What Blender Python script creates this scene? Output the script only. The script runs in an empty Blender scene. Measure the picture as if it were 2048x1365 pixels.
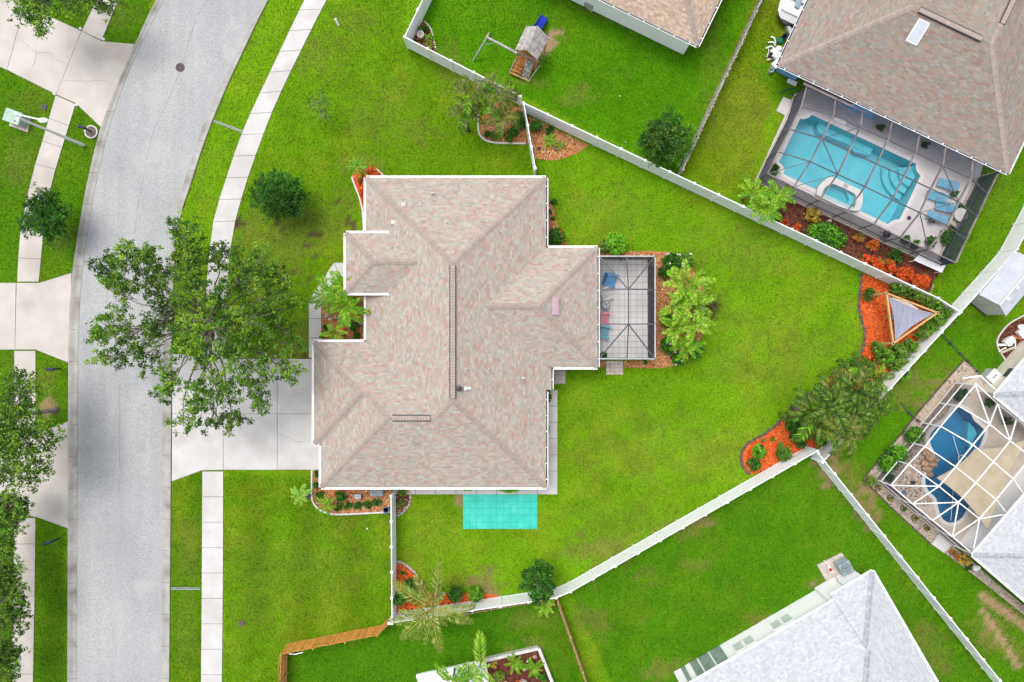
import bpy, math, random
import numpy as np
from mathutils import Vector, Matrix
from mathutils.geometry import tessellate_polygon

# ------------------------------------------------------------------ camera, sky, sun, exposure
scene = bpy.context.scene
col = scene.collection
CAM_H = 50.0                       # drone height above the lawn (m)
PXM = 2048*24/36/CAM_H             # photo pixels per metre on the ground
cam = bpy.data.objects.new('camera', bpy.data.cameras.new('camera'))
cam.location = (0, 0, CAM_H); cam.data.lens = 24; cam.data.sensor_width = 36
cam.data.sensor_fit = 'HORIZONTAL'; cam.data.clip_end = 5000
col.objects.link(cam); scene.camera = cam

SUN_EL, SUN_X, SUN_Y = math.radians(68), -0.50, 0.62     # soft light from the upper left
world = bpy.data.worlds.new('World'); scene.world = world; world.use_nodes = True
wn, wl = world.node_tree.nodes, world.node_tree.links
sky = wn.new('ShaderNodeTexSky'); sky.sky_type = 'NISHITA'; sky.sun_disc = False
sky.sun_elevation = SUN_EL; sky.sun_rotation = math.atan2(SUN_X, SUN_Y)
sky.air_density = 1.0; sky.dust_density = 4.0; sky.ozone_density = 1.0
hs = wn.new('ShaderNodeHueSaturation'); hs.inputs['Saturation'].default_value = 0.35   # bright cloud cover, little blue
wl.new(sky.outputs[0], hs.inputs['Color'])
wl.new(hs.outputs[0], wn['Background'].inputs['Color'])
wn['Background'].inputs['Strength'].default_value = 0.15
sun = bpy.data.objects.new('sun', bpy.data.lights.new('sun', 'SUN'))
sun.data.energy = 0.8; sun.data.angle = math.radians(30); sun.data.color = (1.0, 0.965, 0.91)
d = Vector((SUN_X, SUN_Y, math.hypot(SUN_X, SUN_Y)*math.tan(SUN_EL)))
sun.rotation_euler = d.to_track_quat('Z', 'Y').to_euler(); col.objects.link(sun)
vs = scene.view_settings
vs.view_transform = 'Standard'; vs.look = 'None'; vs.gamma = 1; vs.use_curve_mapping = False
vs.exposure = 0.84

# ------------------------------------------------------------------ helpers
rng = np.random.default_rng(7)
random.seed(7)

def P(x, y, z=0.0):
    k = (CAM_H-z)/CAM_H/PXM
    return Vector(((x-1024)*k, -(y-682.5)*k, z))

def lin(c):
    c = c/255.0
    return c/12.92 if c <= 0.04045 else ((c+0.055)/1.055)**2.4

def C(r, g, b, f=0.62):
    return (lin(r)*f, lin(g)*f, lin(b)*f)

def base_loc(o):
    v = Vector((0, 0, 0))
    while o is not None:
        v += o.location; o = o.parent
    return v

def T(o, label, cat, group=None):
    o['label'] = label; o['category'] = cat
    if group: o['group'] = group
    return o

def struct(o, label=None):
    o['kind'] = 'structure'
    if label: o['label'] = label
    return o

def stuff(o, label=None, cat=None):
    o['kind'] = 'stuff'
    if label: o['label'] = label
    if cat: o['category'] = cat
    return o

def empty(name, loc, label=None, cat=None, group=None):
    o = bpy.data.objects.new(name, None); col.objects.link(o); o.location = loc
    o.empty_display_size = 0.1
    if label: T(o, label, cat, group)
    return o

def inst(name, mesh, parent, loc=(0, 0, 0), rotz=0.0, scale=(1, 1, 1), rot=None):
    """an object sharing mesh data; loc is relative to the parent"""
    o = bpy.data.objects.new(name, mesh); col.objects.link(o)
    o.parent = parent; o.location = loc; o.scale = scale
    o.rotation_euler = rot if rot is not None else (0, 0, rotz)
    return o

def npmesh(name, V, F, cols=None):
    V = np.asarray(V, dtype=np.float32); F = np.asarray(F, dtype=np.int32)
    m = bpy.data.meshes.new(name); n, k = F.shape
    m.vertices.add(len(V)); m.vertices.foreach_set('co', V.ravel())
    m.loops.add(n*k); m.loops.foreach_set('vertex_index', F.ravel())
    m.polygons.add(n); m.polygons.foreach_set('loop_start', np.arange(0, n*k, k, dtype=np.int32))
    m.update(calc_edges=True)
    if cols is not None:
        a = m.attributes.new('Col', 'FLOAT_COLOR', 'FACE')
        rgba = np.ones((n, 4), dtype=np.float32); rgba[:, :3] = cols
        a.data.foreach_set('color', rgba.ravel())
    return m

class MB:
    """collects shapes in world metres; build() links them as one mesh object"""
    def __init__(s): s.v = []; s.f = []; s.c = []; s.col = None
    def add(s, vs, fs):
        n = len(s.v); s.v += [tuple(p) for p in vs]
        for f in fs: s.f.append([i+n for i in f]); s.c.append(s.col)
    def hexa(s, p):   # 8 points: 4 bottom, 4 top
        s.add(p, [(3, 2, 1, 0), (4, 5, 6, 7), (0, 1, 5, 4), (1, 2, 6, 5), (2, 3, 7, 6), (3, 0, 4, 7)])
    def box(s, c, size, rz=0.0):
        hx, hy, hz = size[0]/2, size[1]/2, size[2]/2
        ca, sa = math.cos(rz), math.sin(rz); out = []
        for z in (-hz, hz):
            for x, y in ((-hx, -hy), (hx, -hy), (hx, hy), (-hx, hy)):
                out.append((c[0]+x*ca-y*sa, c[1]+x*sa+y*ca, c[2]+z))
        s.hexa(out)
    def prism(s, poly, z0, z1, top_only=False):
        poly = [Vector((p[0], p[1], 0)) for p in poly]
        a = sum(poly[i].x*poly[(i+1) % len(poly)].y-poly[(i+1) % len(poly)].x*poly[i].y for i in range(len(poly)))
        if a < 0: poly.reverse()
        n = len(poly)
        tris = tessellate_polygon([poly])
        top = []
        for t in tris:
            u, w = poly[t[1]]-poly[t[0]], poly[t[2]]-poly[t[0]]
            top.append(t if u.x*w.y-u.y*w.x > 0 else (t[2], t[1], t[0]))
        vs = [(p.x, p.y, z1) for p in poly]
        if top_only: s.add(vs, top); return
        vs += [(p.x, p.y, z0) for p in poly]
        fs = list(top)+[(n+t[2], n+t[1], n+t[0]) for t in top]
        fs += [(i+n, (i+1) % n+n, (i+1) % n, i) for i in range(n)]
        s.add(vs, fs)
    def beam(s, p, q, w, h=None, up=(0, 0, 1)):
        p, q = Vector(p), Vector(q); h = h or w
        d = (q-p)
        if d.length < 1e-6: return
        d.normalize(); up = Vector(up)
        if abs(d.dot(up)) > 0.98: up = Vector((0, 1, 0))
        r = d.cross(up).normalized(); u = r.cross(d).normalized()
        r *= w/2; u *= h/2
        s.hexa([p-r-u, p+r-u, q+r-u, q-r-u, p-r+u, p+r+u, q+r+u, q-r+u])
    def tube(s, pts, rad, n=8, cap=True):
        pts = [Vector(p) for p in pts]; rings = []
        if not hasattr(rad, '__len__'): rad = [rad]*len(pts)
        for i, p in enumerate(pts):
            d = (pts[min(i+1, len(pts)-1)]-pts[max(i-1, 0)]).normalized()
            ref = Vector((1, 0, 0)) if abs(d.x) < 0.8 else Vector((0, 1, 0))
            a = d.cross(ref).normalized(); b = d.cross(a).normalized()
            rings.append([p+(a*math.cos(t)+b*math.sin(t))*rad[i] for t in [2*math.pi*j/n for j in range(n)]])
        vs = [v for r in rings for v in r]; fs = []
        for i in range(len(pts)-1):
            for j in range(n):
                fs.append((i*n+j, i*n+(j+1) % n, (i+1)*n+(j+1) % n, (i+1)*n+j))
        if cap:
            fs.append(tuple(range(n-1, -1, -1))); fs.append(tuple((len(pts)-1)*n+j for j in range(n)))
        s.add(vs, fs)
    def lathe(s, c, prof, n=16, sx=1.0, sy=1.0):   # prof: (r, z) list
        vs, fs = [], []
        for r, z in prof:
            vs += [(c[0]+r*sx*math.cos(2*math.pi*j/n), c[1]+r*sy*math.sin(2*math.pi*j/n), c[2]+z) for j in range(n)]
        for i in range(len(prof)-1):
            for j in range(n):
                fs.append((i*n+j, i*n+(j+1) % n, (i+1)*n+(j+1) % n, (i+1)*n+j))
        fs.append(tuple(range(n-1, -1, -1))); fs.append(tuple((len(prof)-1)*n+j for j in range(n)))
        s.add(vs, fs)
    def rock(s, c, size, seed=0, n=7, rz=0.0):
        ca, sa = math.cos(rz), math.sin(rz)
        r = random.Random(seed); prof = [(0.75, 0), (1.0, 0.3), (0.85, 0.75), (0.45, 1.0)]; vs, fs = [], []
        for k, (q, z) in enumerate(prof):
            for j in range(n):
                a = 2*math.pi*j/n; e = q*r.uniform(0.78, 1.1)
                x_, y_ = size[0]/2*e*math.cos(a), size[1]/2*e*math.sin(a); vs.append((c[0]+x_*ca-y_*sa, c[1]+x_*sa+y_*ca, c[2]+size[2]*z*r.uniform(0.9, 1.05)))
        for i in range(len(prof)-1):
            for j in range(n): fs.append((i*n+j, i*n+(j+1) % n, (i+1)*n+(j+1) % n, (i+1)*n+j))
        fs.append(tuple(range(n-1, -1, -1))); fs.append(tuple((len(prof)-1)*n+j for j in range(n)))
        s.add(vs, fs)
    def mesh(s, name, origin=(0, 0, 0), smooth=False):
        m = bpy.data.meshes.new(name); o = Vector(origin)
        m.from_pydata([(v[0]-o.x, v[1]-o.y, v[2]-o.z) for v in s.v], [], s.f)
        if any(c is not None for c in s.c):
            a = m.attributes.new('Col', 'FLOAT_COLOR', 'FACE')
            a.data.foreach_set('color', np.array([(c or (.5, .5, .5))+(1.0,) for c in s.c], dtype=np.float32).ravel())
        if smooth: m.polygons.foreach_set('use_smooth', [True]*len(m.polygons))
        m.update(); return m
    def build(s, name, mat, parent=None, origin=None, smooth=False):
        if parent is not None: origin = base_loc(parent)
        elif origin is None: origin = (0, 0, 0)
        m = s.mesh(name, origin, smooth); m.materials.append(mat)
        o = bpy.data.objects.new(name, m); col.objects.link(o)
        if parent is not None: o.parent = parent
        else: o.location = origin
        return o

def part(name, mat, parent, fn, smooth=False):
    b = MB(); fn(b); return b.build(name, mat, parent, smooth=smooth)

def pxpoly(pts, z=0.0): return [P(x, y, z) for x, y in pts]

def spline(pts, n=8):
    """Catmull-Rom through the pixel points"""
    pts = [np.array(p, float) for p in pts]; out = []
    for i in range(len(pts)-1):
        p0, p1, p2, p3 = pts[max(i-1, 0)], pts[i], pts[i+1], pts[min(i+2, len(pts)-1)]
        for k in range(n):
            t = k/n
            out.append(tuple(0.5*((2*p1)+(-p0+p2)*t+(2*p0-5*p1+4*p2-p3)*t*t+(-p0+3*p1-3*p2+p3)*t**3)))
    out.append(tuple(pts[-1])); return out

def inpoly(X, Y, poly):
    r = np.zeros(X.shape, bool); n = len(poly)
    for i in range(n):
        x1, y1 = poly[i][0], poly[i][1]; x2, y2 = poly[(i+1) % n][0], poly[(i+1) % n][1]
        if y1 == y2: continue
        r ^= ((y1 > Y) != (y2 > Y)) & (X < (x2-x1)*(Y-y1)/(y2-y1)+x1)
    return r

# ------------------------------------------------------------------ materials (all procedural)
def mat(name, c1, c2=None, scale=3.0, rough=0.7, bump=0.0, bscale=None, spec=0.3, detail=6.0, attr=False,
        trans=0.0, metal=0.0, stretch=None, c3=None, s3=0.4, lo=0.35, hi=0.65, attrmul=0.0):
    m = bpy.data.materials.new(name); m.use_nodes = True
    N, L = m.node_tree.nodes, m.node_tree.links; b = N['Principled BSDF']
    b.inputs['Roughness'].default_value = rough; b.inputs['Metallic'].default_value = metal
    b.inputs['Specular IOR Level'].default_value = spec
    geo = N.new('ShaderNodeNewGeometry'); co = geo.outputs['Position']
    if stretch:
        mp = N.new('ShaderNodeMapping'); mp.inputs['Rotation'].default_value = (0, 0, stretch[0])
        mp.inputs['Scale'].default_value = stretch[1]; L.new(co, mp.inputs['Vector']); co = mp.outputs[0]
    def noise(s, dt=detail):
        n = N.new('ShaderNodeTexNoise'); n.inputs['Scale'].default_value = s; n.inputs['Detail'].default_value = dt
        L.new(co, n.inputs['Vector']); return n.outputs['Fac']
    def ramp(f, a, bb, l, h):
        r = N.new('ShaderNodeValToRGB'); r.color_ramp.elements[0].position = l; r.color_ramp.elements[1].position = h
        r.color_ramp.elements[0].color = (*a, 1); r.color_ramp.elements[1].color = (*bb, 1); L.new(f, r.inputs[0]); return r.outputs[0]
    def mix(f, a, bb, bt='MIX'):
        x = N.new('ShaderNodeMix'); x.data_type = 'RGBA'; x.blend_type = bt
        for k, v in (('Factor', f), ('A', a), ('B', bb)):
            sk = [i for i in x.inputs if i.name == k and (i.type == 'RGBA' or (k == 'Factor' and i.type == 'VALUE'))][0]
            if isinstance(v, (int, float)): sk.default_value = v
            elif isinstance(v, tuple): sk.default_value = (*v, 1)
            else: L.new(v, sk)
        return [o for o in x.outputs if o.type == 'RGBA'][0]
    c = ramp(noise(scale), c1, c2 or c1, lo, hi)
    if c3:
        f = ramp(noise(s3, 3.0), (0, 0, 0), (1, 1, 1), 0.5, 0.72); c = mix(f, c, c3)
    if attr:
        at = N.new('ShaderNodeAttribute'); at.attribute_name = 'Col'
        c = mix(1.0, at.outputs['Color'], c, 'MULTIPLY')
    L.new(c, b.inputs['Base Color'])
    if bump:
        bn = N.new('ShaderNodeBump'); bn.inputs['Strength'].default_value = bump; bn.inputs['Distance'].default_value = 0.03
        L.new(noise(bscale or scale*6), bn.inputs['Height']); L.new(bn.outputs[0], b.inputs['Normal'])
    if trans:
        t = N.new('ShaderNodeBsdfTranslucent'); L.new(c, t.inputs['Color'])
        ms = N.new('ShaderNodeMixShader'); ms.inputs[0].default_value = trans
        L.new(b.outputs[0], ms.inputs[1]); L.new(t.outputs[0], ms.inputs[2])
        L.new(ms.outputs[0], N['Material Output'].inputs['Surface'])
    return m

def film(name, color, opacity, rough=0.9, gloss=0.0):
    """insect screen or clear water: part see-through, part diffuse, a little gloss"""
    m = bpy.data.materials.new(name); m.use_nodes = True
    N, L = m.node_tree.nodes, m.node_tree.links
    for n in list(N):
        if n.type != 'OUTPUT_MATERIAL': N.remove(n)
    t = N.new('ShaderNodeBsdfTransparent'); t.inputs['Color'].default_value = (*color[1], 1)
    df = N.new('ShaderNodeBsdfDiffuse'); df.inputs['Color'].default_value = (*color[0], 1)
    ms = N.new('ShaderNodeMixShader'); ms.inputs[0].default_value = opacity
    L.new(t.outputs[0], ms.inputs[1]); L.new(df.outputs[0], ms.inputs[2]); out = ms.outputs[0]
    if gloss:
        g = N.new('ShaderNodeBsdfGlossy'); g.inputs['Roughness'].default_value = rough
        no = N.new('ShaderNodeTexNoise'); no.inputs['Scale'].default_value = 3.5; no.inputs['Detail'].default_value = 4
        geo = N.new('ShaderNodeNewGeometry'); L.new(geo.outputs['Position'], no.inputs['Vector'])
        bp = N.new('ShaderNodeBump'); bp.inputs['Strength'].default_value = 0.25; L.new(no.outputs['Fac'], bp.inputs['Height'])
        L.new(bp.outputs[0], g.inputs['Normal'])
        m2 = N.new('ShaderNodeMixShader'); m2.inputs[0].default_value = gloss
        L.new(out, m2.inputs[1]); L.new(g.outputs[0], m2.inputs[2]); out = m2.outputs[0]
    L.new(out, N['Material Output'].inputs['Surface'])
    return m

M = {}
M['vinyl'] = mat('white_vinyl', (.84, .85, .86), (.89, .89, .89), 1.5, 0.45)
M['gutter'] = mat('white_gutter', (.74, .74, .76), (.84, .84, .84), 2.0, 0.4)
M['stucco_white'] = mat('white_stucco', (.86, .86, .86), (.90, .90, .89), 2.0, 0.85, 0.2, 60)
M['stucco_cream'] = mat('cream_stucco', (.66, .60, .50), (.74, .68, .58), 2.0, 0.85, 0.2, 60)
M['stucco_blue'] = mat('blue_stucco', C(104, 164, 220, .9), C(128, 184, 232, .9), 2.0, 0.85, 0.2, 60)
M['shingle'] = mat('shingle', (.93, .93, .93), (1.06, 1.06, 1.06), 14.0, 0.92, 0.35, 120, attr=True, spec=0.1)
M['cap'] = mat('ridge_shingle', C(180, 165, 155), C(196, 181, 171), 6.0, 0.92, 0.3, 120, spec=0.1, attr=True)
M['cap_white'] = mat('pale_ridge_shingle', C(172, 177, 186), C(206, 211, 217), 5.0, 0.92, 0.3, 120, spec=0.1, attr=True)
M['cap_plain'] = mat('vent_cap_shingle', C(180, 165, 155), C(196, 181, 171), 6.0, 0.92, 0.3, 120, spec=0.1)
M['dark'] = mat('dark_metal', (.03, .03, .035), (.05, .05, .055), 4, 0.5)
M['bronze'] = mat('bronze_frame', C(84, 80, 88), C(112, 106, 112), 4, 0.45)
M['lbronze'] = mat('faded_bronze_frame', C(170, 155, 152), C(120, 108, 112), 1.3, 0.45)
M['frame_white'] = mat('white_frame', (.82, .82, .84), (.88, .88, .88), 3, 0.4)
M['asphalt'] = None
M['concrete'] = mat('concrete', C(220, 217, 214), C(234, 232, 230), 0.9, 0.85, 0.15, 45, c3=C(210, 205, 201), s3=0.33)
M['concrete_warm'] = mat('warm_concrete', C(213, 205, 197), C(227, 220, 212), 0.7, 0.85, 0.15, 45, c3=C(200, 190, 181), s3=0.3)
M['kerb'] = mat('kerb_concrete', C(178, 175, 168), C(202, 200, 195), 1.6, 0.85, 0.2, 45, c3=C(150, 144, 134), s3=0.8)
M['joint'] = mat('joint_dirt', C(110, 105, 96), C(140, 134, 124), 6, 0.95)
M['deck'] = mat('pool_deck', C(222, 214, 214), C(236, 230, 230), 1.2, 0.85, 0.2, 50)
M['coping'] = mat('pool_coping', C(238, 234, 232), C(246, 244, 242), 2, 0.7)
M['deck_tan'] = mat('tan_pool_deck', C(214, 200, 184), C(228, 215, 200), 1.2, 0.85, 0.2, 50)
M['brick_pave'] = mat('mauve_paver', C(150, 128, 124), C(176, 152, 146), 3, 0.85, 0.2, 40)
M['basin'] = mat('pool_plaster', C(112, 206, 224, .72), C(132, 218, 232, .72), 1.2, 0.6)
M['basin_deep'] = mat('blue_pool_plaster', C(58, 140, 190, .72), C(72, 156, 200, .72), 1.2, 0.6)
M['water'] = film('pool_water', ((.14, .5, .6), (.80, .97, .98)), 0.06, 0.06, 0.04)
M['water_deep'] = film('blue_pool_water', ((.05, .28, .45), (.66, .90, .97)), 0.06, 0.06, 0.04)
M['screen'] = film('insect_screen', ((.05, .05, .06), (1, 1, 1)), 0.06)
M['screen_side'] = film('insect_screen_wall', ((.045, .05, .075), (1, 1, 1)), 0.74)
M['glass'] = mat('window_glass', (.05, .06, .07), (.08, .09, .1), 2, 0.05, spec=0.6)
M['glass_green'] = mat('green_glass', C(136, 156, 146, .7), C(168, 184, 174, .7), 2, 0.35, spec=0.4)
M['wood_new'] = mat('cedar_board', C(216, 148, 66, .85), C(236, 174, 92, .85), 3, 0.75, 0.2, 30, attr=True, spec=0.2)
M['wood_brown'] = mat('brown_board', C(186, 150, 106, .75), C(210, 172, 126, .75), 3, 0.8, 0.2, 30, attr=False, spec=0.2)
M['wood_grey'] = mat('weathered_board', C(164, 158, 154), C(216, 210, 206), 4, 0.85, 0.3, 30, spec=0.15)
M['wood_moss'] = mat('mossy_board', C(168, 158, 146, .8), C(224, 218, 208, .8), 2.2, 0.85, 0.3, 30, spec=0.15)
M['pine'] = mat('pine_beam', C(222, 176, 110), C(236, 198, 138), 3, 0.7, 0.15, 30, spec=0.2)
M['leaf'] = mat('leaf', (.85, .85, .85), (1.15, 1.15, 1.1), 2.5, 0.55, attr=True, trans=0.30, spec=0.25)
M['bark'] = mat('bark', C(120, 108, 98), C(168, 156, 146), 8, 0.9, 0.5, 40)
M['stem'] = mat('shrub_stem', C(96, 78, 56), C(124, 104, 78), 8, 0.9)
M['mulch_base'] = mat('brown_mulch_soil', C(168, 108, 62, .72), C(212, 154, 102, .72), 7, 0.95, 0.6, 30)
M['mulch_orange'] = mat('orange_mulch_soil', C(220, 90, 34, .72), C(240, 116, 54, .72), 6, 0.95, 0.6, 30)
M['mulch_red'] = mat('red_mulch_soil', C(96, 52, 40), C(132, 78, 60), 6, 0.95, 0.6, 30)
M['gravel_base'] = mat('shell_gravel_bed', C(196, 178, 160), C(222, 206, 190), 7, 0.95, 0.6, 30)
M['chip'] = mat('mulch_chip', (.8, .8, .8), (1.15, 1.15, 1.15), 5, 0.9, attr=True, spec=0.15)
M['rock'] = mat('garden_rock', C(176, 168, 160), C(214, 206, 198), 5, 0.9, 0.5, 20)
M['rock_tan'] = mat('tan_waterfall_rock', C(176, 140, 108), C(214, 182, 150), 5, 0.9, 0.5, 20)
M['edge_white'] = mat('white_concrete_edging', C(226, 222, 216), C(244, 242, 238), 4, 0.85)
M['edge_dark'] = mat('dark_edging', C(86, 78, 70), C(128, 118, 106), 7, 0.9, 0.4, 30)
M['teal'] = mat('teal_tile', C(46, 208, 184), C(66, 222, 200), 1.3, 0.45, c3=C(88, 228, 208), s3=1.1)
M['tile'] = mat('patio_tile', C(226, 223, 220), C(240, 238, 236), 1.0, 0.5)
M['paver'] = mat('beige_paver', C(206, 192, 178), C(228, 216, 204), 3, 0.85, 0.2, 40)
M['grey_paver'] = mat('grey_paver', C(190, 182, 176), C(212, 204, 198), 3, 0.85, 0.2, 40)
M['grout'] = mat('tile_grout', C(146, 138, 132), C(160, 150, 144), 5, 0.95)
M['sail'] = mat('grey_shade_cloth', C(150, 154, 176), C(182, 184, 202), 1.2, 0.9, stretch=(0, (26, 1.2, 1)))
M['sail_tan'] = mat('tan_shade_cloth', C(214, 196, 164), C(226, 210, 180), 1.5, 0.9)
M['pl_blue'] = mat('blue_plastic', C(48, 138, 200), C(68, 154, 212), 3, 0.4)
M['pl_sky'] = mat('pale_blue_plastic', C(110, 186, 222), C(134, 202, 232), 3, 0.4)
M['pl_teal'] = mat('teal_plastic', C(104, 178, 200), C(126, 196, 212), 3, 0.4)
M['pl_pink'] = mat('pink_plastic', C(226, 134, 150), C(238, 156, 168), 3, 0.4)
M['pl_white'] = mat('pale_grey_plastic', C(206, 202, 198), C(224, 220, 216), 3, 0.45)
M['slide'] = mat('navy_blue_plastic', C(34, 52, 176), C(48, 72, 200), 3, 0.35)
M['green_box'] = mat('pale_green_enamel', C(178, 206, 190), C(196, 218, 204), 2, 0.5)
M['galv'] = mat('pale_grey_metal', C(176, 184, 188), C(198, 204, 206), 3, 0.45)
M['lampgrey'] = mat('grey_pole_concrete', (.62, .62, .60), (.74, .74, .72), 4, 0.8)
M['white'] = mat('white_paint', (.78, .78, .78), (.84, .84, .84), 2, 0.45)
M['navy'] = mat('navy_enamel', C(28, 38, 66), C(44, 56, 88), 3, 0.4)
M['iron'] = mat('rusty_iron', C(92, 74, 78), C(124, 100, 102), 14, 0.7, 0.4, 30)
M['red'] = mat('red_plastic', C(214, 26, 26), C(230, 44, 40), 3, 0.4)
M['terracotta'] = mat('terracotta', C(196, 96, 52), C(214, 120, 72), 4, 0.8)
M['hose'] = mat('green_hose', C(24, 120, 84), C(36, 140, 100), 4, 0.5)
M['potblue'] = mat('blue_glaze', C(96, 124, 150), C(120, 148, 172), 4, 0.3)
M['mauve'] = mat('mauve_vent_metal', C(188, 160, 170), C(202, 176, 184), 3, 0.6)
M['acgrey'] = mat('grey_enamel', C(156, 176, 184), C(176, 194, 200), 2, 0.5)
M['stepwood'] = mat('orange_stained_board', C(176, 112, 50), C(206, 140, 72), 3, 0.8)
# ------------------------------------------------------------------ ground field (grass health differs from yard to yard)
EXCL = []          # outlines where no grass grows (world xy)
HOLES = []         # pool outlines cut out of the lawn sheet

def vnoise(X, Y, s, seed):
    r = np.random.default_rng(seed).random((257, 257))
    x, y = X/s+100.3, Y/s+90.7
    i, j = np.floor(x).astype(int), np.floor(y).astype(int); fx, fy = x-i, y-j
    fx, fy = fx*fx*(3-2*fx), fy*fy*(3-2*fy); i %= 256; j %= 256
    return (r[i, j]*(1-fx)+r[i+1, j]*fx)*(1-fy)+(r[i, j+1]*(1-fx)+r[i+1, j+1]*fx)*fy

YARDS = [  # outline in photo pixels, colour of the turf there
    ([(830, 90), (875, -60), (1540, -60), (1360, 350)], (88, 148, 14)),
    ([(1362, 350), (1530, -60), (1640, -60), (1540, 170), (1500, 400)], (122, 152, 28)),
    ([(1140, 1182), (1622, 905), (1995, 1400), (1240, 1400)], (88, 144, 24)),
    ([(1632, 905), (1905, 625), (2080, 640), (2080, 1400), (1995, 1400)], (92, 146, 20)),
    ([(1500, 130), (2080, 130), (2080, 430), (1905, 610), (1800, 560)], (100, 152, 18)),
    ([(560, 1310), (780, 1235), (1115, 1195), (1180, 1400), (560, 1400)], (82, 136, 20)),
    ([(-50, -50), (320, -50), (140, 560), (138, 1400), (-50, 1400)], (92, 140, 22)),
    ([(345, 960), (405, 940), (405, 1400), (340, 1400)], (104, 150, 20)),
    ([(448, 940), (785, 980), (785, 1240), (560, 1310), (560, 1400), (445, 1400)], (112, 156, 26)),
    ([(650, -40), (815, -40), (815, 96), (1045, 215), (1068, 352), (735, 352), (700, 480), (690, 720), (450, 720), (470, 440)], (116, 160, 26)),
]
DRY = [  # px, py, rx, ry, strength (1 = bare earth, 0.5 = straw)
    (560, 470, 90, 55, .34), (520, 560, 80, 60, .3), (600, 690, 40, 60, .34), (650, 440, 60, 60, .25), (1103, 82, 22, 24, .95),
    (1880, 790, 50, 45, .6), (1800, 775, 60, 40, .45), (1655, 925, 30, 40, .8), (1740, 1010, 30, 45, .75), (1700, 960, 25, 40, .5),
    (1985, 1255, 26, 32, .6), (1975, 1240, 40, 30, .35), (2015, 1290, 50, 26, .45), (1860, 1310, 40, 45, .5), (1850, 1280, 20, 30, .5), (1205, 1105, 70, 30, .5), (1360, 1060, 45, 20, .5), (1290, 1150, 30, 20, .35),
    (1410, 1045, 20, 10, .6), (1400, 1130, 30, 14, .35), (1290, 1240, 16, 8, .4), (1350, 1340, 60, 20, .5), (1180, 1230, 30, 60, .4),
    (970, 1160, 45, 22, .6), (900, 1160, 40, 16, .4), (980, 1190, 30, 14, .7), (1010, 160, 40, 30, .15), (1150, 190, 30, 20, .35), (735, 235, 60, 40, .22), (640, 120, 50, 40, .25), (700, 60, 50, 40, .2), (770, 225, 60, 60, .2), (720, 330, 40, 20, .35),
    (800, 260, 70, 30, .25), (900, 150, 30, 60, .2), (1380, 640, 120, 70, .18), (1560, 720, 120, 60, .2), (1330, 900, 160, 60, .18), (1250, 1060, 100, 50, .15), (1490, 500, 120, 50, .2), (1200, 420, 100, 40, .15),
    (1420, 170, 24, 120, .15), (1480, 250, 60, 90, .2), (600, 1130, 140, 60, .14), (700, 1020, 100, 40, .12), (520, 1200, 60, 80, .12), (375, 1100, 20, 90, .25), (375, 1250, 22, 70, .2), (490, 30, 30, 60, .3), (400, 330, 20, 60, .2),
    (96, 815, 16, 18, .8), (95, 760, 22, 20, .35), (100, 960, 20, 14, .1), (240, 30, 40, 30, .2), (45, 330, 40, 60, .3), (120, 480, 25, 30, .3), (60, 200, 50, 30, .15), (30, 730, 30, 22, .2), (1680, 1160, 40, 30, .5), (1560, 1240, 60, 12, .5), (2000, 380, 40, 40, .1),
    (1845, 670, 20, 40, .5), (945, 122, 8, 6, .8), (1060, 165, 30, 8, .5), (1075, 130, 8, 30, .5), (1240, 20, 60, 12, .3), (1640, 1165, 20, 10, .8), (830, 1080, 20, 50, .2), (918, 1000, 10, 14, .8), (1075, 1290, 26, 14, .4), (1060, 1240, 60, 16, .25), (1020, 1300, 14, 10, .5)]
TRACKS = [((1965, 1222), (2035, 1330), 6), ((1965, 1192), (2075, 1270), 8)]   # worn wheel tracks beside the pale roofed house

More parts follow.
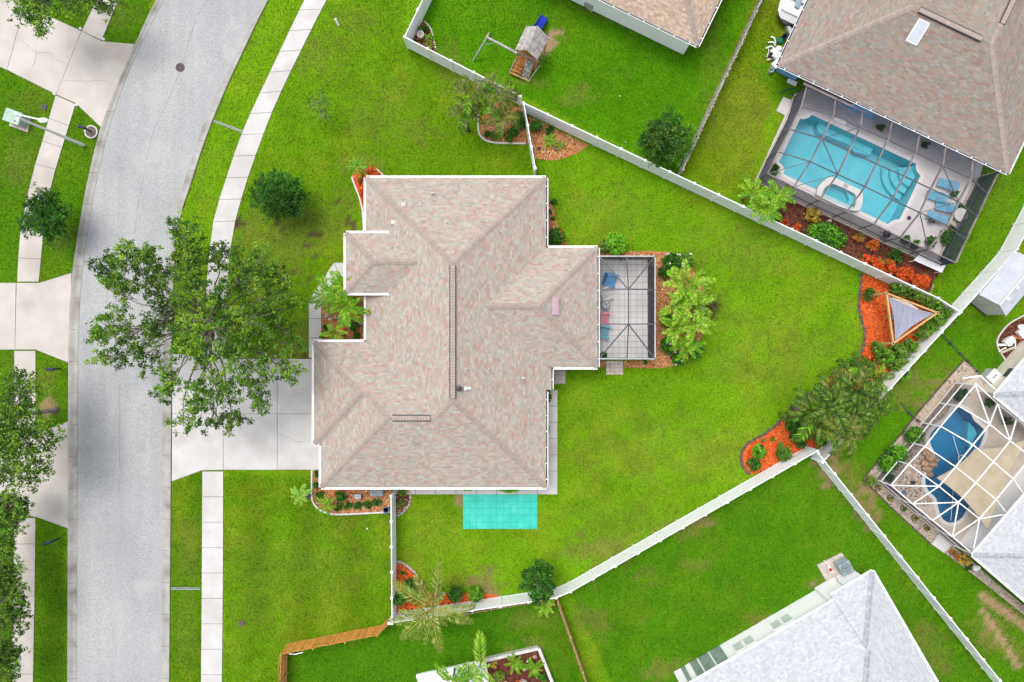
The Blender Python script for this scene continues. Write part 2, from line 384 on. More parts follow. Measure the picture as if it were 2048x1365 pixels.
def field(X, Y):
    """turf colour (linear) and bareness at world points"""
    px, py = X*PXM+1024, 682.5-Y*PXM
    wob = 14*(vnoise(X, Y, 2.2, 3)-.5)
    colr = np.tile(np.array(C(122, 168, 30)), (len(X), 1))
    for poly, c in YARDS:
        colr[inpoly(px, py, poly)] = C(*c)
    n1, n2, n3 = vnoise(X, Y, 4.5, 11), vnoise(X, Y, 1.4, 12), vnoise(X, Y, .45, 13); n4 = vnoise(X, Y, .18, 14)
    tone = 0.80+0.18*n1+0.18*n2+0.20*n3
    colr = colr*tone[:, None]
    yel = np.clip((vnoise(X, Y, 3.0, 21)*.6+vnoise(X, Y, .8, 22)*.5-.52)*1.6, 0, .38)
    sat = inpoly(px, py, YARDS[0][0]) | inpoly(px, py, YARDS[2][0]) | inpoly(px, py, YARDS[3][0]) | inpoly(px, py, YARDS[4][0]) | inpoly(px, py, YARDS[5][0]) | inpoly(px, py, YARDS[6][0])
    yel = np.where(sat, yel*.35, yel)
    colr = colr*(1-yel[:, None])+np.array(C(166, 172, 66))*yel[:, None]*(.8+.3*n3[:, None])
    stripe = .5+.5*np.sin((px+wob*.6)/15.5)          # mowing passes on the street-side lawns
    zone = inpoly(px, py, [(448, 945), (785, 985), (785, 1240), (445, 1340)]) | inpoly(px, py, [(345, 965), (403, 945), (403, 1400), (340, 1400)])
    colr *= (1-0.22*stripe*zone)[:, None]
    ms = .5+.5*np.sin((py+.56*px+wob)/13.0); mz = inpoly(px, py, [(1110, 560), (1430, 500), (1720, 560), (1600, 780), (1480, 920), (1140, 1120), (1110, 800)])
    colr *= (1-0.08*ms*mz)[:, None]
    colr = colr*np.array([1.02, 1.08, .54])
    dry = np.zeros(len(X))
    for cx, cy, rx, ry, s in DRY:
        q = ((px-cx)/rx)**2+((py-cy)/ry)**2
        dry = np.maximum(dry, s*np.clip(1.35-q-(n2-.5)*1.6-(n3-.5)*2.4-(n4-.5)*1.6, 0, 1))
    for a, b, w in TRACKS:
        ax, ay, bx, by = *a, *b; L2 = (bx-ax)**2+(by-ay)**2
        t = np.clip(((px-ax)*(bx-ax)+(py-ay)*(by-ay))/L2, 0, 1)
        dd = np.hypot(px-ax-t*(bx-ax), py-ay-t*(by-ay))
        dry = np.maximum(dry, np.clip(1.7-dd/w-(n3-.5)*.6, 0, 1))
    straw, bare = np.array(C(150, 150, 72)), np.array(C(206, 172, 138))
    s1 = np.clip(dry*1.6, 0, 1)[:, None]; s2 = np.clip(dry*2-1, 0, 1)[:, None]
    colr = colr*(1-s1*.85)+straw*s1*.85*(.75+.4*n3[:, None])
    colr = colr*(1-s2)+bare*s2*(.8+.3*n3[:, None])
    spot = np.zeros(len(X), bool)
    for cx, cy, rx, ry in ((560, 455, 90, 45), (650, 450, 60, 50), (600, 500, 70, 60), (600, 690, 30, 60), (690, 410, 28, 40), (480, 440, 20, 40)):
        spot |= (((px-cx)/rx)**2+((py-cy)/ry)**2 < .6+n1*.8) & (n2*.35+n3*.4+n4*.35 > .70)
    colr[spot] = np.array(C(104, 88, 62))*(.6+.6*n4[spot, None]); dry = np.where(spot, .9, dry)
    return colr, dry

# ------------------------------------------------------------------ road, kerbs
RL = [(352, -60), (314, 0), (272, 88), (234, 174), (202, 259), (180, 347), (164, 428), (147, 540), (139.5, 640), (138, 757), (137.5, 912), (137, 1059), (136, 1420)]
AL = [(368, -60), (329, 0), (283, 88), (246, 174), (218, 259), (197, 347), (181, 428), (165, 545), (158, 650), (156, 757), (155.5, 912), (154.5, 1059), (153.5, 1420)]
AR = [(565, -60), (527, 0), (467, 124), (421, 217), (389, 304), (364, 381), (347, 456), (334, 560), (328, 680), (325.5, 823), (324, 950), (324, 1243), (323, 1420)]
RR = [(578, -60), (538, 0), (484, 110), (441, 205), (408, 290), (380, 376), (361, 440), (350, 540), (345.5, 640), (344, 760), (343, 912), (341.5, 1100), (339, 1420)]
def resample(pts, n):
    s = [Vector((*p, 0)) for p in spline(pts, 12)]
    L = [0]
    for i in range(1, len(s)): L.append(L[-1]+(s[i]-s[i-1]).length)
    out = []; j = 0
    for k in range(n+1):
        t = L[-1]*k/n
        while j < len(L)-2 and L[j+1] < t: j += 1
        f = (t-L[j])/max(L[j+1]-L[j], 1e-6); p = s[j].lerp(s[j+1], f); out.append((p.x, p.y))
    return out
def cracks(parent, lines, z, mt):
    for ln in lines:
        b = MB(); q = [P(x+random.uniform(-1, 1), y+random.uniform(-1, 1)) for x, y in spline(ln, 5)]
        for u, w in zip(q[:-1], q[1:]): b.beam((u.x, u.y, z), (w.x, w.y, z), random.uniform(.014, .03), .006)
        b.build('crack', mt, parent)
NR = 120
rl, al, ar, rr = [resample(q, NR) for q in (RL, AL, AR, RR)]

def asphalt_material():
    m = bpy.data.materials.new('pale_asphalt'); m.use_nodes = True
    N, L = m.node_tree.nodes, m.node_tree.links; b = N['Principled BSDF']; b.inputs['Roughness'].default_value = 0.9
    b.inputs['Specular IOR Level'].default_value = 0.15
    geo = N.new('ShaderNodeNewGeometry')
    def noise(s, dt, vec=None):
        n = N.new('ShaderNodeTexNoise'); n.inputs['Scale'].default_value = s; n.inputs['Detail'].default_value = dt
        L.new(vec or geo.outputs['Position'], n.inputs['Vector']); return n.outputs['Fac']
    def ramp(f, pts):
        r = N.new('ShaderNodeValToRGB'); e = r.color_ramp.elements
        while len(e) < len(pts): e.new(.5)
        for k, (p, c) in enumerate(pts): e[k].position = p; e[k].color = (*c, 1)
        L.new(f, r.inputs[0]); return r.outputs[0]
    def mix(f, a, bb, bt='MIX'):
        x = N.new('ShaderNodeMix'); x.data_type = 'RGBA'; x.blend_type = bt
        if isinstance(f, float): x.inputs[0].default_value = f
        else: L.new(f, x.inputs[0])
        for s, v in ((x.inputs[6], a), (x.inputs[7], bb)):
            if isinstance(v, tuple): s.default_value = (*v, 1)
            else: L.new(v, s)
        return x.outputs[2]
    big = ramp(noise(.17, 5), [(.30, C(182, 183, 184)), (.5, C(190, 191, 192)), (.70, C(199, 199, 198))])
    mp = N.new('ShaderNodeMapping'); mp.inputs['Scale'].default_value = (1.1, .10, 1); L.new(geo.outputs['Position'], mp.inputs[0])
    streak = ramp(noise(1.0, 5, mp.outputs[0]), [(.35, (.95, .95, .955)), (.65, (1.04, 1.04, 1.035))])
    c = mix(1.0, big, streak, 'MULTIPLY')
    grain = ramp(noise(16, 8), [(.34, (.74, .75, .77)), (.5, (1, 1, 1)), (.66, (1.20, 1.19, 1.17))])
    c = mix(1.0, c, grain, 'MULTIPLY')
    pale = ramp(noise(.32, 4), [(.60, (0, 0, 0)), (.68, (.32, .32, .32))]); c = mix(pale, c, C(216, 215, 212))
    stain = ramp(noise(.45, 6), [(.26, (.35, .35, .35)), (.36, (0, 0, 0))]); c = mix(stain, c, C(158, 156, 154))
    L.new(c, b.inputs['Base Color'])
    bp = N.new('ShaderNodeBump'); bp.inputs['Strength'].default_value = .35; bp.inputs['Distance'].default_value = .02
    L.new(noise(30, 8), bp.inputs['Height']); L.new(bp.outputs[0], b.inputs['Normal'])
    return m
M['asphalt'] = asphalt_material()
b = MB(); vs, fs = [], []
for k in range(NR+1):
    a, c = P(*al[k]), P(*ar[k]); m_ = (a+c)/2
    vs += [(a.x, a.y, .012), (m_.x, m_.y, .05), (c.x, c.y, .012)]
for k in range(NR):
    for q in (0, 1): fs.append((3*k+q, 3*k+3+q, 3*k+4+q, 3*k+1+q))
b.add(vs, fs); road = struct(b.build('road', M['asphalt']))
# long sealed crack down the middle of the carriageway
crk = MB()
cl = spline([(430, -20), (393, 40), (361, 142), (330, 215), (307, 265), (290, 345), (276, 420), (262, 520), (246, 640), (241, 760), (240, 900), (240, 1000)], 10)
prev = None
for k, p in enumerate(cl):
    w = P(p[0]+random.uniform(-.5, .5), p[1], 0.0); w.z = .053
    if prev is not None and random.random() < .8: crk.beam(prev, w, random.uniform(.014, .034), .004)
    prev = w
o = crk.build('crack', mat('crack_seal', C(140, 142, 146), C(168, 170, 172), 6, .9), road)
EXCL.append([P(*p) for p in rl]+[P(*p) for p in reversed(rr)])

def kerb(name, outer, inner):
    """mountable kerb and gutter, cast in sections"""
    base = MB(); vs, fs = [], []
    for k in range(NR+1):
        a, c = P(*outer[k]), P(*inner[k]); vs += [(a.x, a.y, .008), (c.x, c.y, .008)]
    for k in range(NR): fs.append((2*k, 2*k+1, 2*k+3, 2*k+2))
    base.add(vs, fs); root = struct(base.build(name, M['joint']))
    prof = [(0.0, .0), (0.0, .085), (.10, .10), (.28, .085), (.50, .035), (.62, .02), (1.0, .022), (1.0, .0)]
    step = 5
    for s0 in range(0, NR, step):
        s = MB(); vs, fs = [], []; ks = list(range(s0, min(s0+step, NR)+1)); n = len(prof)
        for q, k in enumerate(ks):
            a, c = P(*outer[k]), P(*inner[k])
            if q == 0: e = .006
            elif q == len(ks)-1: e = -.006
            else: e = 0
            kk = min(k+1, NR); d = (P(*outer[kk])-P(*outer[kk-1])); d = d.normalized()*e*2
            for t, z in prof:
                p = a.lerp(c, t)+d; vs.append((p.x, p.y, .010+z))
        for q in range(len(ks)-1):
            for j in range(n-1): fs.append((q*n+j, (q+1)*n+j, (q+1)*n+j+1, q*n+j+1))
        fs.append(tuple(range(n))); fs.append(tuple((len(ks)-1)*n+j for j in reversed(range(n))))
        s.add(vs, fs); s.build('kerb_section', M['kerb'], root)
    return root
kerb('kerb', rl, al); kerb('kerb_far_side', rr, ar)

def shrink(poly, g):
    """pull each corner of a small convex outline inwards by about g metres"""
    c = sum((Vector((p.x, p.y, 0)) for p in poly), Vector())/len(poly); out = []
    for p in poly:
        d = Vector((p.x, p.y, 0))-c; out.append(c+d*(1-g*1.3/max(d.length, .01)))
    return out

def slabs(name, outline, pieces, mt, z=.05, gap=.016, base=None):
    """a base sheet in the joints, one raised slab for each piece"""
    ow = pxpoly(outline); EXCL.append(ow)
    bm = MB(); bm.prism(ow, 0, .014, True); root = struct(bm.build(name, base or M['joint']))
    for pc in pieces:
        s = MB(); s.prism(shrink(pxpoly(pc), gap), .015, z+random.uniform(-.004, .004)); s.build('slab', mt, root)
    return root

def walk(name, L, R, n, mt, **kw):
    l, r = resample(L, n), resample(R, n)
    pcs = [[l[i], l[i+1], r[i+1], r[i]] for i in range(n)]
    return slabs(name, l+r[::-1], pcs, mt, **kw)

walk('sidewalk_beside_lawn', [(640, -60), (609, 0), (512, 204), (484, 267), (458, 341), (429, 434), (420, 499), (411, 600), (407, 717)],
     [(690, -60), (654, 0), (560, 190), (512, 311), (493, 367), (471, 444), (461, 509), (453, 600), (449, 717)], 18, M['concrete'])
walk('sidewalk_past_driveway', [(405, 943), (404, 1150), (402, 1400)], [(447, 943), (446.5, 1150), (444, 1400)], 9, M['concrete'])
walk('sidewalk_across_road_top', [(222, -60), (189, 11), (164, 63)], [(268, -60), (238, 0), (204, 82)], 3, M['concrete_warm'])
walk('sidewalk_across_road', [(112, 191), (90, 267), (67, 344), (52, 410), (40, 476), (35, 564)], [(152, 209), (135, 264), (107, 357), (96, 410), (87, 476), (78.5, 564)], 8, M['concrete_warm'])
walk('sidewalk_by_oak', [(29.5, 702), (29, 800), (29, 866)], [(72, 702), (72, 800), (72, 866)], 3, M['concrete_warm'])
walk('sidewalk_across_road_end', [(29, 1036), (27, 1200), (22, 1400)], [(72, 1036), (70, 1200), (66, 1400)], 7, M['concrete_warm'])
walk('side_path', [(1092, 780), (1092, 975)], [(1115, 780), (1115, 975)], 6, M['concrete'])
walk('side_path_south', [(790, 972), (1115, 972)], [(790, 989), (1115, 989)], 8, M['concrete'])
slabs('driveway', [(344, 705), (408, 718), (640, 718), (640, 940), (405, 941), (343, 964)],
      [[(345, 705), (406, 718), (447, 718), (447, 828), (345, 828)], [(447, 718), (555, 718), (555, 828), (447, 828)], [(555, 718), (640, 718), (640, 828), (555, 828)],
       [(345, 828), (447, 828), (447, 940), (405, 941), (344, 963)], [(447, 828), (555, 828), (555, 940), (447, 940)], [(555, 828), (640, 828), (640, 940), (555, 940)]], M['concrete'], z=.06)
slabs('driveway_across_road_top', [(-60, -40), (-20, -40), (30, 0), (110, 38), (164, 63), (204, 83), (271, 89), (203, 257), (153, 208), (112, 190), (0, 134), (-60, 110)],
      [[(164, 63), (204, 83), (270, 89), (203, 256), (153, 208), (113, 190)], [(50, 12), (110, 38), (164, 63), (113, 190), (15, 141)], [(-60, -40), (-20, -40), (50, 12), (15, 141), (-60, 110)]], M['concrete_warm'], z=.06)
M['crack'] = mat('crack_dirt', C(176, 156, 142), C(190, 172, 158), 6, .95)
cracks(bpy.data.objects['driveway_across_road_top'], [[(45, 82), (60, 95), (73, 106), (98, 107), (112, 120), (134, 130)], [(73, 106), (73, 118), (66, 135)], [(127, 161), (150, 163), (178, 164), (195, 161), (215, 164), (233, 172)]], .064, M['crack'])
cracks(bpy.data.objects['driveway'], [[(557, 868), (580, 876), (600, 884), (625, 880)]], .064, M['crack'])
slabs('driveway_across_road', [(-60, 566), (80, 566), (145, 545), (138, 727), (72, 700), (-60, 700)],
      [[(34, 566), (80, 566), (144, 546), (138, 726), (72, 700), (31, 700)], [(-60, 566), (33, 566), (31, 700), (-60, 700)]], M['concrete_warm'], z=.06)
slabs('driveway_by_oak', [(-60, 868), (72, 868), (138, 842), (137, 1058), (72, 1034), (-60, 1034)],
      [[(29, 868), (72, 868), (137, 843), (137, 1057), (72, 1034), (29, 1034)], [(-60, 868), (29, 868), (29, 1034), (-60, 1034)]], M['concrete_warm'], z=.06)
slabs('front_walk', [(618, 716), (618, 602), (668, 526), (702, 526), (702, 556), (684, 556), (643, 606), (643, 716)],
      [[(618, 716), (618, 676), (643, 676), (643, 716)], [(618, 676), (618, 638), (643, 638), (643, 676)], [(618, 638), (618, 602), (643, 606), (643, 638)],
       [(618, 602), (668, 526), (684, 556), (643, 606)], [(668, 526), (702, 526), (702, 556), (684, 556)]], M['concrete'], z=.06)
def tiles(name, x0, y0, x1, y1, nx, ny, mt, z=.06, gap=.024, base='grout'):
    ow = pxpoly([(x0, y0), (x1, y0), (x1, y1), (x0, y1)]); EXCL.append(ow)
    bm = MB(); bm.prism(ow, 0, z-.012, True); root = struct(bm.build(name, M[base]))
    A, B = P(x0, y0), P(x1, y1); w, h = (B.x-A.x)/nx, (A.y-B.y)/ny
    t = MB(); t.box((0, 0, -.01), (w-gap, h-gap, .02)); me = t.mesh('tile'); me.materials.append(mt)
    for i in range(nx):
        for j in range(ny):
            inst('tile', me, root, (A.x+(i+.5)*w, A.y-(j+.5)*h, z+random.uniform(-.003, .003)))
    return root
tiles('patio_floor', 1190, 518, 1297, 719, 9, 17, M['tile'])
tiles('stepping_pavers', 1212, 722, 1246, 750, 4, 4, M['paver'])
tiles('grey_stepping_pavers', 1100, 734, 1131, 768, 4, 4, M['grey_paver'])
for nm, q in (('pad_by_screen_door', [(1566, 195), (1587, 203), (1573, 234), (1552, 223)]), ('pad_by_white_screen', [(1877, 1066), (1903, 1090), (1887, 1106), (1862, 1088)]),
              ('equipment_pad', [(1633, 1130), (1683, 1105), (1702, 1138), (1651, 1161)]), ('equipment_pad_north', [(1167, 12), (1181, -8), (1200, 3), (1184, 25)])):
    bm = MB(); w = pxpoly(q); EXCL.append(w); bm.prism(w, 0, .09); struct(bm.build(nm, M['concrete'] if 'equip' not in nm else M['paver']))
# teal sport tiles on the grass beside the house
q = pxpoly([(926, 989), (1075, 989), (1075, 1058), (926, 1058)]); EXCL.append(q)
court = empty('sport_court', (q[0]+q[2])/2, 'teal sport tile mat lying on the grass beside the side path', 'court')
w, h = (q[1].x-q[0].x)/11, (q[0].y-q[2].y)/5
t = MB(); t.box((0, 0, .012), (w-.012, h-.012, .024)); me = t.mesh('tile'); me.materials.append(M['teal'])
part('underlay', mat('court_underlay', C(34, 150, 140), C(40, 160, 150), 2, .8), court, lambda b: b.prism(q, .002, .012))
cl0 = base_loc(court)
for i in range(11):
    for j in range(5):
        inst('tile', me, court, (q[0].x+(i+.5)*w-cl0.x, q[0].y-(j+.5)*h-cl0.y, .014+random.uniform(0, .006)), rot=(random.uniform(-.006, .006), random.uniform(-.006, .006), 0))
# ------------------------------------------------------------------ houses
PITCH = 5/12
def clip(poly, ax, val, keep_less):
    out = []; n = len(poly)
    for i in range(n):
        a, b = poly[i], poly[(i+1) % n]
        ia = (a[ax] <= val) if keep_less else (a[ax] >= val); ib = (b[ax] <= val) if keep_less else (b[ax] >= val)
        if ia: out.append(a)
        if ia != ib:
            t = (val-a[ax])/(b[ax]-a[ax]); q = [a[0]+(b[0]-a[0])*t, a[1]+(b[1]-a[1])*t]; q[ax] = val; out.append(tuple(q))
    return out

PAL_PINK = [C(206, 180, 171), C(198, 191, 183), C(204, 201, 193), C(210, 188, 178), C(192, 187, 177), C(208, 200, 190), C(203, 172, 164), C(189, 186, 178), C(198, 196, 187), C(206, 193, 184)]
PAL_TAN = [C(214, 190, 170), C(222, 200, 182), C(206, 184, 164), C(226, 208, 190), C(200, 180, 162)]
PAL_WHITE = [C(212, 215, 219), C(216, 219, 223), C(207, 210, 215), C(220, 222, 226), C(211, 214, 219)]

def slope(mb, pts, pal, r, course=.142, tabs=(.16, .36), light=1.0):
    """shingle courses on one roof plane; the first two points are its eave"""
    pts = [Vector(p) for p in pts]
    e = (pts[1]-pts[0]).normalized(); n = None
    for i in range(2, len(pts)):
        n = e.cross(pts[i]-pts[0])
        if n.length > .1: n.normalize(); break
    if n.z < 0: n = -n
    s = n.cross(e)
    if s.z < 0: s = -s
    O = pts[0]
    uv = [((p-O).dot(e), (p-O).dot(s)) for p in pts]
    W = lambda u, v, h: O+e*u+s*v+n*h
    mb.col = pal[0]
    idx = [(p.x, p.y, p.z) for p in [W(u, v, -.004) for u, v in uv]]
    flat = [Vector((u, v, 0)) for u, v in uv]
    mb.add(idx, [t for t in tessellate_polygon([flat])])
    v0 = min(v for _, v in uv); v1 = max(v for _, v in uv); k = 0
    while v0+k*course < v1-.01:
        a, b2 = v0+k*course, v0+(k+1)*course; k += 1
        band = clip(clip(uv, 1, a, False), 1, b2, True)
        if len(band) < 3: continue
        u = min(q[0] for q in band)-r.uniform(0, .3); ue = max(q[0] for q in band)
        while u < ue:
            w = r.uniform(*tabs); t = clip(clip(band, 0, u, False), 0, u+w-.006, True); u += w
            if len(t) < 3: continue
            th = r.uniform(.006, .017)
            c = pal[int(r.random()**1.15*len(pal)) % len(pal)]; f = r.uniform(.9, 1.09)*light*(.93 if pal is not PAL_WHITE else 1.0)
            mb.col = (c[0]*f, c[1]*f*(.985 if pal is not PAL_WHITE else 1), c[2]*f*(.95 if pal is not PAL_WHITE else 1))
            hh = lambda v: .001+th*(1-(v-a)/course)
            top = [W(q[0], q[1], hh(q[1])) for q in t]
            ar = sum(t[i][0]*t[(i+1) % len(t)][1]-t[(i+1) % len(t)][0]*t[i][1] for i in range(len(t)))
            if abs(ar) < 1e-4: continue
            ordr = list(range(len(t)))
            # orient up
            nn = (top[1]-top[0]).cross(top[2]-top[1])
            if nn.z < 0: ordr.reverse()
            mb.add(top, [tuple(ordr)])
            low = [q for q in t if abs(q[1]-a) < 1e-6]
            if len(low) >= 2:
                l, h = min(q[0] for q in low), max(q[0] for q in low)
                mb.add([W(l, a, -.003), W(h, a, -.003), W(h, a, hh(a)), W(l, a, hh(a))], [(0, 1, 2, 3)])

def caps(mb, p, q, w=.40, step=.20):
    """overlapping cap shingles from p up to q"""
    p, q = Vector(p), Vector(q); d = q-p; L = d.length; d.normalize()
    side = d.cross(Vector((0, 0, 1))).normalized(); n = max(int(L/step), 1); dz = Vector((0, 0, 1))
    for k in range(n):
        a, b2 = p+d*(L*k/n), p+d*(L*(k+1.12)/n)
        j = random.uniform(-.008, .008); drop = PITCH*w/2*.78; g_ = random.choice((.90, .94, .97, 1.0)); mb.col = (g_, g_, g_)
        l = []
        for c, h in ((a, .040), (b2, .022)):
            l += [c-side*(w/2+j)+dz*(h-drop), c+dz*h, c+side*(w/2-j)+dz*(h-drop)]
        mb.add(l, [(0, 1, 4, 3), (1, 2, 5, 4)])
        mb.add([l[0], l[1], l[2], l[2]-dz*.018, l[1]-dz*.018, l[0]-dz*.018], [(0, 1, 4, 5), (1, 2, 3, 4)])

def gutter(parent, p, q, out, mt=None, debris=False, name='gutter'):
    """open trough hung along an eave from p to q; out = outward direction"""
    p, q = Vector(p), Vector(q); o = Vector((out[0], out[1], 0)).normalized(); b = MB()
    zi = -.118 if debris else -.045
    prof = [(0.0, -.13), (.13, -.13), (.165, .0), (.135, .0), (.122, zi), (.012, zi), (.012, .0), (0, .0)]
    n = len(prof); vs = []
    for c in (p, q):
        for x, z in prof: v = c+o*(x-.01); vs.append((v.x, v.y, v.z+z))
    b.add(vs, [(j, (j+1) % n, n+(j+1) % n, n+j) for j in range(n)]+[tuple(reversed(range(n))), tuple(n+j for j in range(n))])
    g = b.build(name, mt or M['gutter'], parent)
    if not debris: return g
    L = (q-p).length; k = max(int(L/1.1), 1); d = (q-p)/L
    for i in range(k):
        c = p+d*(L*(i+.5)/k)+o*.06; part('gutter_hanger', mt or M['gutter'], g, lambda bb: bb.beam(c-d*.03+Vector((0, 0, -.012)), c+d*.03+Vector((0, 0, -.012)), .12, .008))
    part('gutter_debris', mat_debris, g, lambda bb: bb.beam(p+o*.05+Vector((0, 0, -.11)), q+o*.05+Vector((0, 0, -.11)), .085, .02))
    return g
mat_debris = mat('gutter_debris', C(70, 64, 70), C(96, 88, 90), 9, .95)

def pipe_vent(parent, p, r=.05, h=.35, mt='white', tee=False, name='vent_pipe'):
    def f(b):
        b.lathe(p, [(r*2.2, -.10), (r*2.0, .02), (r, .05), (r, h), (r*.55, h), (r*.55, h-.08)], 12)
        if tee: b.beam((p[0]-.13, p[1], p[2]+h*.8), (p[0]+.13, p[1], p[2]+h*.8), .09, .09)
    return part(name, M[mt], parent, f)

# --- the main house
EZ = 2.75
kE = (CAM_H-EZ)/CAM_H/PXM
def R(x, y, d=0): return Vector(((x-1024)*kE, -(y-682.5)*kE, EZ+PITCH*d*kE))
def roof_z(x, y): return R(x, y)
house = empty('house', (R(912, 665).x, R(912, 665).y, 0), 'brown and pink shingled hip roof house with white gutters and a screened patio', 'house')
wp = [(742, 372), (1078, 372), (1078, 512), (1181, 512), (1181, 720), (1086, 720), (1078, 960), (656, 960), (656, 876), (642, 876), (642, 698), (746, 698), (746, 574), (712, 574), (712, 484), (742, 484)]
part('wall', M['stucco_cream'], house, lambda b: b.prism([R(*p) for p in wp], 0, 2.68))
EXCL.append([R(*p) for p in wp])
rs = random.Random(3)
FACES = [
    [(732, 356), (1092, 356), (912, 536, 180)],
    [(732, 684), (732, 356), (912, 536, 180), (912, 795, 180), (877.5, 829.5, 145.5)],
    [(628, 684), (732, 684), (877.5, 829.5, 145.5), (787.5, 829.5, 145.5), (744, 786, 102), (730, 786, 102)],
    [(628, 684), (628, 888), (730, 786, 102)],
    [(628, 888), (642, 888), (744, 786, 102), (730, 786, 102)],
    [(642, 888), (642, 975), (787.5, 829.5, 145.5), (744, 786, 102)],
    [(642, 975), (1092, 975), (912, 795, 180), (877.5, 829.5, 145.5), (787.5, 829.5, 145.5)],
    [(1092, 356), (1092, 496), (972.5, 615.5, 119.5), (1092, 735), (1092, 975), (912, 795, 180), (912, 536, 180)],
    [(1092, 496), (1195, 496), (1075.5, 615.5, 119.5), (972.5, 615.5, 119.5)],
    [(1195, 496), (1195, 735), (1075.5, 615.5, 119.5)],
    [(1195, 735), (1092, 735), (972.5, 615.5, 119.5), (1075.5, 615.5, 119.5)],
    [(1103, 735, -11), (1103, 780, -11), (1092, 780, 0), (1092, 735, 0)],
    [(697, 588, 52), (784, 588, 52), (843, 529, 111), (756, 529, 111)],
    [(784, 470, 52), (697, 470, 52), (756, 529, 111), (843, 529, 111)],
    [(697, 470, 52), (697, 588, 52), (756, 529, 111)],
]
b = MB()
for f in FACES: slope(b, [R(*p) for p in f], PAL_PINK, rs)
roof = stuff(b.build('roof', M['shingle'], house))
part('soffit', M['gutter'], house, lambda b: (b.prism([R(*p) for p in [(732, 356), (1092, 356), (1092, 496), (1195, 496), (1195, 735), (1092, 735), (1092, 975), (642, 975), (642, 888), (628, 888), (628, 684), (732, 684)]], EZ-.05, EZ-.02)))
part('entry_wall', M['stucco_cream'], house, lambda b: b.prism([R(*p) for p in [(706, 479), (775, 479), (775, 579), (706, 579)]], EZ-.4, R(0, 0, 52).z-.02))
part('entry_soffit', M['gutter'], house, lambda b: b.prism([R(*p) for p in [(697, 470), (783, 470), (783, 588), (697, 588)]], R(0, 0, 52).z-.05, R(0, 0, 52).z-.015))
HIPS = [((732, 356), (912, 536, 180)), ((1092, 356), (912, 536, 180)), ((1092, 975), (912, 795, 180)), ((877.5, 829.5, 145.5), (912, 795, 180)),
        ((642, 975), (787.5, 829.5, 145.5)), ((744, 786, 102), (787.5, 829.5, 145.5)), ((628, 684), (730, 786, 102)), ((628, 888), (730, 786, 102)), ((730, 786, 102), (744, 786, 102)),
        ((1195, 496), (1075.5, 615.5, 119.5)), ((1195, 735), (1075.5, 615.5, 119.5)), ((972.5, 615.5, 119.5), (1075.5, 615.5, 119.5)),
        ((697, 470, 52), (756, 529, 111)), ((697, 588, 52), (756, 529, 111)), ((756, 529, 111), (843, 529, 111))]
for p, q in HIPS:
    b = MB(); caps(b, R(*p), R(*q)); stuff(b.build('ridge_cap', M['cap'], roof))
for p, q in (((912, 540, 180), (912, 791, 180)), ((795, 829.5, 145.5), (868, 829.5, 145.5))):
    A, B = R(*p), R(*q); d = (B-A).normalized(); sd = Vector((-d.y, d.x, 0))
    v = part('ridge_vent', M['dark'], roof, lambda b: b.beam(A+Vector((0, 0, .02)), B+Vector((0, 0, .02)), .44, .085))
    n = int((B-A).length/.2)
    for k in range(n):
        a = A.lerp(B, k/n); c = A.lerp(B, (k+.93)/n)
        part('cap_shingle', M['cap_plain'], v, lambda b: b.beam(a+Vector((0, 0, .062)), c+Vector((0, 0, .070)), .31, .012))
G = [((732, 356), (1092, 356), (0, 1)), ((1092, 356), (1092, 492), (1, 0)), ((1096, 496), (1195, 496), (0, 1)), ((1195, 496), (1195, 735), (1, 0)), ((1195, 735), (1107, 735), (0, -1)),
     ((1103, 739, -11), (1103, 780, -11), (1, 0)), ((1092, 784), (1092, 975), (1, 0)), ((1092, 975), (642, 975), (0, -1)), ((642, 975), (642, 892), (-1, 0)), ((638, 888), (628, 888), (0, -1)), ((628, 888), (628, 684), (-1, 0)),
     ((628, 684), (728, 684), (0, 1)), ((732, 680), (732, 590), (-1, 0)), ((732, 468), (732, 356), (-1, 0)), ((697, 470, 52), (783, 470, 52), (0, 1)), ((697, 588, 52), (697, 470, 52), (-1, 0)), ((783, 588, 52), (697, 588, 52), (0, -1))]
for p, q, o in G: gutter(house, R(*p), R(*q), o, debris=(o == (1, 0)))
def on_roof(px, py):
    """the point of the main roof seen at this photo pixel"""
    for z in np.arange(5.6, 2.7, -.02):
        w = P(px, py, z); ex, ey = w.x/kE+1024, 682.5-w.y/kE
        ds = []
        if 732 <= ex <= 1092 and 356 <= ey <= 975: ds.append(min(ex-732 if ey < 684 else ex-642, 1092-ex, ey-356, 975-ey))
        if 628 <= ex <= 1092 and 684 <= ey <= 975: ds.append(min(ex-628, ey-684, 975-ey, 145))
        if 972 <= ex <= 1195 and 496 <= ey <= 735: ds.append(min(1195-ex, ey-496, 735-ey))
        if 697 <= ex <= 840 and 470 <= ey <= 588: ds.append(52+min(ex-697, ey-470, 588-ey))
        h = EZ+PITCH*kE*max(ds or [0])
        if z <= h: return Vector((w.x, w.y, h))
    return P(px, py, EZ)
for px, py, r_, h_, tee in ((866, 388, .05, .3, True), (916, 372, .045, .3, False), (894, 447, .045, .3, False), (784, 495, .04, .2, False), (978, 738, .05, .35, False), (1046, 756, .05, .3, True), (827, 875, .045, .3, False)):
    pipe_vent(house, on_roof(px, py), r_*.8, h_, 'pl_white', tee)
pipe_vent(house, on_roof(933, 739), .05, .25, 'pl_white'); pipe_vent(house, on_roof(817, 713), .05, .22, 'pl_white', name='oval_vent')
for px, py in ((808, 410), (787, 446)):
    c = on_roof(px, py); part('square_vent', M['pl_white'], house, lambda b: (b.box(c+Vector((0, 0, .0)), (.32, .32, .16)), b.box(c+Vector((0, 0, .10)), (.24, .24, .07))))
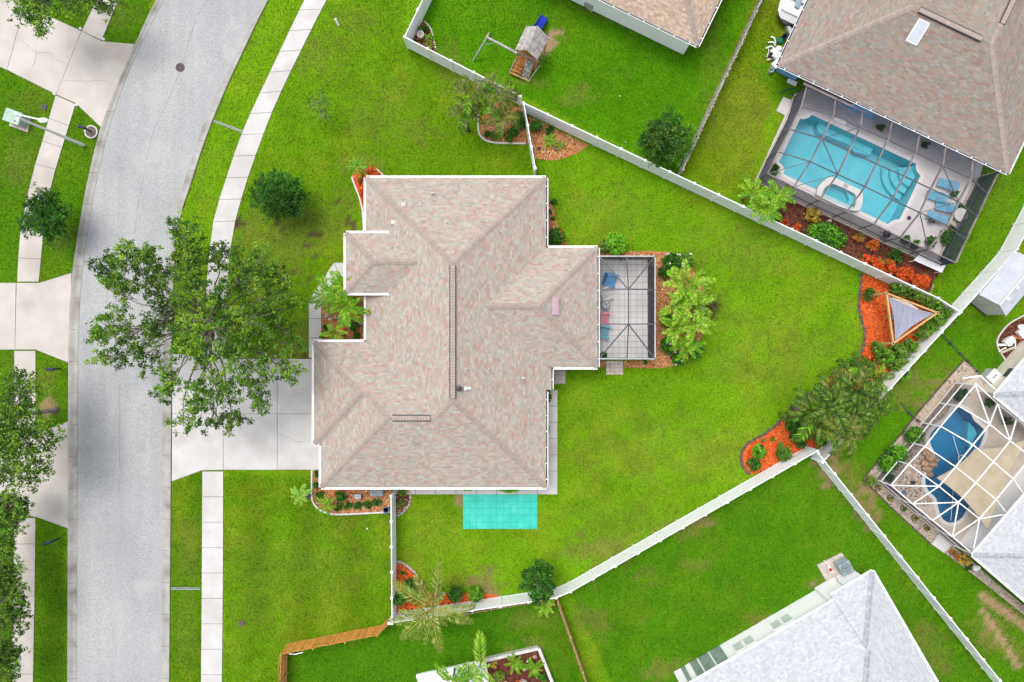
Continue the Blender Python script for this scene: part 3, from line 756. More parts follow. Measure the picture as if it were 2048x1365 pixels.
c = on_roof(1111, 613); part('off_ridge_vent', M['mauve'], house, lambda b: (b.box(c+Vector((0, 0, .06)), (.50, 1.22, .24)), b.box(c+Vector((-.03, 0, .2)), (.40, 1.18, .06))))
c = on_roof(919, 777); part('flue_cap', M['dark'], house, lambda b: (b.lathe(c, [(.10, -.1), (.10, .25), (.2, .27), (.2, .31), (.05, .36)], 8), b.box(c+Vector((.12, .02, .2)), (.16, .1, .1))))
c = on_roof(934, 777); part('vent_hood', M['white'], house, lambda b: (b.box(c+Vector((-.08, 0, .12)), (.16, .2, .26)), b.box(c+Vector((.12, 0, .03)), (.3, .12, .08))))

# --- neighbouring houses, each laid out in its own frame (a along the first eave, b at right angles)
def frame(corner, along, side, z):
    O = P(*corner, z); A = P(*along, z)-O; A.z = 0; L = A.length; A.normalize()
    B = Vector((-A.y, A.x, 0)); S = P(*side, z)-O
    if B.dot(S) < 0: B = -B
    return (lambda a, b, h=0: O+A*a+B*b+Vector((0, 0, PITCH*h))), A, B, L

def neighbour(label, F, faces, pal, capm, hips, wallpoly, wallmat, gutters, name='house', seed=1, base=None, tabs=(.16, .36)):
    c = F(3, 3); h = empty(name, (c.x, c.y, 0), label, 'house'); r = random.Random(seed)
    b = MB()
    for f in faces: slope(b, [F(*p) for p in f], pal, r, tabs=tabs)
    rf = stuff(b.build('roof', M['shingle'], h))
    for p, q in hips:
        b = MB(); caps(b, F(*p), F(*q)); stuff(b.build('ridge_cap', capm, rf))
    w = [F(*p) for p in wallpoly]; EXCL.append(w)
    part('wall', wallmat, h, lambda b: b.prism(w, 0, w[0].z-.12))
    for p, q, o in gutters: gutter(h, F(*p), F(*q), o, debris=pal is not PAL_WHITE)
    return h, rf

# north-east house with the bronze pool screen
F, A_, B_, L = frame((1556, 130), (2016, 347), (1621, 0), 2.75)
hf = 5.9; W2 = 2*hf
ne, ne_roof = neighbour('pink and grey shingled house with blue walls behind the bronze pool screen', F,
    [[(0, 0), (L, 0), (L-hf, hf, hf), (hf, hf, hf)], [(0, 0), (0, W2), (hf, hf, hf)], [(0, W2), (L-W2, W2), (L-hf, hf, hf), (hf, hf, hf)],
     [(L-W2, W2), (L-W2, 20), (L-hf, 20, hf), (L-hf, hf, hf)], [(L, 0), (L, 20), (L-hf, 20, hf), (L-hf, hf, hf)]],
    [tuple(k*.72 for k in c) for c in PAL_PINK+PAL_TAN[:1]], M['cap'], [((0, 0), (hf, hf, hf)), ((L, 0), (L-hf, hf, hf)), ((L-hf, hf, hf), (L-hf, 12, hf))],
    [(.5, .95), (2.1, .95), (2.1, 1.6), (5.6, 1.6), (5.6, .7), (8.3, .7), (8.3, 1.9), (L-.6, 1.9), (L-.6, 19), (L-W2+.6, 19), (L-W2+.6, W2-.6), (.5, W2-.6)], M['stucco_blue'],
    [((0, .0), (L, 0), -B_), ((0, 12), (0, 0), -A_), ((L, 0), (L, 14), A_)], seed=11, tabs=(.2, .42))
v = part('ridge_vent', M['dark'], ne_roof, lambda b: b.beam(F(hf+.5, hf, hf)+Vector((0, 0, .02)), F(L-hf-.8, hf, hf)+Vector((0, 0, .02)), .44, .085))
n = 30
for k in range(n):
    a, c = F(hf+.5+(L-W2-1.3)*k/n, hf, hf), F(hf+.5+(L-W2-1.3)*(k+.93)/n, hf, hf)
    part('cap_shingle', M['cap_plain'], v, lambda b: b.beam(a+Vector((0, 0, .062)), c+Vector((0, 0, .070)), .31, .012))
v2 = part('ridge_vent', M['dark'], ne_roof, lambda b: b.beam(F(L-hf, hf+1.5, hf)+Vector((0, 0, .02)), F(L-hf, 12, hf)+Vector((0, 0, .02)), .40, .075))
for k in range(20):
    a, c = F(L-hf, hf+1.5+.24*k, hf), F(L-hf, hf+1.5+.24*(k+.93), hf)
    part('cap_shingle', M['cap_plain'], v2, lambda b: b.beam(a+Vector((0, 0, .062)), c+Vector((0, 0, .070)), .31, .012))
def roofpt(F, a, b, h, up=.0): return F(a, b, h)+Vector((0, 0, up))
def skylight(bm, grow, z0, z1):
    q = [(6.75-grow, 4.2-grow), (7.4+grow, 4.2-grow), (7.4+grow, 5.4+grow), (6.75-grow, 5.4+grow)]
    bm.hexa([roofpt(F, a, b, b, z0) for a, b in q]+[roofpt(F, a, b, b, z1) for a, b in q])
sk = part('skylight', M['white'], ne, lambda b: skylight(b, .07, -.02, .10))
part('pane', mat('skylight_pane', C(206, 214, 226), C(222, 228, 238), 2, .12, spec=.5), sk, lambda b: skylight(b, 0, .095, .115))
for a0, a1, zz in ((.75, 1.95, 1.2), ):
    wd = part('window', M['frame_white'], ne, lambda b: b.beam(F(a0, .95-.03)+Vector((0, 0, -1.35)), F(a1, .95-.03)+Vector((0, 0, -1.35)), .10, 1.2))
    part('pane', M['glass'], wd, lambda b: b.beam(F(a0+.08, .95-.065)+Vector((0, 0, -1.35)), F(a1-.08, .95-.065)+Vector((0, 0, -1.35)), .06, 1.04))
# covered lanai beam and dark gutter section beside the roof edge
part('lanai_fascia', M['lbronze'], ne, lambda b: (b.beam(F(2.2, -.35)+Vector((0, 0, -.2)), F(5.9, -.35)+Vector((0, 0, -.2)), .10, .14), b.beam(F(2.2, -.05)+Vector((0, 0, -.3)), F(5.9, -.05)+Vector((0, 0, -.3)), .5, .06), b.beam(F(5.9, -.4)+Vector((0, 0, -.2)), F(5.9, 0)+Vector((0, 0, -.2)), .08, .14)))
part('step', M['white'], ne, lambda b: b.beam(F(1.6, .70)+Vector((0, 0, -2.68)), F(2.3, .70)+Vector((0, 0, -2.68)), .3, .12))

# north house, only its south corner in view
F2, A_, B_, L = frame((1395, 92), (1206, 0), (1441, 0), 2.75)
nh, nh_roof = neighbour('tan shingled roof house with long white wall behind the wooden play set', F2,
    [[(0, 0), (14, 0), (14, 6, 6), (6, 6, 6)], [(0, 0), (0, 14), (6, 14, 6), (6, 6, 6)]], PAL_TAN, M['cap'], [((0, 0), (6, 6, 6))],
    [(.55, .42), (14, .42), (14, 13), (.55, 13)], M['stucco_cream'], [((0, 0), (14, 0), -B_), ((0, 0), (0, 13), -A_)], seed=12)
wd = part('window', M['frame_white'], nh, lambda b: b.beam(F2(1.6, .40)+Vector((0, 0, -1.0)), F2(2.7, .40)+Vector((0, 0, -1.0)), .08, .9))
part('pane', M['glass_green'], wd, lambda b: b.beam(F2(1.66, .375)+Vector((0, 0, -1.0)), F2(2.64, .375)+Vector((0, 0, -1.0)), .06, .8))
part('wall_band', M['stucco_white'], nh, lambda b: b.beam(F2(.5, .36)+Vector((0, 0, -1.42)), F2(13.9, .36)+Vector((0, 0, -1.42)), .1, 2.5))

# south-east house with the pale roof
F3, A_, B_, L = frame((1745, 1143), (1470, 1302), (1880, 1365), 2.75)
a_ = 3.3; g_ = .42
se, se_roof = neighbour('white walled house with pale grey shingle roof beside the air conditioner pad', F3,
    [[(0, 0), (a_, 0), (a_, a_, a_)], [(a_, g_), (16, g_), (16, 8+g_, 8), (8, 8+g_, 8), (a_, a_+g_, a_)], [(0, 0), (0, 20), (8, 20, 8), (8, 8+g_, 8), (a_, a_+g_, a_), (a_, a_, a_)]],
    PAL_WHITE, M['cap_white'], [((0, 0), (a_, a_, a_)), ((a_, a_+g_, a_), (8, 8+g_, 8))],
    [(.5, .45), (a_+.2, .45), (a_+.2, .62), (15.5, .62), (15.5, 19), (.5, 19)], M['stucco_white'],
    [((0, 0), (a_, 0), -B_), ((a_, g_), (16, g_), -B_), ((0, 0), (0, 18), -A_)], seed=13, tabs=(.14, .28))
part('roof_step', M['white'], se, lambda b: b.hexa([F3(a_-.015, .02, -.05), F3(a_+.015, .02, -.05), F3(a_+.015, a_, a_-.05), F3(a_-.015, a_, a_-.05), F3(a_-.015, .02, .0), F3(a_+.015, .02, .0), F3(a_+.015, a_, a_), F3(a_-.015, a_, a_)]))
for a0, a1 in ((6.25, 6.98), (7.10, 7.83), (9.35, 10.08), (10.2, 10.93)):
    wd = part('window', M['frame_white'], se, lambda b: b.beam(F3(a0, .60)+Vector((0, 0, -1.28)), F3(a1, .60)+Vector((0, 0, -1.28)), .08, 1.0))
    part('pane', mat('pale_window_glass', C(206, 216, 208, .8), C(220, 228, 222, .8), 2, .4, spec=.4), wd, lambda b: b.beam(F3(a0+.05, .57)+Vector((0, 0, -1.28)), F3(a1-.05, .57)+Vector((0, 0, -1.28)), .06, .9))
for a0, a1 in ((11.6, 12.55), (12.6, 13.5), (13.55, 14.2), (14.55, 14.95)):
    wd = part('sliding_door', M['frame_white'], se, lambda b: b.beam(F3(a0, .60)+Vector((0, 0, -1.60)), F3(a1, .60)+Vector((0, 0, -1.60)), .08, 2.1))
    part('pane', M['glass_green'], wd, lambda b: b.beam(F3(a0+.04, .565)+Vector((0, 0, -1.60)), F3(a1-.04, .565)+Vector((0, 0, -1.60)), .06, 2.0))
for a, bb in ((5.2, 9.5), (3.0, 12.0)): pipe_vent(se, F3(a, bb, a), .05, .3, 'galv')
part('downpipe', M['gutter'], se, lambda b: b.tube([F3(a_+.25, .42)+Vector((0, 0, -.05)), F3(a_+.25, .5)+Vector((0, 0, -.4)), F3(a_+.25, .52)+Vector((0, 0, -2.6))], .045, 8))
part('conduit', M['dark'], se, lambda b: b.tube([F3(2.0, .36)+Vector((0, 0, -.9)), F3(2.05, .34)+Vector((0, 0, -1.6)), F3(1.8, .30)+Vector((0, 0, -2.4))], .018, 6))

# east house: two arms round the white pool screen
F4, A_, B_, L = frame((1990, 791), (2048, 722), (2048, 848), 2.75)
eh, eh_roof = neighbour('cream walled house with white roof beside the white pool screen', F4,
    [[(0, 0), (9, 0), (9, 4, 4), (4, 4, 4)], [(0, 0), (0, 8), (4, 8, 4), (4, 4, 4)]], PAL_WHITE, M['cap_white'], [((0, 0), (4, 4, 4))],
    [(.5, .5), (8.5, .5), (8.5, 7.5), (.5, 7.5)], M['stucco_cream'], [((0, 0), (9, 0), -B_), ((0, 0), (0, 8), -A_)], seed=14, tabs=(.14, .28))
wd = part('window', M['frame_white'], eh, lambda b: b.beam(F4(1.9, .48)+Vector((0, 0, -1.25)), F4(2.8, .48)+Vector((0, 0, -1.25)), .06, .7))
part('pane', M['glass'], wd, lambda b: b.beam(F4(1.96, .455)+Vector((0, 0, -1.25)), F4(2.74, .455)+Vector((0, 0, -1.25)), .06, .6))
F5, A_, B_, L = frame((1946, 1111), (2048, 993), (2048, 1212), 2.75)
eh2, eh2_roof = neighbour('house wing with white roof below the white pool screen and croton pots', F5,
    [[(0, 0), (9, 0), (9, 3.6, 3.6), (3.6, 3.6, 3.6)], [(0, 0), (0, 12), (3.6, 12, 3.6), (3.6, 3.6, 3.6)]], PAL_WHITE, M['cap_white'], [((0, 0), (3.6, 3.6, 3.6))],
    [(.5, .5), (8.5, .5), (8.5, 11), (.5, 11)], M['stucco_white'], [((0, 0), (9, 0), -B_), ((0, 0), (0, 12), -A_)], seed=15, tabs=(.14, .28))
# ------------------------------------------------------------------ fences
FH = 1.83
def vinyl(pts, label, spacing=1.86, group='white vinyl privacy fences', caps_end=True, h=FH):
    """posts with caps and tongue-and-groove panels along a ground line"""
    P0 = P(*pts[0]); root = empty('vinyl_fence', P0, label, 'fence')
    pm = MB(); pm.box((0, 0, (h+.06)/2), (.127, .127, h+.06)); pm = pm.mesh('post'); pm.materials.append(M['vinyl'])
    cm = MB(); s = .085
    cm.add([(-s, -s, 0), (s, -s, 0), (s, s, 0), (-s, s, 0), (-s, -s, .03), (s, -s, .03), (s, s, .03), (-s, s, .03), (0, 0, .085)],
           [(3, 2, 1, 0), (0, 1, 5, 4), (1, 2, 6, 5), (2, 3, 7, 6), (3, 0, 4, 7), (4, 5, 8), (5, 6, 8), (6, 7, 8), (7, 4, 8)]); cm = cm.mesh('post_cap'); cm.materials.append(M['vinyl'])
    first = True
    for a, b in zip(pts[:-1], pts[1:]):
        A, B = P(*a), P(*b); d = B-A; n = max(1, round(d.length/spacing)); L = d.length/n; ang = math.atan2(d.y, d.x)
        pan = MB(); w = L-.13
        pan.box((L/2, 0, h-.02), (w, .055, .14)); pan.box((L/2, 0, .12), (w, .05, .14))
        nb = max(1, int(w/.155)); bw = w/nb
        for k in range(nb): pan.box((L/2-w/2+(k+.5)*bw, 0, h/2), (bw-.006, .026, h-.2))
        me = pan.mesh('panel'); me.materials.append(M['vinyl'])
        for k in range(n+1):
            p = A+d*(k/n)-P0
            if k > 0 or first:
                o = inst('post', pm, root, p, ang); inst('post_cap', cm, o, (0, 0, h+.06))
            if k < n: inst('panel', me, root, p, ang)
        first = False
    return root
vinyl([(868, -8), (817, 97), (1040, 211)], 'white vinyl fence making a corner round the small planted bed')
vinyl([(1046, 224), (1845, 600), (1886, 626)], 'long white vinyl fence between the main back lawn and the bronze pool screen')
vinyl([(1047, 226), (1069, 350)], 'short white vinyl fence from the palm bed to the house corner', 1.7)
vinyl([(1888, 627), (1961, 546), (1997, 505), (2027, 450), (2068, 372)], 'white vinyl fence running past the white shed')
vinyl([(1884, 630), (1622, 916)], 'white vinyl fence behind the shade sail frame and shrubs')
vinyl([(1612, 894), (1137, 1165), (1109, 1177), (787, 1226)], 'long white vinyl fence along the lower edge of the main back lawn')
vinyl([(1614, 899), (1995, 1375)], 'white vinyl fence between pale roofed house and dirt wheel tracks')
vinyl([(791, 981), (793, 1226)], 'white vinyl fence from the house corner past the grey stone edging', 1.75)

def wood(pts, label, mt, name='wooden_fence', h=1.8, alt=False, tint=None, side=1):
    P0 = P(*pts[0]); root = empty(name, P0, label, 'fence')
    for a, b in zip(pts[:-1], pts[1:]):
        A, B = P(*a), P(*b); d = B-A; L = d.length; d.normalize(); nrm = Vector((-d.y, d.x, 0))*side; ang = math.atan2(d.y, d.x)
        n = int(L/.15); meshes = []
        for v in range(4):
            m_ = MB(); hh = h+random.uniform(-.03, .03); f = random.uniform(.82, 1.12); m_.col = (f, f*random.uniform(.94, 1.02), f*random.uniform(.9, 1.02))
            m_.box((0, 0, hh/2+.02), (.138, .019, hh)); me = m_.mesh('picket'); me.materials.append(mt); meshes.append(me)
        for k in range(n):
            sd = (1 if k % 2 else -1) if alt else 1
            p = A+d*((k+.5)*L/n)+nrm*(.045*sd)-P0
            inst('picket', random.choice(meshes), root, p, rot=(random.uniform(-.02, .02), random.uniform(-.01, .01), ang+random.uniform(-.05, .05)))
        m2 = M['pine'] if mt is M['wood_new'] else mt
        for z in (.3, .95, 1.6): part('rail', m2, root, lambda b: b.beam(A+Vector((0, 0, z)), B+Vector((0, 0, z)), .05, .09))
        np_ = max(1, round(L/2.4))
        for k in range(np_+1): part('post', m2, root, lambda b: b.box(A+d*(L*k/np_)-nrm*.05+Vector((0, 0, .9)), (.09, .09, 1.8), ang))
    return root
wood([(788, 1228), (764, 1251), (577, 1288), (574, 1400)], 'orange cedar picket fence with boards leaning beside the front lawn', M['wood_new'], side=-1)
wood([(1112, 1186), (1184, 1390)], 'narrow brown board fence dividing two lower back yards', M['wood_brown'], side=-1)
wood([(1354, 351), (1524, -14)], 'old weathered grey shadowbox fence between two upper yards', M['wood_moss'], alt=True)

# ------------------------------------------------------------------ screened patio on the main house
def panel(parent, pts, mt, name='screen'):
    b = MB(); b.add(pts, [tuple(range(len(pts)))]); return b.build(name, mt, parent)
zt = 2.62; zr = 3.3
sc = empty('screen_enclosure', P(1247, 615), 'dark framed screened patio enclosure on the main house', 'enclosure')
tl, tr, br, bl = P(1198, 513, zt), P(1310, 513, zt), P(1310, 718, zt), P(1198, 718, zt)
rt, rb = P(1257, 579, zr), P(1257, 649, zr); tm, bm_, rm1, rm2, lm1, lm2 = P(1253, 513, zt), P(1254, 718, zt), P(1310, 580, zt), P(1310, 648, zt), P(1198, 580, zt), P(1198, 648, zt)
for p, q in ((tl, rt), (tr, rt), (bl, rb), (br, rb), (rt, rb), (tm, rt), (bm_, rb), (rm1, rt), (rm2, rb), (lm1, rt), (lm2, rb)): part('beam', M['bronze'], sc, lambda b: b.beam(p, q, .075, .10))
for p, q in ((tl, tr), (tr, br), (br, bl), (bl, tl)): part('top_rail', M['galv'], sc, lambda b: b.beam(p, q, .09, .10))
for p in (tl, tr, br, bl, tm, bm_, rm1, rm2): part('post', M['bronze'], sc, lambda b: b.beam((p.x, p.y, 0), (p.x, p.y, zt-.05), .07))
for q in ((tl, tm, rt), (tm, tr, rt), (tr, rm1, rt), (rm1, rm2, rb, rt), (rm2, br, rb), (br, bm_, rb), (bm_, bl, rb), (bl, lm2, rb), (lm2, lm1, rt, rb), (lm1, tl, rt)): panel(sc, q, M['screen'])
G0 = lambda p, z=.02: Vector((p.x, p.y, z))
for p, q in ((tl, tm), (tm, tr), (tr, rm1), (rm1, rm2), (rm2, br), (br, bm_), (bm_, bl)):
    panel(sc, (G0(p), G0(q), G0(q, zt-.05), G0(p, zt-.05)), M['screen_side'], 'wall_screen')
    part('chair_rail', M['bronze'], sc, lambda b: b.beam(G0(p, .9), G0(q, .9), .05, .06))

def adirondack(px, py, rz, m, label, s=1.0):
    r = empty('patio_chair', P(px, py)+Vector((0, 0, .06)), label, 'chair'); r.rotation_euler = (0, 0, rz); r.scale = (s, s, s)
    o0 = base_loc(r)
    def pr(name, fn):
        b = MB(); fn(b); me = b.mesh(name); me.materials.append(m); inst(name, me, r)
    pr('seat', lambda b: [b.box((0, -.22+.105*k, .36-.02*(k-2)*-1), (.54, .085, .025)) for k in range(5)])
    pr('backrest', lambda b: [b.beam((-.22+.11*k, .28, .30), (-.24+.12*k, .52, .92-.05*abs(k-2)), .095, .022, up=(0, 1, .3)) for k in range(5)])
    for sx in (-1, 1):
        pr('arm', lambda b: b.box((sx*.34, -.02, .56), (.13, .68, .025)))
        pr('leg', lambda b: b.box((sx*.31, -.28, .28), (.045, .09, .55)))
        pr('leg', lambda b: b.box((sx*.29, .33, .22), (.045, .09, .44)))
    return r
adirondack(1220, 562, math.radians(70), M['pl_blue'], 'bright blue plastic chair standing apart on the screened patio', 1.25)
adirondack(1208, 590, math.radians(115), M['pl_white'], 'pale grey slatted chair beside the round patio table', 1.15)
adirondack(1207, 638, math.radians(88), M['pl_pink'], 'pink plastic chair on the screened patio', 1.15)
adirondack(1207, 664, math.radians(80), M['pl_teal'], 'teal plastic chair next to the pink patio chair', 1.15)
c = P(1209, 611); t = empty('patio_table', c+Vector((0, 0, .06)), 'round glass patio table with black rim and spokes', 'table')
o = Vector((c.x, c.y, .06))
part('table_top', mat('smoked_glass', C(176, 184, 196), C(190, 198, 208), 2, .1, spec=.5), t, lambda b: b.lathe(o+Vector((0, 0, .70)), [(.29, 0), (.29, .012)], 24))
def ring(b, c, r, w, z, n=24):
    b.tube([(c.x+r*math.cos(2*math.pi*k/n), c.y+r*math.sin(2*math.pi*k/n), z) for k in range(n+1)], w, 6, False)
part('rim', M['dark'], t, lambda b: ring(b, c, .30, .018, .77))
for k in range(4):
    a = k*math.pi/2+.5; part('spoke', M['dark'], t, lambda b: b.beam((c.x, c.y, .785), (c.x+.29*math.cos(a), c.y+.29*math.sin(a), .785), .022, .02))
    part('leg', M['dark'], t, lambda b: b.beam((c.x+.22*math.cos(a), c.y+.22*math.sin(a), .06), (c.x+.26*math.cos(a), c.y+.26*math.sin(a), .76), .03))

# ------------------------------------------------------------------ pools
def smooth_poly(pts, n=5): return spline(list(pts)+[pts[0]], n)[:-1]
def deck_with_hole(name, outer, holes, mt, z, z0=.02):
    ps = [[Vector((p.x, p.y, 0)) for p in outer]]+[[Vector((p.x, p.y, 0)) for p in h] for h in holes]
    flat = [p for q in ps for p in q]; b = MB(); fs = []
    for t in tessellate_polygon(ps):
        u, w = flat[t[1]]-flat[t[0]], flat[t[2]]-flat[t[0]]
        fs.append(t if u.x*w.y-u.y*w.x > 0 else (t[2], t[1], t[0]))
    b.add([(p.x, p.y, z) for p in flat], fs)
    for q in ps:
        n = len(q); b.add([(p.x, p.y, z) for p in q]+[(p.x, p.y, z0) for p in q], [(i, (i+1) % n, (i+1) % n+n, i+n) for i in range(n)])
    return struct(b.build(name, mt))
def basin(root, outline, zb, zt_, mt, name='basin'):
    b = MB(); n = len(outline)
    flat = [Vector((p.x, p.y, 0)) for p in outline]
    b.add([(p.x, p.y, zb) for p in flat], list(tessellate_polygon([flat])))
    b.add([(p.x, p.y, zt_) for p in flat]+[(p.x, p.y, zb) for p in flat], [(i, (i+1) % n, (i+1) % n+n, i+n) for i in range(n)])
    return b.build(name, mt, root)
def sheet(root, outline, z, mt, name):
    b = MB(); b.prism(outline, 0, z, True); return b.build(name, mt, root)
def coping(root, outline, w, z, mt, name='coping'):
    n = len(outline); c = sum((Vector((p.x, p.y, 0)) for p in outline), Vector())/n
    a = sum(outline[i].x*outline[(i+1) % n].y-outline[(i+1) % n].x*outline[i].y for i in range(n)); sg = 1 if a > 0 else -1
    out = []
    for i in range(n):
        d = Vector((outline[(i+1) % n].x-outline[i-1].x, outline[(i+1) % n].y-outline[i-1].y, 0)).normalized()
        out.append(Vector((outline[i].x, outline[i].y, 0))+Vector((d.y, -d.x, 0))*w*sg)
    b = MB(); vs = [(p.x, p.y, z) for p in outline]+[(p.x, p.y, z) for p in out]+[(p.x, p.y, z-.12) for p in outline]+[(p.x, p.y, z-.04) for p in out]
    fs = []
    for i in range(n):
        j = (i+1) % n; fs += [(i, j, n+j, n+i), (i, 2*n+i, 2*n+j, j), (n+i, n+j, 3*n+j, 3*n+i)]
    b.add(vs, fs); return b.build(name, mt, root)

# bronze screened pool
NEP = [(1599, 239), (1606, 240), (1613, 238), (1618, 235), (1622, 231), (1830, 329), (1829, 336), (1832, 345), (1839, 353), (1797, 440), (1789, 440), (1780, 444), (1774, 449), (1565, 349), (1568, 341), (1564, 332), (1557, 325)]
nep = pxpoly(NEP); HOLES.append(nep)
deckout = pxpoly([(1509, 364), (1588, 190), (1640, 170), (1790, 215), (1965, 330), (1955, 365), (1872, 532)])
EXCL.append(deckout)
deck_with_hole('pool_deck', deckout, [nep], M['deck'], .10)
pool = empty('swimming_pool', P(1700, 340), 'turquoise swimming pool with notched corners under the bronze screen', 'pool')
basin(pool, nep, -1.25, .09, M['basin']); coping(pool, nep, .30, .13, M['coping']); sheet(pool, nep, .0, M['water'], 'water')
# bench and steps under water
for z, q in ((-.55, [(1640, 248), (1645, 241), (1755, 292), (1748, 306), (1700, 283), (1645, 262)]), (-.62, [(1700, 262), (1755, 292), (1745, 306), (1718, 300), (1702, 282)])):
    part('bench', M['basin'], pool, lambda b: b.prism(pxpoly(q), -1.24, z))
for k, (r_, z) in enumerate(((58, -.95), (46, -.65), (33, -.35))):
    cx, cy = 1836, 341; arc = [(cx+r_*math.cos(math.radians(a)), cy+r_*math.sin(math.radians(a))) for a in range(112, 200, 8)]
    q = [(1836, 352)]+arc+[(1829, 331)]
    part('pool_step', M['basin'], pool, lambda b: b.prism([p for p in pxpoly(q)], -1.24, z))
SPO = smooth_poly([(1628, 392), (1632, 376), (1644, 364), (1659, 357), (1690, 371), (1716, 384), (1720, 400), (1712, 424), (1680, 418), (1650, 404)], 3)
SPI = smooth_poly([(1637, 396), (1643, 381), (1652, 373), (1662, 371), (1685, 381), (1704, 391), (1707, 404), (1701, 420), (1676, 413), (1652, 402)], 3)
spa = empty('spa', P(1672, 392), 'raised white rimmed spa at the edge of the turquoise pool', 'spa')
so, si = pxpoly(SPO), pxpoly(SPI)
b = MB(); ps = [[Vector((p.x, p.y, 0)) for p in so], [Vector((p.x, p.y, 0)) for p in si]]; fl = ps[0]+ps[1]
b.add([(p.x, p.y, .42) for p in fl], list(tessellate_polygon(ps)))
for q in ps:
    n = len(q); b.add([(p.x, p.y, .42) for p in q]+[(p.x, p.y, -.3) for p in q], [(i, (i+1) % n, (i+1) % n+n, i+n) for i in range(n)])
b.build('rim', M['coping'], spa)
sheet(spa, si, -.22, M['basin'], 'spa_floor'); sheet(spa, si, .34, M['water'], 'water')
part('seat', M['basin'], spa, lambda b: b.prism(pxpoly([(1690, 384), (1706, 393), (1706, 404), (1701, 420), (1688, 416), (1697, 400)]), -.2, .12))
part('spillway', M['grey_paver'], spa, lambda b: b.prism(pxpoly([(1683, 369), (1692, 373), (1688, 382), (1679, 378)]), .2, .43))
# the bronze screen itself
ZR, ZF = 2.45, 3.4
rows = [
    [(1613, 174), (1670.5, 199), (1724, 223), (1784.6, 239), (1839.5, 265), (1891.5, 291), (1945, 317), (1997.5, 343.5)],
    [(1601.6, 214), (1667, 229), (1720, 255.5), (1776, 280), (1831, 305.5), (1885, 332), (1941.5, 357), (1975, 389)],
    [(1579.6, 259), (1644, 277.5), (1698, 302), (1752.5, 328), (1808, 352.6), (1861.5, 378), (1917, 404), (1954, 434)],
    [(1556, 304), (1620.6, 323.6), (1675.5, 349), (1730, 374), (1784, 400), (1839.6, 425.6), (1894.5, 452), (1932, 480)],
    [(1535, 348), (1588, 374), (1640, 400), (1694, 424), (1748, 449), (1801, 475), (1856, 500), (1911, 526)]]
cage = empty('screen_enclosure', P(1700, 360), 'large bronze framed pool screen enclosure over the turquoise pool', 'enclosure')
pt = [[P(x, y, ZR if (i in (0, 4) or j in (0, 7)) else ZF) for j, (x, y) in enumerate(r)] for i, r in enumerate(rows)]
for j in range(8):
    for i in range(4): part('beam', M['lbronze'], cage, lambda b: b.beam(pt[i][j], pt[i+1][j], .075, .15))
for i in range(5):
    for j in range(7): part('purlin', M['lbronze'] if i in (0, 4) else M['bronze'], cage, lambda b: b.beam(pt[i][j], pt[i][j+1], .06, .07))
for i in range(4):
    for j in range(7): panel(cage, (pt[i][j], pt[i+1][j], pt[i+1][j+1], pt[i][j+1]), M['screen'])
for (i, j), (k, l) in (((2, 1), (3, 2)), ((1, 5), (2, 6)), ((0, 1), (1, 2)), ((3, 5), (4, 6)), ((1, 2), (2, 1)), ((3, 1), (4, 0)), ((3, 2), (4, 1)), ((2, 6), (3, 5)), ((0, 6), (1, 5)), ((0, 7), (1, 6))):
    part('brace', M['bronze'], cage, lambda b: b.beam(pt[i][j], pt[k][l], .045, .05))
edge = [pt[i][0] for i in range(5)]+[pt[4][j] for j in range(1, 8)]+[pt[i][7] for i in (3, 2, 1, 0)]
for p, q in zip(edge[:-1], edge[1:]):
    panel(cage, (G0(p, .3), G0(q, .3), G0(q, ZR), G0(p, ZR)), M['screen_side'] if p.y > -99 else M['screen'], 'wall_screen')
    part('chair_rail', M['bronze'], cage, lambda b: b.beam(G0(p, .95), G0(q, .95), .05, .07))
    part('kick_wall', M['deck_tan'], cage, lambda b: b.beam(G0(p, .15), G0(q, .15), .14, .30))
for p in edge: part('post', M['bronze'], cage, lambda b: b.beam(G0(p, .3), G0(p, ZR), .06))

# white screened pool
EP = [(1917, 814), (1930, 820), (1939, 828), (1947, 842), (1964, 857), (1967, 867), (1958, 890), (1948, 915), (1938, 945), (1936, 980), (1938, 1007), (1930, 1021), (1920, 1037), (1901, 1045), (1884, 1038), (1875, 1018), (1870, 996), (1856, 983), (1849, 966), (1851, 951), (1866, 934), (1868, 908), (1859, 888), (1858, 870), (1874, 852), (1894, 838), (1903, 820)]
ep = pxpoly(smooth_poly(EP, 3)); HOLES.append(ep)
outl = pxpoly([(1924, 768), (1962, 748), (2020, 778), (2080, 850), (2080, 985), (1935, 1112), (1755, 962), (1842, 846)])
EXCL.append(outl)
deck_with_hole('tan_pool_deck', outl, [ep], M['deck_tan'], .10)
pool2 = empty('swimming_pool', P(1905, 930), 'deep blue freeform swimming pool under the white screen', 'pool')
basin(pool2, ep, -1.3, .09, M['basin_deep']); coping(pool2, ep, .26, .125, M['coping']); sheet(pool2, ep, .0, M['water_deep'], 'water')
part('pool_step', M['basin'], pool2, lambda b: b.prism(pxpoly([(1947, 846), (1958, 857), (1964, 870), (1950, 898), (1944, 880)]), -1.29, -.55))
part('float', M['white'], pool2, lambda b: ring(b, P(1924, 918), .28, .03, .02, 16))
part('float_rope', M['white'], pool2, lambda b: b.tube([P(1906, 872, 0)+Vector((0, 0, .02)), P(1912, 895)+Vector((0, 0, .02)), P(1918, 912)+Vector((0, 0, .02))], .018, 5))
part('float_rope', M['white'], pool2, lambda b: b.tube([P(1906, 980)+Vector((0, 0, .02)), P(1904, 1010)+Vector((0, 0, .02)), P(1901, 1042)+Vector((0, 0, .02))], .016, 5))
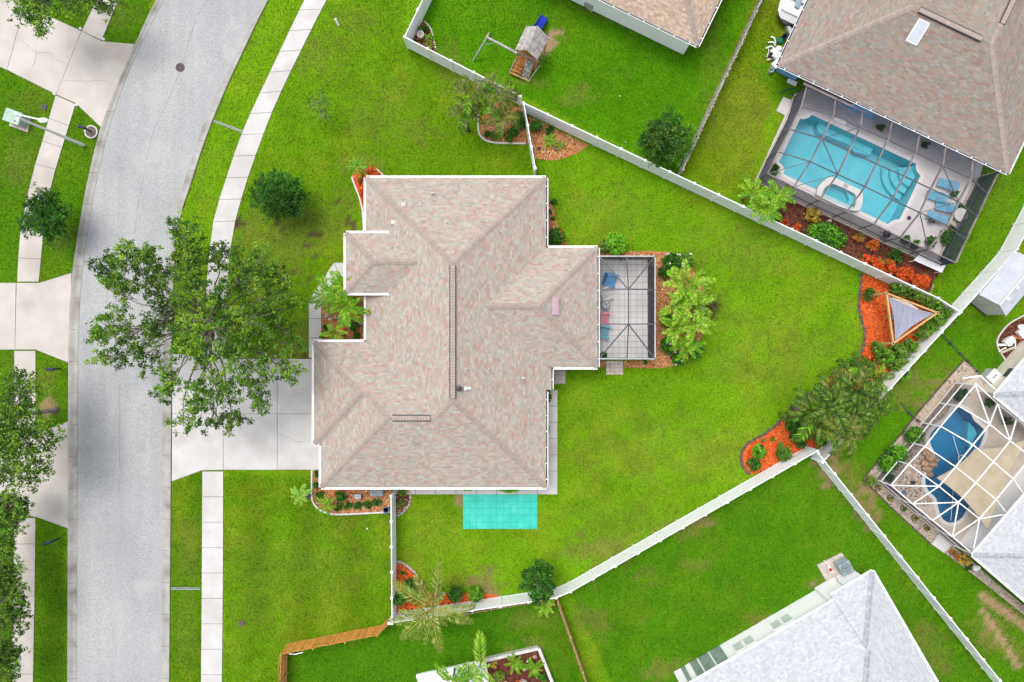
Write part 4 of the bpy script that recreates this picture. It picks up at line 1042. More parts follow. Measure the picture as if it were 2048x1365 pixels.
g = MB(); g.prism(pxpoly([(1926, 770), (1842, 846), (1757, 962), (1820, 1016), (1860, 1010), (1866, 998), (1846, 980), (1843, 955), (1858, 934), (1858, 910), (1850, 888), (1852, 866), (1870, 846), (1893, 830), (1900, 812), (1925, 800)]), .1, .112, True)
struct(g.build('shell_gravel_bed', M['gravel_base']))
pav = MB(); pav.prism(pxpoly([(1935, 1108), (1958, 1056), (2080, 930), (2080, 985)]), .1, .112, True); struct(pav.build('mauve_paved_terrace', M['brick_pave']))
wf = empty('rock_waterfall', P(1854, 922), 'tan stacked rock waterfall at the edge of the blue pool', 'waterfall')
for k, (x, y, s, z) in enumerate(((1848, 905, .7, .1), (1858, 912, .8, .1), (1846, 925, .8, .1), (1862, 928, .6, .1), (1853, 936, .7, .1), (1856, 948, .5, .1), (1851, 914, .6, .4), (1856, 926, .55, .4), (1864, 918, .4, .4), (1845, 936, .5, .1))):
    b = MB(); b.rock(P(x, y)+Vector((0, 0, z)), (s, s*.85, .38), k); b.build('rock', M['rock_tan'], wf)
ZR, ZF = 2.3, 3.5
wc = empty('screen_enclosure', P(1880, 960), 'white framed pool screen enclosure over the blue pool', 'enclosure')
q = lambda x, y, z: P(x, y, z)
Lr = [q(1782, 971, ZR), q(1817, 929, ZR), q(1850, 893, ZR), q(1881, 853, ZR), q(1916, 812, ZR), q(1950.5, 770, ZR)]
Br = [q(1825, 1008, ZR), q(1865, 1041, ZR), q(1905, 1073.5, ZR), q(1945, 1108, ZR)]
I = {(0, 0): (1877.7, 973), (0, 1): (1911, 934), (0, 2): (1945.8, 890), (0, 3): (1979, 849), (1, 0): (1917, 1005), (1, 1): (1951.4, 966), (1, 2): (1986.6, 924), (1, 3): (2020, 882),
     (2, 0): (1958.6, 1038), (2, 1): (1992, 999), (2, 2): (2026, 958), (2, 3): (2062, 915)}
I = {k: q(*v, ZF) for k, v in I.items()}
hb = [q(1950.5, 767, ZR), q(1995, 808, ZR), q(2033, 838, ZR), q(2066, 866, ZR)]
sb = [q(2014, 1028, ZR), q(2048, 990, ZR), q(2084, 950, ZR)]
seg = list(zip(Lr[:-1], Lr[1:]))+[(Lr[0], Br[0])]+list(zip(Br[:-1], Br[1:]))+list(zip(hb[:-1], hb[1:]))+[(Br[3], sb[0]), (sb[0], sb[1]), (sb[1], sb[2])]
for i in range(3):
    for j in range(3): seg.append((I[i, j], I[i, j+1]))
for j in range(4):
    for i in range(2): seg.append((I[i, j], I[i+1, j]))
seg += [(Lr[0], I[0, 0]), (Lr[1], I[0, 0]), (Lr[2], I[0, 1]), (Lr[3], I[0, 2]), (Lr[4], I[0, 3]), (Lr[5], I[0, 3]), (hb[1], I[0, 3]), (hb[1], I[1, 3]), (hb[2], I[1, 3]), (hb[3], I[2, 3]),
        (Br[0], I[0, 0]), (Br[0], I[1, 0]), (Br[1], I[1, 0]), (Br[2], I[1, 0]), (Br[2], I[2, 0]), (Br[3], I[2, 0]), (sb[0], I[2, 1]), (sb[1], I[2, 2]), (sb[0], I[2, 0])]
for a, b2 in seg: part('beam', M['frame_white'], wc, lambda b: b.beam(a, b2, .06, .07))
pans = [(I[i, j], I[i+1, j], I[i+1, j+1], I[i, j+1]) for i in range(2) for j in range(3)]
pans += [(Lr[0], Lr[1], I[0, 0]), (Lr[1], Lr[2], I[0, 1], I[0, 0]), (Lr[2], Lr[3], I[0, 2], I[0, 1]), (Lr[3], Lr[4], I[0, 3], I[0, 2]), (Lr[4], Lr[5], I[0, 3]), (hb[0], hb[1], I[0, 3]), (hb[1], hb[2], I[1, 3], I[0, 3]), (hb[2], hb[3], I[2, 3], I[1, 3]),
         (Lr[0], Br[0], I[0, 0]), (Br[0], Br[1], I[1, 0], I[0, 0]), (Br[1], Br[2], I[1, 0]), (Br[2], Br[3], I[2, 0], I[1, 0]), (Br[3], sb[0], I[2, 1], I[2, 0]), (sb[0], sb[1], I[2, 2], I[2, 1])]
M['screen_lo'] = film('fine_insect_screen', ((.05, .05, .06), (1, 1, 1)), 0.12)
for p in pans: panel(wc, p, M['screen_lo'])
M['screen_mid'] = film('fine_screen_wall', ((.05, .05, .07), (1, 1, 1)), 0.42)
per = [Lr[5], Lr[4], Lr[3], Lr[2], Lr[1], Lr[0]]+Br
for k, (a, b2) in enumerate(zip(per[:-1], per[1:])):
    panel(wc, (G0(a, .2), G0(b2, .2), G0(b2, ZR), G0(a, ZR)), M['screen_mid'] if k < 5 else M['screen_side'], 'wall_screen')
    part('chair_rail', M['frame_white'], wc, lambda b: b.beam(G0(a, 1.0), G0(b2, 1.0), .05, .08))
    part('kick_wall', M['deck_tan'], wc, lambda b: b.beam(G0(a, .12), G0(b2, .12), .16, .24))
for a in per: part('post', M['frame_white'], wc, lambda b: b.beam(G0(a, .2), G0(a, ZR), .07))
b2 = [q(1925, 757, 2.3), q(1960, 752, 2.4), q(1996, 785, 2.4)]
for a, c in zip(b2[:-1], b2[1:]): part('side_beam', M['frame_white'], wc, lambda b: b.beam(a, c, .09, .13))

def sail(name, tips, sag, mt, label, cat='shade sail', nseg=12, drop=.12):
    """stretched cloth with hollowed edges"""
    c = sum(tips, Vector())/len(tips); edge = []
    for i in range(len(tips)):
        a, b = tips[i], tips[(i+1) % len(tips)]
        for k in range(nseg):
            t = k/nseg; p = a.lerp(b, t); edge.append(p+(c-p)*sag*4*t*(1-t))
    rings = 5; vs = [tuple(c-Vector((0, 0, drop)))]; fs = []; n = len(edge)
    for r in range(1, rings+1):
        f = r/rings
        for e in edge: p = c.lerp(e, f); vs.append((p.x, p.y, p.z-drop*(1-f*f)))
    for j in range(n): fs.append((0, 1+j, 1+(j+1) % n))
    for r in range(rings-1):
        for j in range(n): fs.append((1+r*n+j, 1+(r+1)*n+j, 1+(r+1)*n+(j+1) % n, 1+r*n+(j+1) % n))
    b = MB(); b.add(vs, fs); b.add([(v[0], v[1], v[2]-.006) for v in vs], [tuple(reversed(f)) for f in fs])
    o = b.build(name, mt, origin=tips[0], smooth=True); T(o, label, cat)
    bb = MB(); bb.tube(edge+[edge[0]], .014, 5, False); bb.build('hem', M['galv'], o)
    return o
sail('shade_sail', [P(1873, 956, 2.1), P(1976, 1060, 2.1), P(2056, 878, 2.2), P(1950, 898, 2.1)], .12, M['sail_tan'], 'tan shade sail stretched over the blue pool')
# triangular pine frame with grey sail
pg = empty('pergola', P(1790, 632), 'triangular pine pergola frame standing on the orange mulch', 'pergola')
ta, tb, tc = P(1772.6, 587, 2.45), P(1874, 626, 2.45), P(1786, 687, 2.45)
for a, b2 in ((ta, tb), (tb, tc), (tc, ta)):
    d = (b2-a).normalized()*.12; part('beam', M['pine'], pg, lambda b: b.beam(a-d, b2+d, .10, .16))
for a in (ta, tb, tc): part('post', M['pine'], pg, lambda b: b.beam((a.x, a.y, 0), (a.x, a.y, 2.38), .14))
sail('shade_sail', [P(1777, 593, 2.3), P(1867, 628, 2.3), P(1790, 682, 2.3)], .17, M['sail'], 'grey striped shade sail tied inside the triangular pine frame')
hm = empty('hammock', P(1815, 612), 'cream rolled hammock hanging along the pine beam under the grey sail', 'hammock')
part('cloth', mat('cream_canvas', C(226, 216, 196), C(236, 228, 210), 3, .9), hm, lambda b: b.tube([P(1783, 597, 1.5), P(1800, 604, 1.2), P(1818, 611, 1.15), P(1836, 620, 1.4)], [.06, .16, .16, .07], 8))
part('rope', M['white'], hm, lambda b: b.tube([P(1776, 592, 2.0), P(1783, 597, 1.5)], .015, 5)); part('rope', M['white'], hm, lambda b: b.tube([P(1836, 620, 1.4), P(1860, 626, 2.0)], .015, 5))
part('spreader', M['dark'], hm, lambda b: b.beam(P(1836, 618, 1.4)+Vector((-.1, -.1, 0)), P(1836, 622, 1.4)+Vector((.1, .1, 0)), .05))
st = empty('garden_stool', P(1783, 634), 'small square green-grey stool on the orange mulch under the pine beam', 'stool')
part('seat', M['acgrey'], st, lambda b: b.box(P(1783, 634)+Vector((0, 0, .36)), (.30, .42, .05)))
for sx in (-.12, .12):
    for sy in (-.17, .17): part('leg', M['acgrey'], st, lambda b: b.box(P(1783, 634)+Vector((sx, sy, .17)), (.04, .04, .34)))

# pool furniture
def lounger(px, py, rz, label):
    r = empty('sun_lounger', P(px, py)+Vector((0, 0, .10)), label, 'sun lounger', 'blue sun loungers beside the turquoise pool'); r.rotation_euler = (0, 0, rz); r.scale = (.74, .9, .9)
    def pr(name, fn):
        b = MB(); fn(b); me = b.mesh(name); me.materials.append(M['pl_sky']); inst(name, me, r)
    pr('seat', lambda b: [b.box((-.9+.13*k, 0, .33), (.10, .58, .03)) for k in range(9)])
    pr('backrest', lambda b: [b.beam((.30+.10*k, -.29, .36+.05*k), (.30+.10*k, .29, .36+.05*k), .085, .03) for k in range(7)])
    for s in (-1, 1):
        pr('side_rail', lambda b: b.tube([(-.95, s*.31, .30), (.2, s*.31, .34), (.95, s*.31, .68)], .035, 6))
        pr('arm', lambda b: b.tube([(.05, s*.34, .34), (.12, s*.36, .55), (.45, s*.36, .58), (.6, s*.34, .5)], .03, 6))
        for x in (-.8, .45): pr('leg', lambda b: b.box((x, s*.28, .16), (.05, .05, .32)))
for (x, y, a), ex in zip(((1888, 372, -20), (1866, 396, -18), (1884, 417, -12), (1866, 437, -24)), ('nearest the house wall', 'second from the house wall', 'third from the house wall', 'with a dark towel at its foot')):
    lounger(x, y, math.radians(a), 'pale blue slatted sun lounger beside the turquoise pool, '+ex)
tw = MB(); tw.box(P(1856, 444)+Vector((0, 0, .50)), (.5, .3, .05), -.4); tw.box(P(1855, 445)+Vector((0, 0, .54)), (.36, .2, .05), .1)
T(tw.build('towel', M['dark'], origin=P(1856, 444)+Vector((0, 0, .48))), 'dark folded towel lying on the foot of a blue lounger', 'towel')
def tableset(px, py, label, s=.45):
    t = empty('bistro_table', P(px, py)+Vector((0, 0, .1)), label, 'table'); c = P(px, py)+Vector((0, 0, .1))
    part('table_top', M['pl_white'], t, lambda b: b.lathe(c+Vector((0, 0, .68)), [(s, 0), (s, .03)], 20))
    for k in range(4):
        a = k*math.pi/2+.4; part('leg', M['pl_white'], t, lambda b: b.beam(c+Vector((s*.6*math.cos(a), s*.6*math.sin(a), 0)), c+Vector((s*.75*math.cos(a), s*.75*math.sin(a), .68)), .035))
tableset(1908, 434, 'round white bistro table among pots at the end of the bronze screen', .5)
adirondack(1900, 446, math.radians(150), M['pl_white'], 'white slatted chair beside the round bistro table under the bronze screen')
wb = empty('slatted_bench', P(1858, 528), 'white slatted bench outside the bronze pool screen', 'bench')
q4 = [P(1841, 506, .75), P(1891, 530, .75), P(1883.5, 546, .75), P(1827, 521, .75)]
for k in range(10):
    f0, f1 = k/10+.008, (k+1)/10-.008
    part('slat', M['white'], wb, lambda b: b.hexa([q4[0].lerp(q4[3], f0), q4[1].lerp(q4[2], f0), q4[1].lerp(q4[2], f1), q4[0].lerp(q4[3], f1)]+[v+Vector((0, 0, .03)) for v in (q4[0].lerp(q4[3], f0), q4[1].lerp(q4[2], f0), q4[1].lerp(q4[2], f1), q4[0].lerp(q4[3], f1))]))
for p in q4:
    c = (p+(q4[0]+q4[2])/2*.12)/1.12; part('leg', M['white'], wb, lambda b: b.beam((c.x, c.y, 0), (c.x, c.y, .74), .07))
part('cross_rail', M['white'], wb, lambda b: (b.beam(q4[0].lerp(q4[1], .15)-Vector((0, 0, .04)), q4[3].lerp(q4[2], .15)-Vector((0, 0, .04)), .06), b.beam(q4[0].lerp(q4[1], .85)-Vector((0, 0, .04)), q4[3].lerp(q4[2], .85)-Vector((0, 0, .04)), .06)))
sk_ = empty('deck_board', P(1675, 247), 'white board lying on the deck beside the turquoise pool', 'board')
part('board', M['white'], sk_, lambda b: b.hexa([P(x, y)+Vector((0, 0, .105)) for x, y in ((1667, 236), (1691, 245), (1687, 252), (1664, 241))]+[P(x, y)+Vector((0, 0, .2)) for x, y in ((1667, 236), (1691, 245), (1687, 252), (1664, 241))]))
ct = MB(); ct.lathe(P(1816, 437)+Vector((0, 0, .1)), [(.14, 0), (.15, .05), (.1, .09)], 14); T(ct.build('chlorine_float', mat('purple_plastic', C(96, 44, 96), C(116, 60, 112), 3, .4), origin=P(1816, 437)+Vector((0, 0, .1))), 'small purple float lying on the deck by the turquoise pool', 'float')

# ------------------------------------------------------------------ shed
sh = empty('garden_shed', P(1985, 575), 'white plastic garden shed with ribbed gable roof beside the white fence', 'shed')
zE, zP = 2.1, 2.75
e0, e1 = P(1958, 590, zE), P(2032, 503, zE); g0, g1 = P(2011, 633, zE), P(2085, 546, zE); r0, r1 = (e0+g0)/2, (e1+g1)/2; r0.z = r1.z = zP
ins = lambda p, c: p+(c-p).normalized()*.14
cen = (e0+e1+g0+g1)/4; wl_ = [Vector((p.x, p.y, 0)) for p in (e0, e1, g1, g0)]; cz = Vector((cen.x, cen.y, 0)); wl_ = [ins(p, cz) for p in wl_]; EXCL.append(wl_)
M['shed'] = mat('shed_panel', C(226, 224, 214), C(236, 234, 226), 2, .6)
M['shed_roof'] = mat('shed_roof_panel', C(206, 212, 224), C(222, 226, 234), 1.6, .55)
part('wall', M['shed'], sh, lambda b: b.prism(wl_, .1, zE-.02))
dd = (r1-r0).normalized(); rr0 = Vector((r0.x, r0.y, zP-.03))+dd*.12; w0, w3 = Vector((wl_[0].x, wl_[0].y, zE-.02)), Vector((wl_[3].x, wl_[3].y, zE-.02))
part('gable', M['shed'], sh, lambda b: b.add([w0, w3, rr0, w0+dd*.05, w3+dd*.05, rr0+dd*.05], [(0, 1, 2), (3, 5, 4)]))
for a, b2 in ((e0, e1), (g0, g1)):
    s = part('roof_slope', M['shed_roof'], sh, lambda b: b.hexa([a, b2, r1, r0]+[v+Vector((0, 0, .04)) for v in (a, b2, r1, r0)]))
    n = 12
    for k in range(1, n):
        f = k/n; p_, q_ = a.lerp(r0, f), b2.lerp(r1, f)
        part('roof_rib', M['shed_roof'], s, lambda b: b.beam(p_+Vector((0, 0, .05)), q_+Vector((0, 0, .05)), .035, .03))
part('ridge_cap', M['shed'], sh, lambda b: b.beam(r0+Vector((0, 0, .05)), r1+Vector((0, 0, .05)), .16, .05))
part('base', M['deck_tan'], sh, lambda b: b.prism([ins(p, cz) for p in [Vector((p.x, p.y, 0)) for p in (e0+(e0-r0)*.05, e1, g1, g0)]], 0, .12))
part('door_sill', M['dark'], sh, lambda b: b.beam(wl_[0]-dd*.04+Vector((0, 0, .16)), wl_[3]-dd*.04+Vector((0, 0, .16)), .05, .06))
part('door_line', M['galv'], sh, lambda b: b.beam(wl_[0].lerp(wl_[3], .5)-dd*.012+Vector((0, 0, .2)), wl_[0].lerp(wl_[3], .5)-dd*.012+Vector((0, 0, 2.0)), .02, .02))
for f in (.2, .45, .7):
    c = r0.lerp(r1, f).lerp(g0.lerp(g1, f), .18); part('skylight_panel', M['white'], sh, lambda b: b.box(c+Vector((0, 0, .04)), (.22, .22, .05), .87))
c = r0.lerp(r1, .28).lerp(g0.lerp(g1, .28), .55); part('vent', M['galv'], sh, lambda b: b.box(c+Vector((0, 0, .05)), (.45, .26, .05), .87))

# ------------------------------------------------------------------ play set
ps = empty('play_set', P(1050, 125), 'weathered wooden play tower with gable roof, climbing wall and swing beam', 'play set')
zE, zP = 2.3, 3.0
la, lb, ra, rb_, ka, kb = P(1052, 53, zE), P(1030, 100, zE), P(1097, 76, zE), P(1075, 121, zE), P(1076, 53, zP), P(1053, 101, zP)
for (a, b2) in ((la, lb), (ra, rb_)):
    n = 8
    for k in range(n):
        f0, f1 = k/n+.006, (k+1)/n-.004; v = [a.lerp(ka, f0), b2.lerp(kb, f0), b2.lerp(kb, f1), a.lerp(ka, f1)]
        part('roof_board', M['wood_grey'], ps, lambda b: b.hexa(v+[x+Vector((0, 0, .025+random.uniform(0, .012))) for x in v]))
corners = [P(1048, 62, 0), P(1028, 104, 0), P(1086, 80, 0), P(1066, 122, 0)]
cs = [la.lerp(lb, .08).lerp(ka, .15), la.lerp(lb, .92).lerp(kb, .15), ra.lerp(rb_, .08).lerp(ka, .15), ra.lerp(rb_, .92).lerp(kb, .15)]
for c in cs: part('post', M['wood_brown'], ps, lambda b: b.beam((c.x, c.y, 0), (c.x, c.y, c.z), .09))
fl = [Vector((c.x, c.y, 1.25)) for c in (cs[0], cs[1], cs[3], cs[2])]
for k in range(8):
    f0, f1 = k/8+.01, (k+1)/8-.01
    part('floor_board', M['stepwood'], ps, lambda b: b.hexa([fl[0].lerp(fl[3], f0), fl[1].lerp(fl[2], f0), fl[1].lerp(fl[2], f1), fl[0].lerp(fl[3], f1)]+[v+Vector((0, 0, .03)) for v in (fl[0].lerp(fl[3], f0), fl[1].lerp(fl[2], f0), fl[1].lerp(fl[2], f1), fl[0].lerp(fl[3], f1))]))
for z in (1.9, 1.6):
    for a, b2 in ((0, 1), (2, 3), (1, 3)): part('rail', M['wood_grey'], ps, lambda b: b.beam((cs[a].x, cs[a].y, z), (cs[b2].x, cs[b2].y, z), .04, .09))
# lower deck frame, stairs, climbing wall
fr = [P(1019, 148, 0), P(1057.5, 166, 0), P(1085, 105, 0)]
part('base_rail', M['wood_grey'], ps, lambda b: b.beam(fr[1]+Vector((0, 0, .35)), Vector((cs[3].x+.3, cs[3].y, 1.1)), .05, .09))
part('base_rail', M['wood_brown'], ps, lambda b: b.beam(fr[0]+Vector((0, 0, .3)), fr[1]+Vector((0, 0, .3)), .06, .12))
part('base_rail', M['wood_grey'], ps, lambda b: b.beam(fr[0]+Vector((0, 0, .35)), Vector((cs[1].x, cs[1].y, 1.2)), .05, .09))
dn = (fr[0]-Vector((cs[1].x, cs[1].y, 0))); wd_ = (fr[1]-fr[0])*.48
for k in range(5):
    f = .1+k*.2; p = Vector((cs[1].x, cs[1].y, 0))+dn*f; z = 1.15-.22*k
    part('stair_tread', M['stepwood'], ps, lambda b: b.hexa([p+Vector((0, 0, z)), p+wd_+Vector((0, 0, z)), p+wd_+dn*.17+Vector((0, 0, z)), p+dn*.17+Vector((0, 0, z))]+[v+Vector((0, 0, .035)) for v in (p+Vector((0, 0, z)), p+wd_+Vector((0, 0, z)), p+wd_+dn*.17+Vector((0, 0, z)), p+dn*.17+Vector((0, 0, z)))]))
cw = [P(1052, 121, 1.25), P(1067, 126, 1.25), P(1056, 161, .05), P(1042.5, 157, .05)]
wallp = part('climbing_wall', M['wood_grey'], ps, lambda b: b.hexa(cw+[v+Vector((0, 0, .04)) for v in cw]))
M['hold'] = mat('teal_hold', C(24, 140, 112), C(36, 158, 130), 4, .5)
for u, v in ((.3, .12), (.72, .10), (.25, .35), (.7, .38), (.28, .6), (.66, .6), (.25, .86), (.75, .84), (.5, .24)):
    p = cw[0].lerp(cw[3], v).lerp(cw[1].lerp(cw[2], v), u)+Vector((0, 0, .03)); part('hold', M['hold'], wallp, lambda b: b.rock(p, (.14, .14, .08), int(u*100)))
part('swing_beam', M['wood_grey'], ps, lambda b: b.beam(P(972, 74, 2.25), P(1034, 107, 2.15), .13, .15))
part('swing_leg', M['wood_grey'], ps, lambda b: b.beam(P(974, 75, 2.25), P(946, 122, 0), .10)); part('swing_leg', M['wood_grey'], ps, lambda b: b.beam(P(974, 75, 2.25), P(979, 66, 0), .10))
part('leg_brace', M['green_box'], ps, lambda b: b.beam(P(965, 91, 1.4), P(992, 85, 2.15), .04, .06))
part('ball_seat', M['red'], ps, lambda b: b.lathe(P(1066, 118, 1.3), [(.05, 0), (.17, .08), (.2, .2), (.15, .33), (.04, .38)], 14))
sl = [P(1082, 31, .22), P(1096, 38, .22), P(1081, 60, 1.3), P(1067.5, 53, 1.3)]
def slide(b):
    n = 8
    for s_ in range(n):
        f0, f1 = s_/n, (s_+1)/n
        zz = lambda f: Vector((0, 0, -.18*math.sin(math.pi*f)))
        a, c, d_, e = sl[0].lerp(sl[3], f0)+zz(f0), sl[1].lerp(sl[2], f0)+zz(f0), sl[1].lerp(sl[2], f1)+zz(f1), sl[0].lerp(sl[3], f1)+zz(f1)
        b.hexa([a, c, d_, e]+[v+Vector((0, 0, .03)) for v in (a, c, d_, e)])
        for p_, q_ in ((a, e), (c, d_)): b.beam(p_+Vector((0, 0, .07)), q_+Vector((0, 0, .07)), .05, .16)
part('slide', M['slide'], ps, slide)
part('side_bar', M['wood_grey'], ps, lambda b: b.beam(P(1094, 74, 2.0), P(1106, 81, 1.9), .05, .07))

# ------------------------------------------------------------------ street furniture and services
lamp = empty('street_lamp', P(168, 291), 'tall grey street lamp leaning over the far sidewalk beside the green box', 'street lamp')
tp = P(36, 236, 6.4); bs = P(168, 291)
part('pole', M['lampgrey'], lamp, lambda b: b.tube([bs, bs.lerp(tp, .5)+Vector((0, 0, 0)), tp], [.12, .095, .075], 10))
hd = P(86, 241, 6.9)
part('arm', M['white'], lamp, lambda b: b.tube([tp-Vector((0, 0, .3)), P(30, 228, 6.75), P(60, 235, 6.9), hd], .045, 8))
h_ = part('lamp_head', M['white'], lamp, lambda b: (b.lathe(hd-Vector((0, 0, .05)), [(.10, 0), (.17, .04), (.15, .1), (.06, .13)], 14, 2.0, 1.0)))
part('lens', M['navy'], h_, lambda b: b.lathe(hd-Vector((0, 0, .075)), [(.09, 0), (.12, .03)], 12, 2.0, 1.0))
tr_ = empty('transformer_box', P(42, 247), 'pale green utility transformer box on a concrete pad', 'utility box')
tb_ = [P(27, 223), P(63, 236), P(57, 266), P(20, 253)]
part('pad', M['paver'], tr_, lambda b: b.prism(tb_, 0, .1)); c = (tb_[0]+tb_[2])/2+Vector((.05, .08, 0)); ang = math.atan2(tb_[1].y-tb_[0].y, tb_[1].x-tb_[0].x)
part('cabinet', M['green_box'], tr_, lambda b: b.box(c+Vector((0, 0, .5)), (1.15, .85, .8), ang)); part('lid', M['green_box'], tr_, lambda b: b.box(c+Vector((0, .02, .93)), (1.22, .92, .06), ang))
part('warning_plate', M['white'], tr_, lambda b: b.box(c+Vector((.35, -.2, .965)), (.16, .2, .008), ang)); part('lock', M['iron'], tr_, lambda b: b.box(c+Vector((.2, -.3, .965)), (.1, .12, .02), ang))
EXCL.append(tb_)
def mailbox(px, py, label, h=1.15, rz=0.0, mt='navy'):
    p = P(px, py); r = empty('mailbox', p, label, 'mailbox')
    part('post', M[mt], r, lambda b: b.box(p+Vector((0, 0, h*.42)), (.09, .09, h*.84)))
    def bx(b):
        n = 8; pr = [(-.10, 0), (-.10, .12)]+[(-.10*math.cos(math.pi*k/n), .12+.10*math.sin(math.pi*k/n)) for k in range(1, n)]+[(.10, .12), (.10, 0)]
        vs = []
        ca, sa = math.cos(rz), math.sin(rz)
        for x in (-.26, .26):
            for y, z in pr: vs.append((p.x+x*ca-y*sa, p.y+x*sa+y*ca, h-.14+z))
        m_ = len(pr); b.add(vs, [(j, (j+1) % m_, m_+(j+1) % m_, m_+j) for j in range(m_)]+[tuple(reversed(range(m_))), tuple(m_+j for j in range(m_))])
    part('box', M[mt], r, bx); part('flag', M['galv'], r, lambda b: b.box(p+Vector((.0, .12, h)), (.04, .02, .16)))
    part('arm', M[mt], r, lambda b: b.box(p+Vector((0, 0, h*.80)), (.30, .07, .07), rz))
    return r
mailbox(121, 738, 'navy mailbox on its post in the verge below the middle driveway')
mailbox(118, 1077, 'navy mailbox on its post in the verge below the oak tree driveway', rz=.35)
mailbox(183, 264, 'navy mailbox standing in the white ringed planter', rz=-.3)
rp = empty('ring_planter', P(184, 265), 'round white ring planter of dark soil by the kerb', 'planter'); c = P(184, 265)
def ringwall(b, c, ro, ri, h, n=28):
    vs = []
    for k in range(n):
        a = 2*math.pi*k/n
        for r_, z in ((ro, 0), (ro, h), (ri, h), (ri, 0)): vs.append((c.x+r_*math.cos(a), c.y+r_*math.sin(a), c.z+z))
    b.add(vs, [(4*k+j, 4*((k+1) % n)+j, 4*((k+1) % n)+j+1, 4*k+j+1) for k in range(n) for j in range(3)])
part('ring', M['edge_white'], rp, lambda b: ringwall(b, c, .48, .40, .14)); part('soil', mat('potting_soil', C(104, 98, 90), C(140, 132, 122), 10, .95, .6, 40), rp, lambda b: b.lathe(c, [(.41, 0), (.41, .08), (.1, .1)], 20))
EXCL.append([c+Vector((.45*math.cos(a), .45*math.sin(a), 0)) for a in np.linspace(0, 6, 12)])
for (x, y), ex in zip(((162, 58), (208, 79.5), (110, 188.5), (154, 211)), ('above the top driveway', 'beside the kerb grass', 'below the top driveway', 'by the ringed planter')):
    c = P(x, y); b = MB(); ringwall(b, c+Vector((0, 0, .0)), .105, .045, .09, 18); b.prism([c+Vector((.05*math.cos(a), .05*math.sin(a), 0)) for a in np.linspace(0, 5.5, 8)], 0, .05)
    T(b.build('sprinkler_ring', M['edge_white'], origin=c), 'small round concrete sprinkler ring at the sidewalk corner '+ex, 'sprinkler ring', 'sprinkler rings')
vb = empty('valve_box', P(89, 215), 'dark sunken meter box in the grass near the transformer', 'meter box')
part('frame', M['edge_dark'], vb, lambda b: b.box(P(89, 215)+Vector((0, 0, .03)), (.36, .46, .06), -.35)); part('lid', M['navy'], vb, lambda b: b.box(P(90, 215)+Vector((0, 0, .065)), (.24, .34, .02), -.35))
vb = empty('valve_box', P(484, 1246), 'small dark meter box in the striped front lawn', 'meter box')
part('frame', M['edge_dark'], vb, lambda b: b.box(P(484, 1246)+Vector((0, 0, .03)), (.42, .34, .06), .1)); part('lid', M['iron'], vb, lambda b: b.box(P(484, 1246)+Vector((0, 0, .065)), (.32, .24, .02), .1))
mh = empty('manhole_cover', P(361, 136), 'round rusty manhole cover set in the road', 'manhole cover'); c = P(361, 136)+Vector((0, 0, .036))
part('frame', M['dark'], mh, lambda b: ringwall(b, c, .33, .29, .022)); part('lid', M['iron'], mh, lambda b: b.lathe(c, [(.285, 0), (.285, .018)], 24))
part('lid_rib', M['dark'], mh, lambda b: (ring(b, c, .2, .008, c.z+.02), ring(b, c, .1, .008, c.z+.02)))
for a, b2, lb_ in (((428, 243), (485, 264), 'narrow grey trench drain crossing the verge beside the curved sidewalk'), ((343, 1177), (401, 1177.5), 'narrow grey trench drain crossing the verge past the driveway')):
    A, B = P(*a), P(*b2); r = empty('trench_drain', (A+B)/2, lb_, 'drain'); nrm = Vector((-(B-A).y, (B-A).x, 0)).normalized()
    for s in (-.05, .05): part('side_wall', M['galv'], r, lambda b: b.beam(A+nrm*s+Vector((0, 0, .03)), B+nrm*s+Vector((0, 0, .03)), .045, .08))
    part('channel', M['dark'], r, lambda b: b.beam(A+Vector((0, 0, .01)), B+Vector((0, 0, .01)), .06, .03))
b = MB(); b.tube([P(677, 51), P(677, 51)+Vector((-.10, .22, .5))], .08, 12); T(b.build('cleanout_pipe', M['white'], origin=P(677, 51)), 'white pipe standing in the upper front lawn', 'pipe')
for x, y, s, m_, lb_ in ((1239, 193, .05, 'white', 'white ball on the lawn behind the wooden play set'), (1251, 285, .06, 'green_box', 'pale green ball on the lawn by the round citrus tree'), (735, 1057, .06, 'white', 'white ball on the striped front lawn')):
    b = MB(); b.lathe(P(x, y), [(s*.3, 0), (s*.85, s*.4), (s, s), (s*.85, s*1.6), (s*.3, s*2)], 10); T(b.build('ball', M[m_], origin=P(x, y), smooth=True), lb_, 'ball')
# air conditioners and pool equipment
def aircon(px, py, rz, label, s=(.85, .85, .85), m_='acgrey', z=.09):
    p = P(px, py)+Vector((0, 0, z)); r = empty('air_conditioner', p, label, 'air conditioner')
    part('cabinet', M[m_], r, lambda b: b.box(p+Vector((0, 0, s[2]/2)), s, rz))
    for k in range(6): part('louvre', M['galv'], r, lambda b: b.box(p+Vector((0, 0, .12+k*(s[2]-.2)/6)), (s[0]+.015, s[1]+.015, .03), rz))
    t = p+Vector((0, 0, s[2])); part('fan_guard', M['dark'], r, lambda b: [ring(b, t, s[0]*q_, .012, t.z+.015, 20) for q_ in (.4, .3, .2, .1)])
    part('fan', M['galv'], r, lambda b: [b.beam(t+Vector((0, 0, .006)), t+Vector((s[0]*.36*math.cos(a), s[0]*.36*math.sin(a), .006)), .14, .006) for a in (0, 2.1, 4.2)])
aircon(1680, 1128, math.radians(28), 'grey air conditioner on the pad by the white walled house')
aircon(1180, 10, math.radians(-26), 'dark fan air conditioner on the pad by the tan roofed house', (.7, .7, .7), 'pl_white')
aircon(757, 980, 0, 'blue grey air conditioner half under the eave in the mulch bed', (.86, .6, .7), 'acgrey', .05)
pm_ = empty('pool_pump', P(1655, 1137), 'white and red pump with pipe on the concrete pad', 'pump'); p = P(1655, 1137)+Vector((0, 0, .09))
